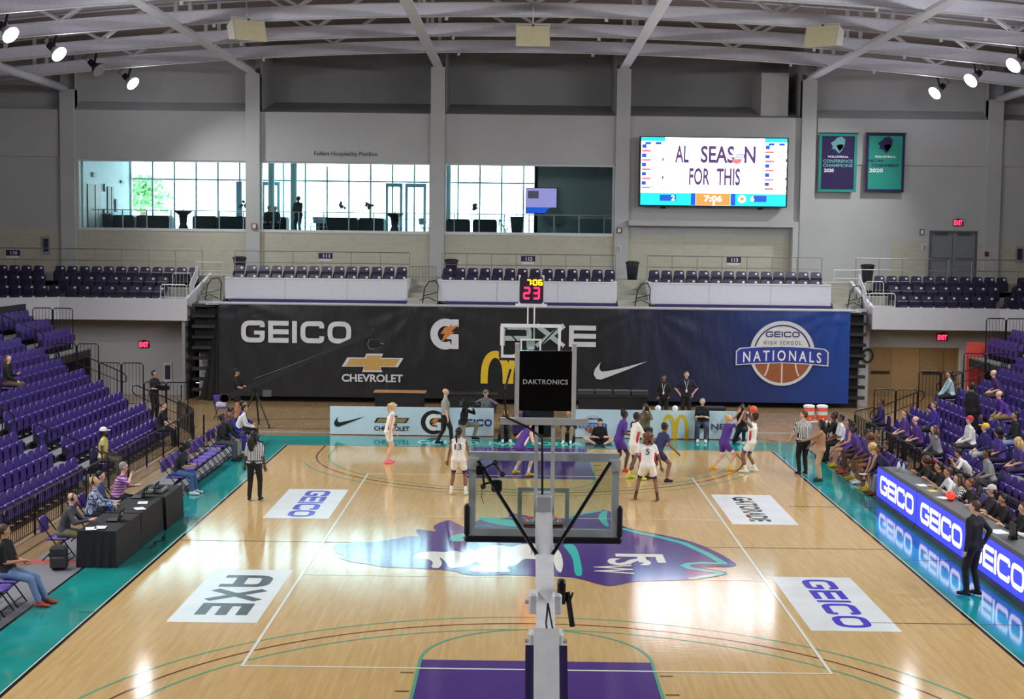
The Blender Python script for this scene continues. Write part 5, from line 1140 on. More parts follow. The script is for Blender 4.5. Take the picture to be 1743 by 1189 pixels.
def person(label, loc, face, pose='stand', h=1.75, skin='tan', hair='brown', style='short', shirt=(60,60,60), sleeve=0.5, bottom='pants', pants=(30,30,34), shoes=(30,30,30), sock=None,
           lean=None, hands=None, feet=None, pz=None, head=(0,0), twist=0, side=None, under=None, cap=None, number=None, numcol=None, voxel=0.017, seat=0.45, props=None, build=1.0, group=None, roll=0.0, epole=None):
    """face: heading of the body in degrees (0 = towards +Y, 90 = towards +X). hands/feet: targets in the body's own frame for a height of 1.75."""
    NPEOPLE[0] += 1
    S = h/1.75
    D = {'stand':dict(lean=2,pz=0.92,hands=((-0.24,0.08,0.80),(0.24,0.08,0.80)),feet=((-0.10,0,0.085),(0.10,0,0.085))),
         'sit':dict(lean=6,pz=seat+0.11,hands=((-0.12,0.32,seat+0.20),(0.12,0.32,seat+0.20)),feet=((-0.12,0.46,0.085),(0.12,0.44,0.085))),
         'kneel':dict(lean=8,pz=0.45,hands=((-0.12,0.3,0.95),(0.12,0.3,0.95)),feet=((-0.12,0.32,0.085),(0.14,-0.32,0.10))),
         'floor':dict(lean=18,pz=0.13,hands=((-0.10,0.34,0.30),(0.10,0.34,0.30)),feet=((-0.10,0.36,0.07),(0.12,0.30,0.07)))}[pose]
    lean = D['lean'] if lean is None else lean; pz = D['pz'] if pz is None else pz; hands = hands or D['hands']; feet = feet or D['feet']
    la = math.radians(lean); ra = math.radians(roll); td = Vector((math.sin(ra),math.sin(la),math.cos(la)*math.cos(ra))).normalized(); rt = Vector((math.cos(math.radians(twist)),math.sin(math.radians(twist)),0)); rt = (rt-td*rt.dot(td)).normalized()
    P = Vector((0,0,pz)); N = P+td*0.53; fwd = td.cross(rt)
    C = []      # (p0,r0,p1,r1,tag)
    b = build; sh = 'shirt'
    hips = [P+Vector((sx*0.09,0,0)) for sx in (-1,1)]
    C.append((hips[0],0.115*b,hips[1],0.115*b,'pants'))
    C.append((hips[0]+td*0.02,0.112*b,P+td*0.12-rt*0.055,0.11*b,'pants' if under else sh)); C.append((hips[1]+td*0.02,0.112*b,P+td*0.12+rt*0.055,0.11*b,'pants' if under else sh))
    for sx in (-1,1): C.append((P+td*0.10+rt*(sx*0.052*b),0.108*b,P+td*0.36+rt*(sx*0.07*b),0.118*b,sh))
    shl = [N-td*0.055+rt*(sx*0.165*b**0.5) for sx in (-1,1)]
    C.append((shl[0]+rt*0.03,0.068,shl[1]-rt*0.03,0.068,sh))
    for sx, q in zip((-1,1),shl): C.append((P+td*0.36+rt*(sx*0.08),0.10*b,q-rt*(sx*0.06)-td*0.02,0.07,sh)); C.append((N+td*0.015,0.055,q-rt*(sx*0.01),0.052,sh))
    # head
    yw, pt = math.radians(head[0]), math.radians(head[1])
    hb = Vector((0,0,1)); hf = (Matrix.Rotation(-yw,3,'Z') @ Vector((math.sin(math.radians(twist))*-1,math.cos(math.radians(twist)),0))); hr = hf.cross(hb); hu = (hb*math.cos(pt)+hf*math.sin(-pt)).normalized(); hf2 = hu.cross(hr).normalized()
    up0 = (td*0.6+hb*0.4).normalized(); H = N+up0*0.085+hu*0.095
    C.append((N+td*0.03-fwd*0.01,0.050,H-hu*0.06-hf2*0.012,0.05,'skin'))
    C.append((H+hu*0.03-hf2*0.018,0.086,H+hu*0.02+hf2*0.012,0.082,'skin')); C.append((H-hu*0.02+hf2*0.012,0.068,H-hu*0.065+hf2*0.032,0.046,'skin'))
    C.append((H-hu*0.005+hf2*0.085,0.012,H-hu*0.032+hf2*0.098,0.017,'skin'))
    for sx in (-1,1): C.append((H+hr*(sx*0.078)-hu*0.005,0.018,H+hr*(sx*0.083)-hu*0.03-hf2*0.005,0.014,'skin'))
    # arms
    FING = []
    for i, sx in enumerate((-1,1)):
        q = shl[i]; pole = Vector((sx*0.55,-0.75,-0.5)) if not epole else Vector((sx*epole[0],epole[1],epole[2])); e, w = ik(q,hands[i],0.285,0.255,pole)
        st = sh if sleeve > 0 else 'skin'
        C.append((q,0.054*b if sleeve == 0 else 0.062*b,e,0.040 if sleeve < 1 else 0.05,'upper'))
        C.append((e,0.041 if sleeve < 1 else 0.05,w,0.028 if sleeve < 1 else 0.038,'fore'))
        fd = (w-e).normalized(); pn = fd.cross(Vector((sx,0,0))); pn = pn.normalized() if pn.length > 0.1 else Vector((0,0,1)); sd = pn.cross(fd).normalized()
        C.append((w+fd*0.02,0.030,w+fd*0.075+sd*0.012,0.026,'skin')); C.append((w+fd*0.03-sd*0.016,0.026,w+fd*0.07-sd*0.016,0.024,'skin'))
        FING.append((w+fd*0.08,fd,pn,sd,sx))
    # legs
    for i, sx in enumerate((-1,1)):
        k, a = ik(hips[i],feet[i],0.43,0.42,(sx*0.12,1,0.25) if pose != 'floor' else (sx*1.4,0.25,0.5))
        C.append((hips[i],0.092*b**0.7,k,0.058,'thigh')); C.append((k,0.055,k.lerp(a,0.35)-Vector((0,0.012,0)),0.057,'shin')); C.append((k.lerp(a,0.35)-Vector((0,0.012,0)),0.057,a,0.036,'shin'))
        if bottom == 'shorts': C.append((hips[i]+(k-hips[i])*0.02,0.105,hips[i].lerp(k,0.50),0.094,'pants'))
        if bottom == 'pants': C.append((hips[i],0.104*b**0.7,k,0.074,'pants')); C.append((k,0.072,a+(k-a)*0.10,0.058,'pants'))
        fdir = Vector((sx*0.12,1,0)); sd_ = (a-k).normalized(); tilt = max(-0.6,min(0.6,-sd_.y*0.9)) if pose in ('stand',) else 0
        hl = a+Vector((0,-0.045,-0.045)); to = a+fdir.normalized()*0.165+Vector((0,0,-0.052-(0.1 if feet[i][2] > 0.16 else 0)))
        if pose == 'kneel' and i == 1: hl = a+Vector((0,-0.03,0.04)); to = a+Vector((0,0.02,-0.06))
        C.append((hl,0.042,to,0.036,'shoe')); C.append((a,0.044,a+fdir*0.06-Vector((0,0,0.035)),0.046,'shoe'))
    V = []; F = []; o = 0
    for (p0,r0,p1,r1,tg) in C:
        v, f = capsule_mesh(p0,r0,p1,r1); V.append(v); F += [tuple(i+o for i in q) for q in f]; o += len(v)
    V = np.concatenate(V); me = bpy.data.meshes.new('tmp'); me.from_pydata(V.tolist(),[],F); ob = bpy.data.objects.new('tmp',me)
    rm = ob.modifiers.new('r','REMESH'); rm.mode = 'VOXEL'; rm.voxel_size = voxel; sm = ob.modifiers.new('s','SMOOTH'); sm.factor = 0.5; sm.iterations = 3
    me2 = bake(ob); bpy.data.objects.remove(ob); bpy.data.meshes.remove(me)
    nv = len(me2.vertices); co = np.empty(nv*3); me2.vertices.foreach_get('co',co); co = co.reshape(-1,3)
    faces = [tuple(p.vertices) for p in me2.polygons]; bpy.data.meshes.remove(me2)
    fc = np.array([co[list(f)].mean(0) for f in faces])
    best = np.full(len(fc),9.0); own = np.zeros(len(fc),int); par = np.zeros(len(fc))
    for ci, (p0,r0,p1,r1,tg) in enumerate(C):
        p0 = np.array(p0); d = np.array(p1)-p0; L2 = max(1e-9,d@d); t = np.clip(((fc-p0)@d)/L2,0,1); dist = np.linalg.norm(fc-(p0+t[:,None]*d),axis=1)-(r0+(r1-r0)*t)
        m = dist < best-0.0005; best[m] = dist[m]; own[m] = ci; par[m] = t[m]
    mats = [mat('skin_'+skin,SKINS[skin],0.55,var=0.03), cloth(shirt) if isinstance(shirt,tuple) else shirt, cloth(pants) if isinstance(pants,tuple) else pants, cloth(shoes), cloth(sock or (230,230,230)), cloth(under or (40,40,44)), mat('eye_dark',(24,18,16),0.3,var=0), mat('lip',(150,84,76),0.5,var=0), mat('eye_white',(225,222,218),0.3,var=0)]
    mi = np.zeros(len(fc),int)
    for ci, c in enumerate(C):
        m = own == ci; tg = c[4]
        if tg == 'shirt': mi[m] = 1
        elif tg == 'pants': mi[m] = 2
        elif tg == 'shoe': mi[m] = 3
        elif tg == 'upper': mi[m & (par < (sleeve*2 if sleeve < 1 else 2))] = 1 if sleeve > 0 else 0
        elif tg == 'fore': mi[m] = 1 if sleeve >= 1 else 0
        elif tg == 'thigh':
            mi[m] = 2 if bottom == 'pants' else 0
            if under and bottom != 'pants': mi[m & (par < 0.80)] = 5
        elif tg == 'shin':
            mi[m] = 2 if bottom == 'pants' else (5 if (under and bottom == 'leggings') else 0)
    if bottom == 'leggings': mi[np.isin(own,[i for i,c in enumerate(C) if c[4] in ('thigh','shin')])] = 2
    if sock:
        for f_ in feet:
            lo = (np.abs(fc[:,0]-f_[0]) < 0.09)&(np.linalg.norm(fc-np.array(f_),axis=1) < 0.14)&(mi == 0); mi[lo] = 4
    mb = MB(); mb.v = [tuple(p) for p in co]; mb.f = faces; mb.m = mi.tolist()
    # fingers
    mb.cm = 0
    curl = 0.5
    for (o_, fd, pn, sd, sx) in FING:
        for j, (off, L) in enumerate(((-0.030,0.068),(-0.010,0.078),(0.010,0.073),(0.028,0.058))):
            a = o_+sd*(off*-sx*1.0); m_ = a+(fd*math.cos(curl*0.5)+pn*math.sin(curl*0.5))*L*0.5; e = m_+(fd*math.cos(curl*1.6)+pn*math.sin(curl*1.6))*L*0.5
            mb.path([a-fd*0.02,a,m_,e],[0.0105,0.010,0.009,0.0065],5)
        a = o_-fd*0.055+sd*(sx*-0.03); mb.path([a,a+sd*(sx*-0.022)+fd*0.03+pn*0.012,a+sd*(sx*-0.026)+fd*0.062+pn*0.02],[0.013,0.011,0.008],5)
    Mh = Matrix((hr,hf2,hu)).transposed()
    for sx in (-1,1):
        mb.cm = 8; mb.ball(H+hr*(sx*0.032)+hf2*0.081+hu*0.008,0.012,6,4,(1.2,0.6,0.75),M=Mh); mb.cm = 6; mb.ball(H+hr*(sx*0.032)+hf2*0.087+hu*0.008,0.0075,6,4,M=Mh); mb.ball(H+hr*(sx*0.033)+hf2*0.080+hu*0.031,0.012,6,3,(1.7,0.5,0.35),M=Mh)
    mb.cm = 7; mb.ball(H-hu*0.058+hf2*0.073,0.012,6,4,(1.9,0.7,0.5),M=Mh)
    if isinstance(loc, Vector): loc = tuple(loc)
    t = thing('person', label, 'person', loc, -math.radians(face), group); t.scale = (S,S,S)
    bo = mb.build('body', mats, t, True, local=True)
    hc = HAIRC[hair]
    if hc:
        hm = mat('hair_'+hair,hc,0.6,var=0.15,vscale=30); g = MB()
        hc_ = H+hu*0.034-hf2*0.022
        vol = {'afro':1.42,'curly':1.25}.get(style,1.0)
        g.ball(hc_,0.098*vol,14,10,(0.90,0.99,0.92),M=Mh)
        if style != 'bald': g.ball(H+hu*0.0-hf2*0.045,0.085*vol,12,8,(0.98,0.75,0.95),M=Mh)
        if style in ('pony','ponylow'):
            z_ = 0.06 if style == 'pony' else -0.01; k0 = H-hf2*0.10+hu*z_
            g.path([k0+hf2*0.03,k0-hf2*0.03+hu*0.0,k0-hf2*0.055-hb*0.08,k0-hf2*0.04-hb*0.20,k0-hf2*0.03-hb*0.27],[0.02,0.03,0.036,0.026,0.008],8)
        if style == 'long':
            k0 = H-hf2*0.07; g.path([k0+hu*0.02,k0-hf2*0.035-hb*0.10,k0-hf2*0.035-hb*0.22,k0-hf2*0.02-hb*0.36,k0-hf2*0.02-hb*0.42],[0.07,0.085,0.09,0.07,0.03],10)
            for sx in (-1,1): g.path([H+hr*(sx*0.07)+hu*0.02,H+hr*(sx*0.085)-hb*0.10-hf2*0.01,H+hr*(sx*0.09)-hb*0.22-hf2*0.01],[0.03,0.035,0.02],7)
        if style == 'bun': g.ball(H+hu*0.10-hf2*0.075,0.045,10,7)
        if style == 'topbun': g.ball(H+hu*0.135-hf2*0.02,0.052,10,7)
        if style == 'curly':
            for k in range(26): a = k*2.4; g.ball(H-hf2*(0.05+0.05*math.cos(k))+hr*(0.10*math.sin(a))+hu*(-0.05+0.11*math.cos(a*0.7)),0.042,7,5)
        g.build('hair', hm, t, True, local=True)
    if cap:
        g = MB(); g.ball(H+hu*0.035-hf2*0.012,0.106,14,8,(0.93,1.02,0.98),zmin=-0.05,M=Mh); fr_ = (H+hu*0.035+hf2*0.06,hr,hf2,hu); g.prism([(-0.075,0.02),(0.075,0.02),(0.06,0.10),(0.0,0.125),(-0.06,0.10)],fr_,0.0,0.012); g.build('cap', cloth(cap), t, True, local=True)
    if number:
        bk = P+td*0.33-fwd*0.128; fr_ = (bk,rt,td,(-fwd)); g = MB(); text_fit(g,number,0,0,0.09*len(number),0.15,fr_,0.012,bold=0.02); g.build('jersey_number', cloth(numcol or (20,20,40)), t, local=True)
    if side:      # contrasting panel down the jersey's sides
        g = MB()
        for sx in (-1,1): g = MB(); g.path([P+rt*(sx*0.155)+td*0.02,P+rt*(sx*0.168)+td*0.18,P+rt*(sx*0.176)+td*0.34],[0.03,0.035,0.03],6); g.build('side_panel', cloth(side), t, True, local=True)
    ctx = dict(H=H,hf=hf2,hu=hu,hr=hr,P=P,N=N,td=td,fwd=fwd,rt=rt,t=t,hands=[f[0] for f in FING],M=Mh)
    for pr in (props or []): pr(ctx)
    return t
# ---- small things worn or held (worn ones are parts, held ones are things of their own)
def w_headset(c):
    g = MB(); g.path([c['H']+c['hr']*(0.095*math.cos(a))+c['hu']*(0.02+0.115*math.sin(a)) for a in np.linspace(0,math.pi,12)],0.010,5)
    for sx in (-1,1): g.ball(c['H']+c['hr']*(sx*0.092),0.036,8,6,(0.6,1,1),M=c['M'])
    g.build('headset', CAMB, c['t'], True, local=True)
def w_lanyard(c):
    g = MB(); p = c['P']+c['td']*0.24+c['fwd']*0.135
    for sx in (-1,1): g.path([c['N']+c['rt']*(sx*0.06)+c['fwd']*0.05,c['P']+c['td']*0.40+c['fwd']*0.135+c['rt']*(sx*0.03),p],0.006,4)
    g.bevbox(p.x-0.03,p.x+0.03,p.y-0.004,p.y+0.012,p.z-0.10,p.z,0.004); g.build('lanyard', WHT, c['t'], local=True)
def w_glasses(c):
    g = MB()
    for sx in (-1,1): g.ball(c['H']+c['hr']*(sx*0.034)+c['hf']*0.093+c['hu']*0.008,0.022,8,5,(1,0.25,0.8),M=c['M'])
    g.build('glasses', CAMB, c['t'], local=True)
def w_headband(c):
    g = MB(); g.path([c['H']+c['hr']*(0.099*math.cos(a))+c['hf']*(-0.012+0.108*math.sin(a))+c['hu']*0.055 for a in np.linspace(0,2*math.pi,17)],0.011,5); g.build('headband', WHT, c['t'], True, local=True)
def w_belt(c):
    g = MB(); g.path([c['P']+c['rt']*(0.185*math.cos(a))+c['fwd']*(0.125*math.sin(a))+c['td']*0.085 for a in np.linspace(0,2*math.pi,17)],0.012,5); g.build('belt', INK, c['t'], True, local=True)
def held(name, label, cat, mats_fn, which=1, off=(0,0.05,0)):
    def f(c):
        t = c['t']; R = Matrix.Rotation(t.rotation_euler.z,3,'Z'); p = c['hands'][which]+Vector(off); w = Vector(t.location)+R @ (p*t.scale.x)
        o = thing(name, label, cat, w, t.rotation_euler.z); mats_fn(o)
    return f
def mk_camera(o):
    MB().bevbox(-0.07,0.07,-0.04,0.04,-0.05,0.05,0.012).build('body', CAMB, o, local=True); MB().tube((0,0.04,0),(0,0.17,0),0.04,0.048,n=12).build('lens', CAMB, o, local=True); MB().bevbox(-0.03,0.03,-0.03,0.03,0.05,0.08,0.008).build('viewfinder', CAMB, o, local=True)
def mk_video(o):
    MB().bevbox(-0.06,0.06,-0.25,0.16,-0.08,0.10,0.02).build('body', CAMB, o, local=True); MB().tube((0,0.16,0),(0,0.34,0),0.05,0.062,n=12).build('lens', CAMB, o, local=True); MB().bevbox(-0.05,0.05,0.25,0.36,0.06,0.10,0.01).build('matte_box', CAMB, o, local=True); MB().tube((0,-0.1,0.16),(0,0.12,0.16),0.015,n=6).build('handle', CAMB, o, local=True); MB().bevbox(-0.055,0.055,-0.36,-0.25,-0.07,0.08,0.015).build('battery', mat('battery_grey',(70,70,74),0.5), o, local=True)
def mk_phone(o): MB().bevbox(-0.035,0.035,-0.005,0.005,-0.07,0.07,0.004).build('case', CAMB, o, local=True); MB().box(-0.03,0.03,-0.007,-0.005,-0.064,0.064).build('screen', mat('phone_glass',(60,70,90),0.1), o, local=True)
def mk_board(o): MB().bevbox(-0.11,0.11,-0.16,0.16,-0.006,0.006,0.003).build('board', mat('clip_dark',(50,50,54),0.5), o, local=True); MB().box(-0.10,0.10,-0.15,0.14,0.006,0.008).build('sheet', WHT, o, local=True)
# ================================================================== SPECTATORS IN THE STANDS (before the empty seats are set out)
SEAT_OPEN = None
def open_seat(loc, rz, label, group):
    global SEAT_OPEN
    if SEAT_OPEN is None:
        t = thing('bleacher_seat', label, 'seat', (0,0,0), 0, group); src = {c.name.split('.')[0]: c for c in SEAT0.children}
        for nm in ('backrest','bracket'): c = src[nm].copy(); col.objects.link(c); c.parent = t
        MB().bevbox(-0.22,0.22,-0.46,-0.05,0.38,0.43,0.015).build('seat', PURS, t, local=True); SEAT_OPEN = t; o = t
    else: o = copy_tree(SEAT_OPEN)
    return place(o, loc, rz, label, group)
def spectator(s, k, u, label, seatlab, **kw):
    x, z = row_pos(s,k); y = px(u,500,x-s*0.25).y
    a0, a1 = AISLE[s]; base = a1+0.28 if y > a1 else a0-0.28; i = round((y-base)/PIT) if y > a1 else round((base-y)/PIT); i = max(0,i); y2 = base+i*PIT if y > a1 else base-i*PIT
    if k >= 8: y2 = y
    SKIP.append((s,k,y2))
    open_seat((x,y2,z), math.pi/2 if s < 0 else -math.pi/2, seatlab, f'purple tip-up seats of the {SIDE[s]} stand')
    return person(label, (x-s*0.20,y2,z+0.002), 90 if s < 0 else -90, 'sit', seat=0.43, **kw)
PUR = (84,52,140); NVY = (28,30,60); BK = (20,20,23)
spectator(-1,6,10,'woman in black with long light brown hair seated high in the left stand','purple seat under the woman in black, left stand',skin='pale',hair='brown',style='long',shirt=BK,sleeve=1,pants=(90,70,60),hands=((-0.05,0.30,0.80),(0.12,0.34,0.62)),head=(30,5))
spectator(-1,1,272,'balding man in black polo seated at the far end of the left front row','purple seat under the balding man, far end of the left front row',skin='pale',hair='brown',style='bald',shirt=BK,sleeve=0.45,pants=BK,hands=((-0.10,0.42,0.62),(0.14,0.42,0.60)),lean=12)
spectator(-1,1,172,'man in white cap and yellow vest seated by the left aisle','purple seat under the man in yellow vest, left front row',skin='dark',hair='black',cap=(235,235,230),shirt=(206,200,110),sleeve=0.2,pants=(120,112,96),shoes=(170,160,100),lean=4,hands=((-0.12,0.30,0.66),(0.14,0.28,0.66)),head=(-25,0))
spectator(1,4,1620,'woman in pale blue shirt and dark vest seated in the right stand','purple seat under the woman in pale blue, right stand',skin='tan',hair='black',style='ponylow',shirt=(170,200,210),sleeve=1,pants=BK,lean=10,hands=((-0.05,0.36,0.56),(0.10,0.38,0.56)))
spectator(1,5,1708,'bald man in purple polo in the upper of two bald heads, right stand','purple seat under the upper bald man, right stand',skin='pale',hair='none',shirt=(74,40,96),sleeve=0.5,pants=(60,50,60),lean=24)
spectator(1,4,1718,'bald man in bright purple leaning forward, right stand','purple seat under the lower bald man, right stand',skin='pale',hair='none',shirt=(86,50,150),sleeve=0.5,pants=(130,110,70),lean=30,hands=((-0.10,0.44,0.50),(0.12,0.44,0.50)))
spectator(1,3,1738,'person in dark top and blue jeans at the right edge of the stand','purple seat under the person in blue jeans, right stand',skin='tan',hair='black',shirt=(30,30,36),sleeve=1,pants=(120,150,190),lean=8)
spectator(1,1,1508,'person in navy jacket seated at the far end of the right front row','purple seat under the person in navy, right front row',skin='brown',hair='black',style='short',shirt=(44,34,92),sleeve=1,pants=BK,lean=4)
spectator(1,1,1548,'woman in purple top with short brown hair, right front row','purple seat under the woman in purple, right front row',skin='pale',hair='brown',style='short',shirt=(84,56,130),sleeve=0.5,pants=(40,38,44),lean=6,head=(-20,0))
spectator(1,1,1568,'bald man in purple polo beside the woman in purple, right front row','purple seat under the bald man, right front row',skin='pale',hair='none',shirt=(84,40,128),sleeve=0.5,pants=BK,lean=14,build=1.12)
spectator(1,2,1597,'man in purple jacket holding a hand to his chin, right second row','purple seat under the man with hand on chin, right stand',skin='pale',hair='brown',style='short',shirt=(70,48,150),sleeve=1,pants=BK,hands=((-0.10,0.30,0.60),(0.03,0.16,1.02)),build=1.08)
spectator(1,1,1607,'young woman in grey hooded top leaning on her hand, right front row','purple seat under the woman in grey hood, right front row',skin='pale',hair='brown',style='long',shirt=(140,140,144),sleeve=1,pants=(40,40,44),lean=16,hands=((-0.02,0.24,0.98),(0.10,0.36,0.60)))
spectator(1,2,1664,'man in white jacket and red cap, right stand','purple seat under the man in red cap, right stand',skin='pale',hair='grey',cap=(206,44,62),shirt=(232,230,226),sleeve=1,pants=(60,60,64),lean=8,head=(30,5),build=1.15)
spectator(1,2,1690,'man in navy and white top and yellow cap, right stand','purple seat under the man in yellow cap, right stand',skin='pale',hair='grey',cap=(236,190,50),shirt=(48,40,110),sleeve=1,pants=(190,195,195),lean=14,head=(25,10),build=1.12)
spectator(1,1,1695,'youth in grey hooded top seated by the near right railing','purple seat under the youth in grey, right stand near block',skin='brown',hair='black',style='topbun',shirt=(150,150,152),sleeve=1,pants=(70,70,76),lean=16)
spectator(1,2,1708,'dark-haired woman in purple, second row at the right edge','purple seat under the dark-haired woman in purple, right edge',skin='tan',hair='black',style='curly',shirt=(80,56,140),sleeve=0.5,pants=(40,36,60),lean=10)
spectator(1,2,1742,'blonde woman in purple cut by the right edge','purple seat under the blonde woman in purple, right edge',skin='pale',hair='blonde',style='long',shirt=(76,56,130),sleeve=0.5,pants=(60,50,90),lean=16)
person('boy in white tee leaning forward on the right railing by the aisle',(11.62,7.05,0.0),-80,'sit',h=1.7,skin='tan',hair='black',shirt=(228,228,226),sleeve=0.5,pants=(50,50,56),seat=0.40,lean=38,hands=((-0.14,0.52,0.86),(0.12,0.54,0.86)),head=(15,-15))
MB_ = MB(); MB_.bevbox(11.45,11.85,6.85,7.3,0.0,0.36,0.02); tag(MB_.build('aisle_block', DECK),'grey step block at the foot of the right aisle','step')
x_, z_ = row_pos(1,3); yb = px(1668,500,x_-0.3).y; person('person all in black standing in the right stand, seen from behind',(x_-0.42,yb,z_+0.002),60,'stand',h=1.82,skin='brown',hair='black',shirt=(14,14,16),sleeve=1,pants=(12,12,14))
SKIP.append((1,3,yb))
build_stand(-1); build_stand(1)

# ---- railings of the stands
guard('black baluster railing along the front of the left stand',(-10.85,-9,0),(-10.85,15.4,0),0.86,GUARDB)
guard('black baluster railing along the front of the right stand beyond the aisle',(10.82,7.8,0),(10.82,17.0,0),0.86,GUARDB)
guard('black baluster railing along the front of the right stand this side of the aisle',(10.82,-9,0),(10.82,6.5,0),0.86,GUARDB)
MB_ = MB(); MB_.bar((10.80,6.62,0.72),(10.80,7.75,0.80),0.06,0.08); tag(MB_.build('gate_bar', mat('bar_red',(150,40,44),0.5)),'red bar closing the gap in the right railing','barrier')
for s in (-1,1):
    e = ENDS[s][3]+0.55; sd = SIDE[s]
    pts = [(s*10.85,15.6 if s < 0 else 17.2,0),(s*11.9,e+0.5,0)]
    guard(f'black railing turning the far corner of the {sd} stand',pts[0],pts[1],0.95,GUARDB)
    for k, (a_, b_) in enumerate(((1,3),(3,5),(5,7),(8,10))):
        xa, za = row_pos(s,a_); xb, zb = row_pos(s,b_); yy = (e+1.2) if k < 3 else FAR[s][1]+0.22
        guard(f'black stepped railing at the far end of the {sd} stand, {["lowest","second","third","topmost"][k]} length',(xa,yy,za),(xb,yy,za),1.1+(zb-za)*0.6,GUARDB,panel=0.9,gap=0.12)
    xa, za = row_pos(s,7); guard(f'tall black railing dividing the {sd} stand from its far block',(xa,e+1.4,0),(xa,FAR[s][0]-0.2,0),1.25+za*0.6,GUARDB,gap=0.12)
    a0, a1 = AISLE[s]; ym = (a0+a1)/2
    for k, nm in ((1,'lowest'),(4,'middle'),(7,'upper')):
        xa, za = row_pos(s,k); xb, zb = row_pos(s,k+2); handrail((xa-s*0.3,ym,za),(xb-s*0.3,ym,zb),0.9,GUARDB,f'{nm} black handrail in the aisle of the {sd} stand')
    for k, nm in ((1,'lowest'),(4,'middle'),(8,'upper')):
        xa, za = row_pos(s,k); xb, zb = row_pos(s,k+2); yy = ENDS[s][k]+0.75 if k < 8 else FAR[s][0]-0.5; handrail((xa-s*0.2,yy,za),(xb-s*0.2,yy,zb),0.9,GUARDB,f'{nm} black handrail at the far stairs of the {sd} stand')

# ================================================================== CHAIRS, TABLES, GEAR
CHP = mat('chair_purple',(92,66,160),0.45,var=0.03); CHF = mat('chair_frame',(30,28,40),0.4,0.5)
def make_chair():
    t = thing('folding_chair','x','chair')
    b = MB(); b.bevbox(-0.22,0.22,-0.22,0.22,0.42,0.475,0.02); b.build('seat', CHP, t, local=True)
    b = MB(); fr = (Vector((0,-0.235,0)), Vector((1,0,0)), Vector((0,-0.16,1)), Vector((0,1,0.16))); b.prism(fillet([(-0.22,0.56),(0.22,0.56),(0.21,0.86),(-0.21,0.86)],0.06,3,True), fr, 0, 0.04); b.build('backrest', CHP, t, local=True)
    for sx in (-1,1):
        MB().tube((sx*0.225,0.24,0.0),(sx*0.225,-0.38,0.87),0.013,n=6).build('leg', CHF, t, local=True); MB().tube((sx*0.20,-0.30,0.0),(sx*0.20,0.16,0.45),0.013,n=6).build('leg', CHF, t, local=True)
    MB().tube((-0.2,-0.22,0.08),(0.2,-0.22,0.08),0.010,n=5).build('stretcher', CHF, t, local=True); MB().tube((-0.225,0.17,0.1),(0.225,0.17,0.1),0.010,n=5).build('stretcher', CHF, t, local=True)
    return t
CH0 = make_chair(); CHU = [False]
def chair(x, y, face, label, group=None, z=0.0):
    o = CH0 if not CHU[0] else copy_tree(CH0); CHU[0] = True; return place(o,(x,y,z),-math.radians(face),label,group)
# left team bench
gl_ = 'purple folding chairs of the left bench'
chair(-9.0,5.55,90,'purple folding chair under the man looking at his phone',gl_)
for i in range(7): chair(-9.02,6.2+i*0.62,90,f'empty purple folding chair on the left bench, {ORD[i+1]} beyond the man with the phone',gl_)
for i, (y, lab) in enumerate(((11.0,'man in black jacket'),(11.65,'bald man in dark top'),(12.5,'man in blue jacket'),(13.6,'man in white shirt'),(14.4,'dark-haired man at the far end'))): chair(-9.05,y,90,f'purple folding chair under the {lab} of the left bench',gl_)
person('man in black tee and jeans bent over his phone on the left bench',(-9.0,5.55,0),92,'sit',skin='tan',hair='black',style='curly',shirt=(26,26,40),sleeve=0.5,pants=(70,100,150),shoes=(230,230,228),lean=22,hands=((-0.06,0.44,0.74),(0.08,0.44,0.74)),head=(0,-30),props=[held('mobile_phone','dark phone in the hands of the man in jeans on the left bench','phone',mk_phone,1,(0,0.05,0.03))])
person('man in black jacket and slate trousers on the left bench, nearest of the group',(-9.05,11.0,0),88,'sit',skin='dark',hair='black',shirt=(18,18,20),sleeve=1,pants=(66,70,84),shoes=(24,24,26),lean=10)
person('bald man in dark top and pale grey trousers on the left bench',(-9.05,11.65,0),92,'sit',skin='brown',hair='none',shirt=(34,34,42),sleeve=1,pants=(150,146,140),shoes=(90,80,66),lean=18,hands=((-0.08,0.48,0.52),(0.10,0.48,0.52)))
person('man in bright blue jacket on the left bench',(-9.05,12.5,0),90,'sit',skin='brown',hair='black',shirt=(40,56,170),sleeve=1,pants=(40,50,150),shoes=(230,230,230),lean=8)
person('man in white shirt leaning forward on the left bench',(-9.05,13.6,0),86,'sit',skin='tan',hair='black',shirt=(226,222,224),sleeve=1,pants=(24,24,30),lean=24,hands=((-0.06,0.5,0.66),(0.1,0.5,0.66)))
person('dark-haired man at the far end of the left bench',(-9.05,14.4,0),86,'sit',skin='tan',hair='black',shirt=(60,50,130),sleeve=1,pants=(26,26,30),lean=4)
# near-left chairs
for i, y in enumerate((-5.55,-6.2,-6.85,-7.5)): chair(-9.3,y,90,['purple folding chair under the man in black tee at near left','empty purple folding chair next to the man at near left','empty purple folding chair second from the man at near left','empty purple folding chair nearest the bottom left corner'][i],'purple folding chairs at near left')
person('man in black tee and blue jeans with orange shoes seated at near left',(-9.3,-5.55,0),92,'sit',h=1.82,skin='tan',hair='brown',style='bald',shirt=(18,18,20),sleeve=0.5,pants=(112,140,184),shoes=(190,80,60),lean=-6,hands=((0.02,0.30,0.74),(0.10,0.26,0.78)),feet=((-0.10,0.60,0.085),(0.12,0.56,0.085)),head=(-30,0))
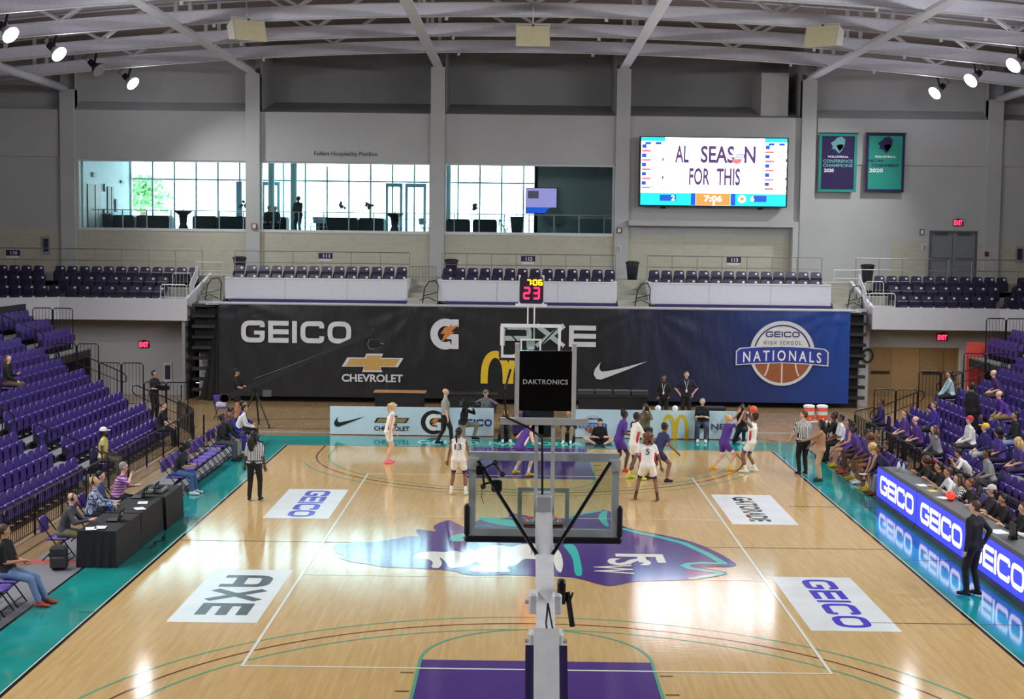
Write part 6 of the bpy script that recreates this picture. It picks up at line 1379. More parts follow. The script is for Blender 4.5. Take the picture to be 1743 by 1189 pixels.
# draped tables
DRAPE = mat('drape_table',(24,24,27),0.75,var=0.1)
def draped(x0, x1, y0, y1, h, label, m=DRAPE):
    t = thing('folding_table', label, 'table', ((x0+x1)/2,(y0+y1)/2,0), 0, 'black draped tables at left')
    b = MB(); pts = []; N = 14
    per = [(x0+(x1-x0)*i/N,y0) for i in range(N)]+[(x1,y0+(y1-y0)*i/N) for i in range(N)]+[(x1-(x1-x0)*i/N,y1) for i in range(N)]+[(x0,y1-(y1-y0)*i/N) for i in range(N)]
    cx, cy = (x0+x1)/2,(y0+y1)/2; M = len(per)
    top = [(p[0],p[1],h) for p in per]; bot = []
    for i, p in enumerate(per): k = 1+0.03+0.02*math.sin(i*1.9)+0.012*math.sin(i*4.1); bot.append((cx+(p[0]-cx)*(k+0.03),cy+(p[1]-cy)*k,0.01))
    b.add(top+bot,[tuple(range(M))]+[(i,(i+1)%M,M+(i+1)%M,M+i)[::-1] for i in range(M)]); b.build('tablecloth', m, t)
    for (lx,ly) in ((x0+.08,y0+.1),(x1-.08,y0+.1),(x0+.08,y1-.1),(x1-.08,y1-.1)): MB().tube((lx,ly,0),(lx,ly,h-0.03),0.015,n=6).build('leg', CHF, t)
draped(-8.98,-8.22,-2.65,-0.85,0.73,'black draped table nearest us on the left'); draped(-8.98,-8.22,-0.78,1.0,0.735,'black draped table in the middle of the left row'); draped(-8.92,-8.16,1.07,2.65,0.74,'black draped table farthest from us on the left')
def laptop(x, y, z, rz, label, lidc=(30,30,34)):
    t = thing('laptop', label, 'laptop', (x,y,z), rz, 'laptops on the left tables'); MB().bevbox(-0.17,0.17,-0.12,0.12,0,0.02,0.006).build('base', CAMB, t, local=True)
    b = MB(); b.add([(-0.17,0.12,0.02),(0.17,0.12,0.02),(0.17,0.19,0.24),(-0.17,0.19,0.24),(-0.17,0.135,0.02),(0.17,0.135,0.02),(0.17,0.205,0.24),(-0.17,0.205,0.24)],[(0,1,2,3),(7,6,5,4),(3,2,6,7),(0,3,7,4),(1,5,6,2)]); b.build('lid', cloth(lidc), t, local=True)
    b = MB(); b.prism([(0.03*math.cos(a),0.03*math.sin(a)) for a in np.linspace(0,2*math.pi,9)[:-1]],(Vector((0,0.175,0.13)),Vector((1,0,0)),Vector((0,0.3,0.95)),Vector((0,0.95,-0.3))),0.0,0.006); b.build('emblem', WHT, t, local=True)
R90 = -math.pi/2
for (u, v, lab) in ((193,885,'black laptop in front of the man in grey hood'),(223,846,'black laptop in front of the woman in patterned blue'),(254,838,'black laptop in front of the man in purple stripes')):
    p = gp(u,v,0.74); laptop(max(-8.75,min(-8.4,p.x)),p.y,0.745,R90,lab)
def paper(x, y, z, rz, label, w=0.21, l=0.29, m=None): 
    t = MB(); t.box(-w/2,w/2,-l/2,l/2,0,0.006); o = t.build('paper_sheet', m or WHT); o.location = (x,y,z); o.rotation_euler = (0,0,rz); tag(o,label,'paper','papers on the tables')
for (u, v, lab, rz) in ((155,899,'white papers by the man in grey hood',0.3),(171,897,'second sheet of paper by the man in grey hood',0.1),(238,865,'white paper on the middle left table',0.5),(243,855,'white paper beyond the laptop on the middle left table',0.2)):
    p = gp(u,v,0.75); paper(max(-8.85,min(-8.35,p.x)),p.y,0.747,rz,lab)
t = thing('mixing_desk','silver and black audio mixer on the far left table','audio mixer',(-8.5,1.75,0.742),R90); MB().bevbox(-0.28,0.28,-0.16,0.16,0,0.09,0.02).build('body', mat('mixer_silver',(150,154,156),0.4,0.4), t, local=True); b = MB(); [b.box(x,x+0.02,-0.12,0.12,0.09,0.10) for x in np.linspace(-0.24,0.22,9)]; o = b.build('faders', CAMB, t, local=True); o['kind'] = 'stuff'
def cup(u, v, rgb, lab):
    p = gp(u,v,0.76); b = MB(); b.lathe((0,0,0),[(0.03,0),(0.04,0.11),(0.042,0.115)],12); o = b.build('paper_cup', cloth(rgb), None, True); o.location = (max(-8.9,min(-8.35,p.x)),p.y,0.745); tag(o,lab,'cup')
cup(183,868,(40,110,200),'blue cup in front of the woman in patterned blue'); cup(196,866,(225,220,205),'pale cup beside the blue cup on the left table')
for (y, lab) in ((-1.95,'purple folding chair under the man in grey hood'),(-0.1,'purple folding chair under the woman in patterned blue'),(0.62,'purple folding chair under the dark-haired person at the left tables'),(1.95,'purple folding chair under the man in purple stripes')): chair(-9.55,y,90,lab,'purple chairs behind the left tables')
person('bald man in grey hooded top working at the nearest left table',(-9.5,-1.95,0),86,'sit',skin='pale',hair='none',shirt=(70,74,80),sleeve=1,pants=(120,120,96),lean=20,hands=((-0.10,0.56,0.80),(0.16,0.54,0.82)),head=(-10,-8),props=[w_headset])
person('woman in blue and white patterned blouse with headset at the left tables',(-9.5,-0.1,0),80,'sit',skin='pale',hair='blonde',style='short',shirt=blotch((36,60,130),(210,214,220),(120,150,190),18),sleeve=1,pants=(40,40,44),lean=12,hands=((-0.14,0.50,0.80),(0.14,0.50,0.80)),head=(20,8),props=[w_headset])
person('dark-haired person behind the woman in patterned blue',(-9.55,0.62,0),86,'sit',skin='pale',hair='black',style='short',shirt=(60,76,120),sleeve=1,pants=(40,40,44),lean=8)
person('grey-haired man in purple striped polo leaning on his fist at the left tables',(-9.5,1.95,0),82,'sit',skin='pale',hair='grey',style='short',shirt=stripes((120,64,140),(206,160,196),5.0,'Z'),sleeve=0.5,pants=(40,40,44),lean=16,hands=((-0.14,0.46,0.80),(0.16,0.34,1.08)),build=1.2,head=(0,-5),props=[w_glasses])
t = thing('backpack','black backpack standing on the floor by the nearest left table','backpack',(-9.28,-2.85,0),0.2); MB().bevbox(-0.17,0.17,-0.11,0.11,0,0.48,0.06).build('body', mat('pack_black',(40,40,44),0.7,bump=0.3), t, local=True); MB().bevbox(-0.13,0.13,-0.18,-0.10,0.05,0.28,0.03).build('pocket', mat('pack_black2',(52,52,56),0.7), t, local=True)
for sx in (-1,1): b = MB(); b.path([(sx*0.08,0.11,0.44),(sx*0.10,0.18,0.3),(sx*0.10,0.12,0.08)],0.018,5); b.build('strap', mat('pack_black2'), t, local=True)
b = MB(); b.path([(-0.05,0.08,0.47),(0,0.08,0.54),(0.05,0.08,0.47)],0.014,5); b.build('grab_handle', mat('pack_black2'), t, local=True)
mb = MB(); mb.path([(-8.0,-0.9,0.02),(-7.95,-0.6,0.02),(-8.05,-0.3,0.02),(-7.9,-0.1,0.02),(-8.02,0.4,0.02)],0.015,5); tag(mb.build('floor_cable', CAMB, None, True),'black cable lying on the teal apron by the left tables','cable')

# ---- scorer's table and LED boards on the right
LEDF = emis('led_board',(58,66,238),1.6); LEDT = emis('led_board_text',(222,214,255),2.6)
XL = 8.86
for i in range(4):
    y1 = 6.0-3.7*i; y0 = y1-3.66
    lab = ['LED courtside board farthest from us','second LED courtside board, beside the standing man in black','third LED courtside board, cut by the right edge','LED courtside board nearest us, outside the right edge'][i]
    t = thing('led_board', lab+', reading GEICO in white on blue', 'LED board', (XL,(y0+y1)/2,0), 0, 'courtside LED boards')
    MB().box(XL+0.012,XL+0.14,y0,y1,0.0,0.86).build('cabinet', BLK, t); MB().box(XL-0.05,XL+0.012,y0,y1,0.0,0.10).build('plinth', mat('plinth_grey',(70,72,76),0.5), t)
    MB().box(XL,XL+0.012,y0+0.01,y1-0.01,0.11,0.85).build('screen', LEDF, t)
    fr = (Vector((XL,y1,0.11)), Vector((0,-1,0)), Vector((0,0,1)), Vector((-1,0,0))); mb = MB(); L = block_word(mb,'GEICO',0,0,0.46,fr,measure=True); block_word(mb,'GEICO',0.35,0.14,0.46,fr,0.001,0.006,wide=1.3*2.9/L if False else 1.52,t=0.21); mb.build('lettering', LEDT, t)
CNT = mat('counter_grey',(92,94,96),0.5,var=0.06)
for i in range(3):
    y1 = 6.0-4.9*i; t = thing('scorers_table', ['grey scorer table behind the farthest LED board','grey scorer table behind the middle LED boards','grey scorer table at the right edge'][i], 'table', (9.25,y1-2.4,0), 0, 'scorer tables'); MB().bevbox(9.0,9.52,y1-4.88,y1,0.80,0.86,0.01).build('worktop', CNT, t)
    for yy in (y1-0.3,y1-4.6): MB().box(9.05,9.45,yy-0.03,yy+0.03,0,0.80).build('leg', BLK, t)
    MB().box(9.0,9.04,y1-4.88,y1,0.3,0.8).build('modesty_panel', BLK, t)
offs = [(9.98,4.75,'official in black with brown hair, farthest at the scorer table',dict(skin='tan',hair='brown',style='curly',shirt=(30,30,34),sleeve=1,lean=26)),
 (9.98,3.75,'dark-haired official in black with white sleeve patch at the scorer table',dict(skin='tan',hair='black',style='ponylow',shirt=(22,22,26),sleeve=0.5,lean=22)),
 (9.98,2.95,'official in white polo reaching over the scorer table',dict(skin='tan',hair='brown',shirt=(230,230,228),sleeve=0.5,lean=24,hands=((-0.2,0.50,0.86),(0.12,0.54,0.86)))),
 (9.98,2.1,'brown-haired official in striped shirt at the scorer table',dict(skin='pale',hair='brown',style='long',shirt=REF,sleeve=0.5,lean=26,hands=((-0.2,0.54,0.88),(0.05,0.50,0.88)))),
 (9.98,1.35,'brown-haired official in dark top next to the striped one',dict(skin='tan',hair='auburn',shirt=(36,30,32),sleeve=1,lean=22)),
 (9.98,0.3,'man in grey cap and dark top at the scorer table',dict(skin='pale',hair='brown',cap=(205,200,195),shirt=(40,38,40),sleeve=0.5,lean=8)),
 (9.98,-0.7,'man in black polo at the scorer table, beyond the standing man',dict(skin='tan',hair='black',shirt=(18,18,20),sleeve=0.5,lean=16)),
 (9.98,-1.75,'man in black at the right end of the scorer table',dict(skin='pale',hair='brown',shirt=(24,24,28),sleeve=1,lean=10)),
 (9.98,-2.6,'long-haired woman in white at the right edge of the scorer table',dict(skin='pale',hair='brown',style='long',shirt=(226,226,228),sleeve=1,lean=10))]
for (x, y, lab, kw) in offs:
    kw.setdefault('hands',((-0.14,0.48,0.90),(0.14,0.48,0.90))); chair(x+0.02,y,-90,'purple folding chair under the '+lab.split(' at the')[0].split(',')[0].split(' next')[0].split(' reaching')[0].split(' in the')[0][:70],'purple chairs behind the scorer table')
    person(lab,(x,y,0),-90,'sit',pants=(30,30,34),**kw)
pl = [(9.25,4.9,0.05,'papers',0),(9.22,1.9,0.1,'yellow folder',1),(9.2,1.1,0.4,'papers',2),(9.22,-2.2,0.2,'papers',3)]
paper(9.25,2.45,0.862,0.2,'yellow folder on the scorer table',0.2,0.26,mat('folder_yellow',(222,200,90),0.6)); paper(9.24,1.55,0.862,0.4,'sheet of paper by the red lamp on the scorer table'); paper(9.25,-2.2,0.862,0.1,'white papers near the right edge on the scorer table',0.3,0.42); paper(9.22,3.2,0.862,0.1,'score sheet before the official in white polo')
t = thing('signal_lamp','glowing red signal lamp on the scorer table','lamp',(9.3,1.2,0.862)); b = MB(); b.ball((0,0,0.12),0.10,12,8); b.build('globe', emis('signal_red',(255,60,50),1.6), t, True, local=True); MB().lathe((0,0,0),[(0.07,0),(0.06,0.04)],12).build('base', BLK, t, local=True)
for i, (x, y) in enumerate(((9.28,5.5),(9.2,5.3),(9.3,5.15))):
    t = thing('water_bottle', ['clear water bottle at the far end of the scorer table','second water bottle at the far end of the scorer table','third water bottle at the far end of the scorer table'][i],'bottle',(x,y,0.862),0,'water bottles on the scorer table'); b = MB(); b.lathe((0,0,0),[(0.033,0),(0.035,0.14),(0.015,0.18),(0.015,0.2)],10); b.build('body', mat('bottle_clear',(214,224,230),0.15), t, True, local=True); MB().tube((0,0,0.2),(0,0,0.22),0.017,n=8).build('cap', WHT, t, local=True)
t = thing('monitor','small black monitor on the scorer table near the right edge','monitor',(9.3,-2.9,0.862),R90); MB().bevbox(-0.2,0.2,-0.015,0.015,0.06,0.32,0.006).build('screen', CAMB, t, local=True); MB().bevbox(-0.09,0.09,-0.07,0.07,0,0.06,0.01).build('stand', CAMB, t, local=True)
# right team bench
gr_ = 'purple chairs of the right bench'
for i in range(12): 
    y = 6.75+i*0.58
    chair(9.42,y,-90,f'purple folding chair of the right bench, {ORD[i+1]} from the LED board',gr_)
bench = [(6.75,'man in navy suit jacket and grey trousers bent forward on the right bench',dict(skin='brown',hair='black',shirt=(30,32,70),sleeve=1,pants=(130,132,142),shoes=(110,70,50),lean=34,hands=((-0.10,0.52,0.56),(0.10,0.54,0.54)),props=[held('clipboard','dark clipboard held by the man in navy suit','clipboard',mk_board,1,(0,0.05,0.02))])),
 (7.33,'bench player with light curly hair leaning far forward on the right bench',dict(skin='tan',hair='blonde',style='curly',shirt=PUR,sleeve=0,bottom='shorts',pants=(44,34,70),shoes=(216,190,60),sock=(230,210,120),lean=40,hands=((-0.08,0.50,0.40),(0.08,0.50,0.40)))),
 (8.49,'bench player with big auburn curls and white shoes on the right bench',dict(skin='brown',hair='auburn',style='curly',shirt=(60,44,110),sleeve=0.4,bottom='shorts',pants=(60,44,110),shoes=(232,230,232),lean=16)),
 (9.07,'bench player with black curls and yellow shoes on the right bench',dict(skin='brown',hair='black',style='curly',shirt=PUR,sleeve=0,bottom='shorts',pants=PUR,shoes=(220,186,50),sock=(235,235,235),lean=10)),
 (10.23,'bench player in purple with hair tied up on the right bench',dict(skin='dark',hair='black',style='topbun',shirt=PUR,sleeve=0.3,bottom='shorts',pants=(40,34,60),shoes=(190,80,50),lean=20)),
 (11.39,'bench player in purple with shoulder-length dark hair on the right bench',dict(skin='tan',hair='black',style='long',shirt=(96,66,160),sleeve=0,bottom='shorts',pants=PUR,shoes=(214,190,60),lean=6)),
 (12.55,'assistant in white shirt and black trousers on the right bench',dict(skin='brown',hair='black',shirt=(224,224,224),sleeve=0.5,pants=(22,22,26),shoes=(24,24,26),lean=4)),
 (13.13,'bench player in black holding a towel at the far end of the right bench',dict(skin='dark',hair='black',style='bun',shirt=(26,26,30),sleeve=1,pants=(24,24,28),lean=12,hands=((-0.1,0.2,1.05),(0.1,0.25,1.0))))]
for (y, lab, kw) in bench: person(lab,(9.40,y,0),-92,'sit',h=1.78,**kw)
for i, (x, y, w) in enumerate(((10.1,9.6,0.5),(10.15,8.6,0.42),(10.1,10.6,0.45))):
    t = thing('duffel_bag', ['dark duffel bag on the floor behind the right bench','nearest dark duffel bag behind the right bench','farthest dark duffel bag behind the right bench'][i],'bag',(x,y,0),0.3*i,'duffel bags behind the right bench'); b = MB(); b.path([(0,-w/2,0.17),(0,-w*0.3,0.18),(0,w*0.3,0.18),(0,w/2,0.17)],[0.13,0.17,0.17,0.13],12); b.build('body', mat('bag_dark',(40,36,56),0.7), t, True, local=True); b = MB(); b.path([(0,-0.12,0.34),(0,0,0.42),(0,0.12,0.34)],0.014,5); b.build('handle', WHT, t, local=True)
t = thing('cooler_table','small folding table carrying the orange coolers by the right bench','table',(9.55,17.2,0)); MB().bevbox(-0.45,0.45,-0.3,0.3,0.60,0.63,0.008).build('top', PALE, t, local=True)
for sx in (-1,1):
    for sy in (-1,1): MB().tube((sx*0.4,sy*0.25,0),(sx*0.4,sy*0.25,0.6),0.015,n=6).build('leg', CHF, t, local=True)
for i, dx in enumerate((-0.22,0.22)):
    t = thing('drink_cooler',['orange drink cooler with white lid, left of the pair by the right bench','orange drink cooler with white lid, right of the pair by the right bench'][i],'cooler',(9.55+dx,17.2,0.63),0,'orange drink coolers'); MB().lathe((0,0,0),[(0.15,0),(0.18,0.06),(0.18,0.42),(0.17,0.44)],14).build('body', mat('cooler_orange',(226,92,52),0.4), t, True, local=True); MB().lathe((0,0,0),[(0.19,0.44),(0.19,0.50),(0.12,0.53)],14).build('lid', WHT, t, local=True); MB().tube((0,-0.18,0.08),(0,-0.24,0.08),0.02,n=8).build('spigot', WHT, t, local=True); MB().lathe((0,0,0),[(0.183,0.2),(0.183,0.32)],14).build('label_band', PALE, t, local=True)
# ================================================================== PEOPLE ON AND AROUND THE COURT
WHI = (238,236,228); PURJ = (82,48,142); RED = (190,48,60); ROY = (48,60,150)
def G(u, v): p = gp(u,v); return (p.x,p.y,0.012)
person('blonde ponytailed player in white with pink shoes, standing at far left of the court',G(660,789),84,'stand',h=1.82,skin='pale',hair='blonde',style='pony',shirt=WHI,sleeve=0,bottom='shorts',pants=WHI,shoes=(236,130,136),side=RED,lean=14,hands=((-0.24,0.20,0.86),(0.26,0.06,0.82)),feet=((-0.14,0.02,0.085),(0.10,-0.04,0.085)),pz=0.90,head=(8,-4),props=[w_headband])
person('bald official in grey shirt and black trousers walking along the baseline',G(757,757),80,'stand',h=1.82,skin='pale',hair='none',shirt=(150,154,148),sleeve=0.5,pants=(18,18,20),feet=((-0.10,-0.22,0.10),(0.10,0.20,0.085)),pz=0.90,hands=((-0.24,0.16,0.84),(0.25,0.06,0.80)),build=1.12,props=[w_belt])
person('cameraman in black kneeling in khaki trousers with a video camera at the left board',G(788,748),105,'kneel',h=1.8,skin='pale',hair='black',cap=(24,24,26),shirt=(20,20,22),sleeve=1,pants=(140,132,108),lean=6,hands=((-0.10,0.30,0.98),(0.16,0.22,1.06)),props=[held('video_camera','shoulder video camera of the kneeling cameraman at the left board','camera',mk_video,1,(0,0.02,0.08))])
person('player in white numbered 13 seen from behind, black ponytail, green shoes',G(780,842),8,'stand',h=1.75,skin='brown',hair='black',style='ponylow',shirt=WHI,sleeve=0,bottom='shorts',pants=WHI,under=(30,34,84),shoes=(206,226,206),sock=(240,240,240),feet=((-0.19,0,0.085),(0.19,0,0.085)),pz=0.90,lean=6,hands=((-0.30,0.08,0.84),(0.32,0.08,0.82)),number='13',numcol=(30,30,60),head=(18,0))
person('player in purple crouching under the far hoop with yellow shoes',G(884,809),55,'stand',h=1.80,skin='pale',hair='brown',style='bun',shirt=PURJ,sleeve=0,bottom='shorts',pants=PURJ,shoes=(232,178,48),sock=(240,240,240),side=WHI,feet=((-0.26,0.02,0.085),(0.26,0.10,0.085)),pz=0.76,lean=32,hands=((-0.34,0.40,0.92),(0.30,0.44,0.86)))
person('player in purple with black bun standing left of the player in white long sleeves',G(1052,803),75,'stand',h=1.85,skin='dark',hair='black',style='bun',shirt=PURJ,sleeve=0.4,bottom='shorts',pants=PURJ,under=(26,24,40),shoes=(200,60,50),lean=16,pz=0.86,feet=((-0.18,-0.10,0.085),(0.16,0.14,0.085)),hands=((-0.2,0.34,1.05),(0.2,0.32,1.0)))
person('player in white long sleeves with neon yellow shoes, arms forward',G(1078,816),72,'stand',h=1.88,skin='dark',hair='black',style='short',shirt=WHI,sleeve=1,bottom='shorts',pants=WHI,under=ROY,shoes=(214,230,60),sock=(214,230,120),side=RED,lean=8,pz=0.90,feet=((-0.16,-0.06,0.085),(0.16,0.10,0.085)),hands=((-0.18,0.42,1.00),(0.18,0.42,1.02)))
person('dark-haired player in navy and white partly hidden behind number 5',G(1117,819),60,'stand',h=1.80,skin='brown',hair='black',style='short',shirt=(54,50,96),sleeve=0.3,bottom='shorts',pants=(40,36,70),shoes=(22,22,26),lean=26,pz=0.78,feet=((-0.30,-0.10,0.085),(0.30,0.12,0.085)),hands=((-0.22,0.44,0.90),(0.34,0.40,0.80)))
person('player in white numbered 5 seen from behind with curly brown hair and maroon shoes',G(1101,851),6,'stand',h=1.78,skin='brown',hair='auburn',style='curly',shirt=WHI,sleeve=0.35,bottom='shorts',pants=WHI,under=(28,32,84),shoes=(96,44,40),sock=(60,30,30),side=RED,feet=((-0.28,-0.02,0.085),(0.26,-0.10,0.085)),pz=0.86,lean=14,hands=((-0.36,0.12,0.84),(0.34,0.14,0.82)),number='5',numcol=(24,26,60))
person('defender in purple with blonde bun reaching up at the shooter',G(1231,801),72,'stand',h=1.76,skin='pale',hair='blonde',style='bun',shirt=PURJ,sleeve=0.25,bottom='shorts',pants=PURJ,under=(225,225,225),shoes=(236,180,40),sock=(236,200,120),feet=((-0.10,-0.30,0.10),(0.12,0.10,0.085)),pz=0.80,lean=16,hands=((-0.06,0.46,1.66),(0.14,0.50,1.62)),head=(0,12),epole=(0.6,-0.2,-0.8))
sh_ = person('shooter in white with red side panel holding the ball overhead',G(1278,804),-62,'stand',h=1.76,skin='brown',hair='black',style='bun',shirt=WHI,sleeve=0,bottom='shorts',pants=WHI,under=ROY,shoes=(226,230,222),sock=(226,236,232),side=RED,feet=((-0.16,0.10,0.085),(0.16,-0.08,0.085)),pz=0.86,lean=-4,hands=((-0.12,0.14,1.74),(0.12,0.12,1.76)),head=(0,10),epole=(0.7,0.8,-0.2))
bp_ = py(1282,697,gp(1278,804).y-0.02); t = thing('basketball','orange basketball held above the shooter at right','basketball',bp_); b = MB(); b.ball((0,0,0),0.121,18,12); b.build('ball', mat('ball_orange',(226,104,60),0.55,bump=0.3,bscale=300), t, True, local=True)
b = MB(); [b.path([Vector((0.122*math.cos(a),0.122*math.sin(a),0)) if k == 0 else Vector((0,0.122*math.cos(a),0.122*math.sin(a))) if k == 1 else Vector((0.122*math.cos(a),0,0.122*math.sin(a))) for a in np.linspace(0,2*math.pi,25)],0.0022,4) for k in range(3)]; b.build('seams', CAMB, t, local=True)
person('woman referee with long black hair at the left sideline, seen from behind',G(433,852),5,'stand',h=1.74,skin='dark',hair='black',style='long',shirt=REF,sleeve=0.5,pants=(14,14,16),shoes=(16,16,18),feet=((-0.13,0.0,0.085),(0.13,0.03,0.085)),hands=((-0.26,0.04,0.80),(0.26,0.06,0.82)),props=[w_belt],head=(40,0))
person('grey-haired referee in stripes standing on the right sideline',G(1366,808),-20,'stand',h=1.82,skin='pale',hair='brown',style='short',shirt=REF,sleeve=0.5,pants=(16,16,18),shoes=(14,14,16),hands=((-0.30,0.22,0.94),(0.28,0.10,0.86)),build=1.12,props=[w_belt],head=(-50,0))
person('woman in tan suit with long black hair pointing from the right sideline',G(1396,819),-78,'stand',h=1.70,skin='brown',hair='black',style='long',shirt=(176,132,96),sleeve=1,pants=(196,158,122),shoes=(60,44,36),build=1.2,props=[w_belt],hands=((-0.22,0.58,1.12),(0.16,0.30,0.98)),epole=(0.5,-0.5,-0.6))
person('man in black shirt and trousers standing before the LED boards at right',G(1655,1014),-42,'stand',h=1.80,skin='pale',hair='brown',style='short',shirt=(28,28,32),sleeve=1,pants=(20,20,23),shoes=(14,14,16),hands=((-0.26,0.02,0.82),(0.16,-0.10,0.96)),build=1.08,feet=((-0.10,0.06,0.085),(0.11,-0.04,0.085)),head=(-15,0))
# baseline photographers and staff
def F(u, v, dy=-0.2): p = gp(u,v); return (p.x,p.y+dy,0.004)
person('person in grey cap and jacket seated behind the left ad board',(py(827,690,18.4).x,18.4,0.006),185,'sit',skin='pale',hair='brown',cap=(110,108,100),shirt=(110,112,114),sleeve=1,pants=(50,50,54),hands=((-0.40,0.30,0.95),(0.40,0.30,0.95)))
chair(py(827,690,18.4).x,18.4,185,'purple folding chair under the person in grey cap behind the left ad board')
person('photographer with brown hair crouched left of the far hoop with white shoes',F(858,748),170,'sit',h=1.7,skin='tan',hair='auburn',style='long',shirt=(30,30,34),sleeve=1,pants=(70,60,54),shoes=(226,226,226),seat=0.22,lean=30,hands=((-0.08,0.30,0.80),(0.10,0.30,0.80)),props=[held('photo_camera','black camera of the crouched photographer left of the far hoop','camera',mk_camera,1,(-0.08,0.06,0.04))])
person('photographer in dark clothes crouched right of the far hoop with white shoes',F(968,750),190,'sit',h=1.7,skin='tan',hair='brown',shirt=(36,36,40),sleeve=1,pants=(150,130,104),shoes=(232,232,232),seat=0.22,lean=26)
for u, lab in ((858,'left'),(968,'right')): p = F(u,748 if u == 858 else 750); MB_ = MB(); MB_.bevbox(p[0]-0.2,p[0]+0.2,p[1]-0.2,p[1]+0.2,0.004,0.21,0.02); tag(MB_.build('low_stool', CAMB),f'low black stool under the photographer {lab} of the far hoop','stool')
person('photographer in black sitting cross-legged before the right ad board',F(1019,756),178,'floor',skin='pale',hair='black',style='short',shirt=(20,20,22),sleeve=0.5,bottom='shorts',pants=(40,40,44),shoes=(40,40,44),lean=26,head=(0,-25),props=[held('photo_camera','black camera in the lap of the cross-legged photographer','camera',mk_camera,1,(-0.08,0.04,0.03))])
MB_ = MB(); p = gp(1019,756); MB_.box(p.x-0.42,p.x+0.42,p.y-0.30,p.y+0.30,0.0,0.012); tag(MB_.build('sitting_mat', BLK),'thin black mat under the cross-legged photographer','mat')
person('photographer in khaki kneeling behind the players at the right board',F(1096,752),176,'kneel',skin='pale',hair='brown',cap=(60,56,50),shirt=(120,108,84),sleeve=1,pants=(60,58,56),hands=((-0.10,0.26,1.06),(0.10,0.26,1.06)),epole=(0.3,0.25,-1.0),props=[held('photo_camera','black camera of the photographer in khaki','camera',mk_camera,1,(-0.10,0.06,0.0))])
person('man in black tee with white hair seated on a black folding chair by the arches',F(1193,748),188,'sit',h=1.78,skin='pale',hair='grey',style='short',shirt=(20,20,22),sleeve=0.5,pants=(54,62,80),shoes=(236,236,236),hands=((-0.06,0.26,0.80),(0.08,0.26,0.80)),lean=8)
pc = F(1193,748); t = thing('folding_chair','black folding chair under the man in black tee by the arches','chair',(pc[0],pc[1],0.004),-math.radians(188)); MB().bevbox(-0.21,0.21,-0.20,0.21,0.42,0.45,0.012).build('seat', CAMB, t, local=True); MB().bevbox(-0.21,0.21,-0.28,-0.25,0.60,0.85,0.01).build('backrest', CAMB, t, local=True)
for sx in (-1,1): MB().tube((sx*0.22,0.22,0.0),(sx*0.22,-0.27,0.86),0.013,n=6).build('leg', CAMB, t, local=True); MB().tube((sx*0.20,-0.27,0.0),(sx*0.20,0.16,0.43),0.013,n=6).build('leg', CAMB, t, local=True)
person('photographer in black crouching behind the shooter with camera raised',F(1261,752),200,'kneel',skin='brown',hair='black',style='bun',shirt=(18,18,20),sleeve=0.5,pants=(22,22,24),shoes=(200,200,190),hands=((-0.10,0.26,1.08),(0.10,0.26,1.08)),epole=(0.3,0.25,-1.0),props=[held('photo_camera','black camera of the photographer crouching behind the shooter','camera',mk_camera,1,(-0.10,0.06,0.0))])
person('woman in black with lanyard standing before the banner',(py(1130,660,21.0).x,21.0,0),190,'stand',h=1.74,skin='brown',hair='black',style='short',shirt=(18,18,22),sleeve=1,pants=(16,16,18),hands=((-0.20,0.22,0.98),(0.20,0.22,0.98)),props=[w_lanyard])
person('man in navy polo with lanyard and hands on hips before the banner',(py(1168,660,21.0).x,21.0,0),182,'stand',h=1.88,skin='pale',hair='brown',shirt=(24,26,50),sleeve=0.5,pants=(16,16,20),hands=((-0.21,0.06,0.98),(0.21,0.06,0.98)),epole=(1.0,-0.1,-0.1),build=1.15,props=[w_lanyard])
person('man in black with headset and camera standing behind the left stand corner',(py(262,680,20.0).x,20.0,0),120,'stand',h=1.76,skin='tan',hair='black',shirt=(22,22,24),sleeve=0.5,pants=(22,22,26),hands=((-0.12,0.34,1.12),(0.14,0.34,1.12)),props=[w_headset,held('video_camera','video camera on the shoulder of the man behind the left stand corner','camera',mk_video,1,(0,0.05,0.05))])

# ---- camera crane
jx, jy = py(440,700,18.5).x, 18.5; pv = Vector((jx-0.1,jy,1.45)); tip = Vector(py(637,562,18.5)); tail = pv+(pv-tip).normalized()*1.1
t = thing('camera_crane','long black camera crane on a tripod before the banner at left','camera crane',(jx,jy,0))
b = MB(); b.bar(tail,tip,0.13,0.17); b.build('arm', mat('arm_black',(40,40,44),0.35), t); b = MB(); b.tube(pv+Vector((0,-0.06,0.22)),tip+Vector((0,-0.06,-0.14)),0.012,n=5); b.build('tension_cable', CAMB, t)
for a in (90,210,330):
    a = math.radians(a); b = MB(); b.tube((pv.x,pv.y,1.25),(pv.x+0.6*math.cos(a),pv.y+0.6*math.sin(a),0.08),0.03,n=7); b.build('tripod_leg', CAMB, t); MB().tube((pv.x+0.6*math.cos(a)-0.03,pv.y+0.6*math.sin(a),0.07),(pv.x+0.6*math.cos(a)+0.03,pv.y+0.6*math.sin(a),0.07),0.07,n=10).build('wheel', CAMB, t)
MB().tube((pv.x,pv.y,1.15),(pv.x,pv.y,1.5),0.06,n=10).build('pivot', CAMB, t); 
for k in range(3): MB().tube(tail+Vector((0.05*k-0.1,-0.10,0)),tail+Vector((0.05*k-0.1,0.10,0)),0.14,n=12).build('counterweight', mat('weight_grey',(60,60,64),0.4,0.6), t)
hd = tip+Vector((0.02,0,-0.45)); MB().tube(tip,hd+Vector((0,0,0.15)),0.03,n=8).build('drop_post', CAMB, t); MB().bevbox(hd.x-0.16,hd.x+0.16,hd.y-0.10,hd.y+0.10,hd.z-0.12,hd.z+0.14,0.03).build('camera_body', CAMB, t); MB().tube((hd.x+0.16,hd.y,hd.z),(hd.x+0.34,hd.y-0.05,hd.z-0.02),0.055,0.07,10).build('camera_lens', CAMB, t)
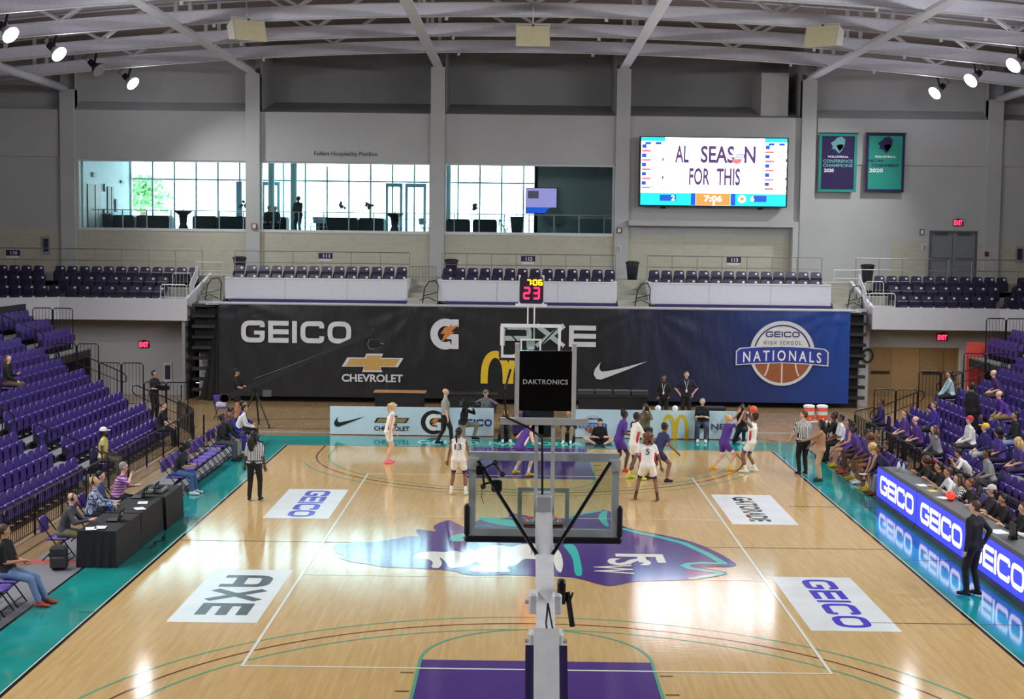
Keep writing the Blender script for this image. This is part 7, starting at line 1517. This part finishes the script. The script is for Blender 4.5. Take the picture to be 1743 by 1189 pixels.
b = MB(); b.path([hd+Vector((-0.16,0,0.14)),hd+Vector((-0.24,0,-0.02)),hd+Vector((-0.18,0,-0.18)),hd+Vector((0,0,-0.20))],0.022,6); b.build('remote_head', mat('head_grey',(120,120,124),0.4,0.4), t); MB().tube(tip+Vector((0,0,0.05)),tip+Vector((0,0,0.35)),0.006,n=4).build('antenna', CAMB, t)
MB().bevbox(pv.x+0.25,pv.x+0.55,pv.y-0.06,pv.y-0.02,1.05,1.28,0.01).build('monitor', mat('monitor_grey',(90,94,98),0.3), t); b = MB(); b.path([pv+Vector((0.4,-0.04,-0.2)),pv+Vector((0.2,-0.02,-0.3)),pv+Vector((0,0,-0.25))],0.015,5); b.build('monitor_arm', CAMB, t)
person('crane operator in black cap standing at the tail of the camera crane',(py(402,660,20.0).x,20.0,0),100,'stand',h=1.86,skin='tan',hair='black',cap=(20,20,22),shirt=(16,16,18),sleeve=0.5,bottom='shorts',pants=(16,16,18),shoes=(20,20,20),hands=((-0.16,0.40,1.10),(0.18,0.40,1.10)))
chair(py(378,700,20.3).x,20.3,150,'purple folding chair piled with white towels beside the crane operator')
t = thing('folded_towels','stack of folded white towels on the chair by the crane operator','towels',(py(378,700,20.3).x-0.02,20.3,0.478)); [MB().bevbox(-0.17,0.17,-0.13,0.13,0.05*k,0.05*k+0.048,0.012).build('towel', PALE, t, local=True) for k in range(3)]
t = thing('padded_chair','dark chair with curved back against the lower left wall','chair',(py(320,670,27.2).x,27.2,0),math.pi); MB().bevbox(-0.25,0.25,-0.25,0.25,0.42,0.50,0.03).build('seat', CAMB, t, local=True); MB().bevbox(-0.26,0.26,-0.30,-0.24,0.55,0.98,0.03).build('backrest', CAMB, t, local=True)
for sx in (-1,1):
    for sy in (-1,1): MB().tube((sx*0.22,sy*0.22,0),(sx*0.22,sy*0.22,0.42),0.02,n=6).build('leg', CAMB, t, local=True)
for u, v, lab in ((347,690,'black post stanchion beside the far corner of the left stand'),(330,695,'shorter black post stanchion by the far corner of the left stand')):
    p = gp(u,760 if u > 340 else 768); t = thing('stanchion',lab,'stanchion',(p.x,p.y,0)); MB().tube((0,0,0.03),(0,0,1.0 if u > 340 else 0.8),0.028,n=8).build('post', CAMB, t, local=True); MB().lathe((0,0,0),[(0.16,0),(0.15,0.03),(0.03,0.05)],14).build('base', CAMB, t, local=True)

# ---- dark furniture under the banner and between the boards
def long_table(u0, u1, Y, h, top, label, m2=BLK):
    x0, x1 = ux_(u0,Y), ux_(u1,Y); t = thing('long_table', label, 'table', ((x0+x1)/2,Y,0)); MB().bevbox(x0,x1,Y-0.35,Y+0.35,h-0.05,h,0.01).build('top', top, t); MB().box(x0+0.05,x1-0.05,Y-0.3,Y-0.27,0.15,h-0.05).build('front_skirt', m2, t)
    for x in (x0+0.1,x1-0.1):
        for yy in (Y-0.3,Y+0.3): MB().box(x-0.02,x+0.02,yy-0.02,yy+0.02,0,h-0.05).build('leg', BLK, t)
WOODT = mat('table_wood',(176,132,92),0.5); DKT = mat('table_dark',(44,44,48),0.4)
long_table(638,727,23.2,0.80,WOODT,'long table with brown wooden top under the banner')
long_table(760,850,23.4,0.74,DKT,'long black table under the banner left of the hoop'); long_table(985,1108,23.0,0.76,DKT,'long black table under the banner right of the hoop'); long_table(1190,1240,21.5,0.55,DKT,'low black table behind the right ad board')
for i, u in enumerate((1000,1030,1062,1092)):
    x = ux_(u,23.0); t = thing('storage_case', f'low grey equipment case on the black table under the banner, {ORD[i+1]} from the left','case',(x,23.0,0.762),0,'equipment cases on the black table'); MB().bevbox(-0.3,0.3,-0.2,0.2,0,0.16,0.02).build('body', mat('case_grey',(62,62,66),0.4), t, local=True); MB().bevbox(-0.31,0.31,-0.21,0.21,0.16,0.2,0.015).build('lid', mat('case_edge',(96,96,100),0.4), t, local=True)
x0, x1 = ux_(906,16.9), ux_(946,16.9); t = thing('display_kiosk','black upright kiosk with white lettering behind the far hoop','kiosk',((x0+x1)/2,16.9,0)); MB().bevbox(x0,x1,16.9,17.3,0,1.1,0.02).build('cabinet', CAMB, t); mb = MB(); text_fit(mb,'NEXT',(x0+x1)/2-0.1,0.95,0.5,0.13,(Vector((0,16.89,0)),Vector((1,0,0)),Vector((0,0,1)),Vector((0,-1,0))),0,bold=0.02); mb.build('lettering', WHT, t)
for i, u in enumerate((1120,1149)):
    p = py(u,698,YA+0.06); t = thing('white_ball_cap', ['round white cap on the right ad board, left of the pair','round white cap on the right ad board, right of the pair'][i],'lamp',(p.x,YA+0.06,0.95)); MB().ball((0,0,0.06),0.10,12,8).build('globe', WHT, t, True, local=True); MB().tube((0,0,-0.02),(0,0,0.03),0.03,n=8).build('base', PALE, t, local=True)  # plain white balls of unknown use, they shed no light

# ================================================================== PAVILION FURNITURE
def cocktail(u, Y, label):
    x = py(u,380,Y).x; t = thing('cocktail_table', label, 'table', (x,Y,ZF), 0, 'cocktail tables in the pavilion'); MB().lathe((0,0,0),[(0.34,0),(0.16,0.5),(0.20,0.9),(0.42,1.08),(0.42,1.12)],16).build('stretch_cover', CAMB, t, True, local=True); b = MB(); b.tube((0,0,1.12),(0,0,1.4),0.02,n=6); b.lathe((0,0,1.12),[(0.06,0),(0.03,0.06)],10); b.build('candle', PALE, t, local=True)
cocktail(312,37.5,'black cocktail table with candle in the left window'); cocktail(672,37.5,'black cocktail table with candle in the middle window')
def lounge(u0, u1, Y, h, label):
    x0, x1 = py(u0,380,Y).x, py(u1,380,Y).x; t = thing('draped_table', label, 'table', ((x0+x1)/2,Y,ZF), 0, 'black draped tables in the pavilion'); MB().bevbox(x0,x1,Y-0.5,Y+0.5,ZF,ZF+h,0.05).build('drape', mat('pavilion_black',(30,34,38),0.6), t); MB().bevbox(x0+0.05,x1-0.05,Y-0.5,Y+0.5,ZF+h,ZF+h+0.04,0.02).build('top', CAMB, t)
for (a_, b_, lab) in ((197,232,'low black draped table at the left in the left window'),(236,292,'second black draped table in the left window'),(331,372,'third black draped table, right of the cocktail table in the left window'),(374,422,'black draped table at the right end of the left window'),(452,490,'black draped table beside the standing man in the middle window'),(540,610,'long black draped table in the middle window'),(612,655,'black draped table left of the cocktail table in the middle window'),(760,800,'black draped table at the left in the third window'),(805,846,'black draped table in the middle of the third window')): lounge(a_,b_,38.2,0.85,lab)
def wchair(u, Y, rz, label):
    x = py(u,380,Y).x; t = thing('pavilion_chair', label, 'chair', (x,Y,ZF), rz, 'pale chairs in the pavilion'); w = mat('chair_pale',(196,206,208),0.5)
    MB().bevbox(-0.2,0.2,-0.2,0.2,0.43,0.46,0.01).build('seat', w, t, local=True); MB().bevbox(-0.2,0.2,-0.24,-0.2,0.6,0.9,0.01).build('backrest', w, t, local=True)
    for sx in (-1,1): MB().tube((sx*0.2,0.25,0),(sx*0.2,-0.22,0.9),0.016,n=6).build('leg', w, t, local=True); MB().tube((sx*0.18,-0.28,0),(sx*0.18,0.18,0.44),0.016,n=6).build('leg', w, t, local=True)
for i, (u, lab) in enumerate(((536,'pale folding chair right of the standing man in the middle window'),(549,'pale folding chair at the left end of the long draped table'),(724,'pale folding chair at the right end of the middle window'),(858,'pale folding chair in the middle of the third window'))): wchair(u,37.0,0.6-0.7*i,lab)
t = thing('pavilion_bin','dark bin beside the left wall of the pavilion','bin',(py(181,380,36.5).x,36.5,ZF)); MB().lathe((0,0,0),[(0.25,0),(0.3,0.85),(0.31,0.9)],12).build('body', BIN, t, True, local=True); MB().lathe((0,0,0),[(0.32,0.9),(0.32,0.95)],12).build('rim', PALE, t, local=True)
t = thing('tall_planter','dark planter with a slim pole in the third window','planter',(py(880,380,36.8).x,36.8,ZF)); MB().lathe((0,0,0),[(0.22,0),(0.33,1.0),(0.34,1.02)],12).build('pot', mat('planter_grey',(70,84,90),0.5), t, True, local=True); MB().tube((0,0,1.0),(-0.12,0,1.95),0.02,n=6).build('pole', mat('planter_grey'), t, local=True)
t = thing('round_easel','round grey disc on an easel before the dark pavilion wall','easel',(py(942,380,36.6).x,36.6,ZF)); MB().tube((0,0,1.05),(0,0.05,1.05),0.42,n=20).build('disc', mat('easel_grey',(104,112,112),0.5), t, local=True)
for sx in (-1,1): MB().tube((0,0.02,1.2),(sx*0.35,0,0),0.02,n=6).build('leg', mat('easel_grey'), t, local=True)
t = thing('bar_counter','grey bar counter at the right end of the third window','counter',(py(1015,380,36.3).x,36.3,ZF)); MB().bevbox(-0.85,0.75,-0.3,0.3,0,0.95,0.02).build('body', mat('counter_teal',(120,134,134),0.5), t, local=True); MB().bevbox(-0.9,0.8,-0.35,0.35,0.95,1.0,0.01).build('top', PALE, t, local=True)
for u, lab in ((412,'flower arrangement at the right end of the left window'),(581,'flower arrangement on the long table in the middle window'),(629,'small flower arrangement beside the long table in the middle window'),(811,'flower arrangement in the third window')):
    x = py(u,360,38.2).x; t = thing('flower_vase',lab,'flowers',(x,38.2,ZF+0.895),0,'flower arrangements in the pavilion'); MB().tube((0,0,0),(0,0,0.45),0.02,n=6).build('vase', PALE, t, local=True); b = MB(); rnd = random.Random(u); [b.ball((rnd.uniform(-.16,.16),rnd.uniform(-.1,.1),0.5+rnd.uniform(-.05,.22)),0.07,6,4) for _ in range(9)]; o = b.build('blossom', mat('blossom_dark',(90,100,96),0.7), t, local=True); o['kind'] = 'stuff'
a = py(895,319,36.7); c = py(948,364,36.7); t = thing('television','lilac lit television on the dark pavilion wall in the third window','television',((a.x+c.x)/2,36.7,c.z)); MB().bevbox(a.x,c.x,36.7,36.8,c.z,a.z,0.02).build('cabinet', CAMB, t); MB().box(a.x+0.03,c.x-0.03,36.69,36.7,c.z+0.3,a.z-0.03).build('screen', emis('tv_lilac',(176,164,236),1.1), t); MB().box(a.x+0.03,c.x-0.03,36.69,36.7,c.z+0.03,c.z+0.3).build('screen_strip', E_B, t); MB().box(a.x+0.1,a.x+0.6,36.685,36.69,a.z-0.5,a.z-0.15).build('screen_window', emis('tv_grey',(110,106,130),0.6), t); MB().box((a.x+c.x)/2-0.1,(a.x+c.x)/2+0.1,36.8,37.0,c.z+0.5,c.z+0.8).build('wall_mount', CAMB, t)
for (x0, x1, lab) in ((-19.6,-12.5,'slim railing behind the left pavilion window'),(-11.75,-4.4,'slim railing behind the middle pavilion window'),(-3.65,3.65,'slim railing behind the third pavilion window')):
    t = thing('pavilion_railing',lab,'railing',((x0+x1)/2,34.1,ZF),0,'pavilion railings'); MB().tube((x0,34.1,7.62),(x1,34.1,7.62),0.025,n=6).build('top_rail', GG, t)
    for x in np.linspace(x0+0.3,x1-0.3,7): MB().box(x-0.025,x+0.025,34.08,34.12,ZF,7.62).build('post', GG, t)
    MB().box(x0+0.3,x1-0.3,34.09,34.1,ZF+0.1,7.55).build('glass_panel', gl, t)
person('man standing in silhouette behind the middle pavilion window',(py(508,360,36.6).x,36.6,ZF),210,'stand',h=1.85,skin='dark',hair='black',shirt=(50,50,54),sleeve=1,pants=(44,46,50),hands=((-0.12,0.30,1.05),(0.12,0.30,1.05)),build=1.15)
person('person seated at left behind the middle pavilion window',(py(458,380,36.8).x,36.8,ZF),180,'sit',skin='tan',hair='black',shirt=(60,60,60),pants=(40,40,40),sleeve=1); wchair(458,36.85,math.pi,'chair under the person seated at left in the middle window')
person('second person seated beside the table behind the middle pavilion window',(py(469,380,37.4).x,37.4,ZF),170,'sit',skin='pale',hair='grey',shirt=(90,96,100),pants=(40,40,40),sleeve=1); wchair(469,37.45,math.pi,'chair under the second person seated in the middle window')
# tree beyond the glass
tx = py(243,330,62).x; t = thing('palm_tree','green tree seen through the left pavilion window','tree',(tx,62,0)); MB().path([(tx,62,0),(tx+0.1,62,4),(tx,62,8.2)],[0.35,0.28,0.2],8).build('trunk', mat('bark',(120,100,80),0.8), t)
b = MB(); rnd = random.Random(5)
for k in range(900):
    th = rnd.uniform(0,6.28); ph = rnd.uniform(-0.6,1.5); r = rnd.uniform(0.5,1.9); c = Vector((tx+r*math.cos(th)*math.cos(ph)*1.0,62+r*math.sin(th)*math.cos(ph),8.7+r*0.85*math.sin(ph))); d = Vector((rnd.uniform(-1,1),rnd.uniform(-1,1),rnd.uniform(-1,0.4))).normalized()*0.3; e = Vector((rnd.uniform(-1,1),rnd.uniform(-1,1),rnd.uniform(-1,1))).normalized()*0.1
    b.add([c-d,c+e,c+d,c-e],[(0,1,2,3)])
o = b.build('leaves', mat('leaf_green',(120,170,110),0.7), t); o['kind'] = 'stuff'
bpy.data.scenes.remove(WORKSHOP)
print('people', NPEOPLE, 'seats', NSEAT)
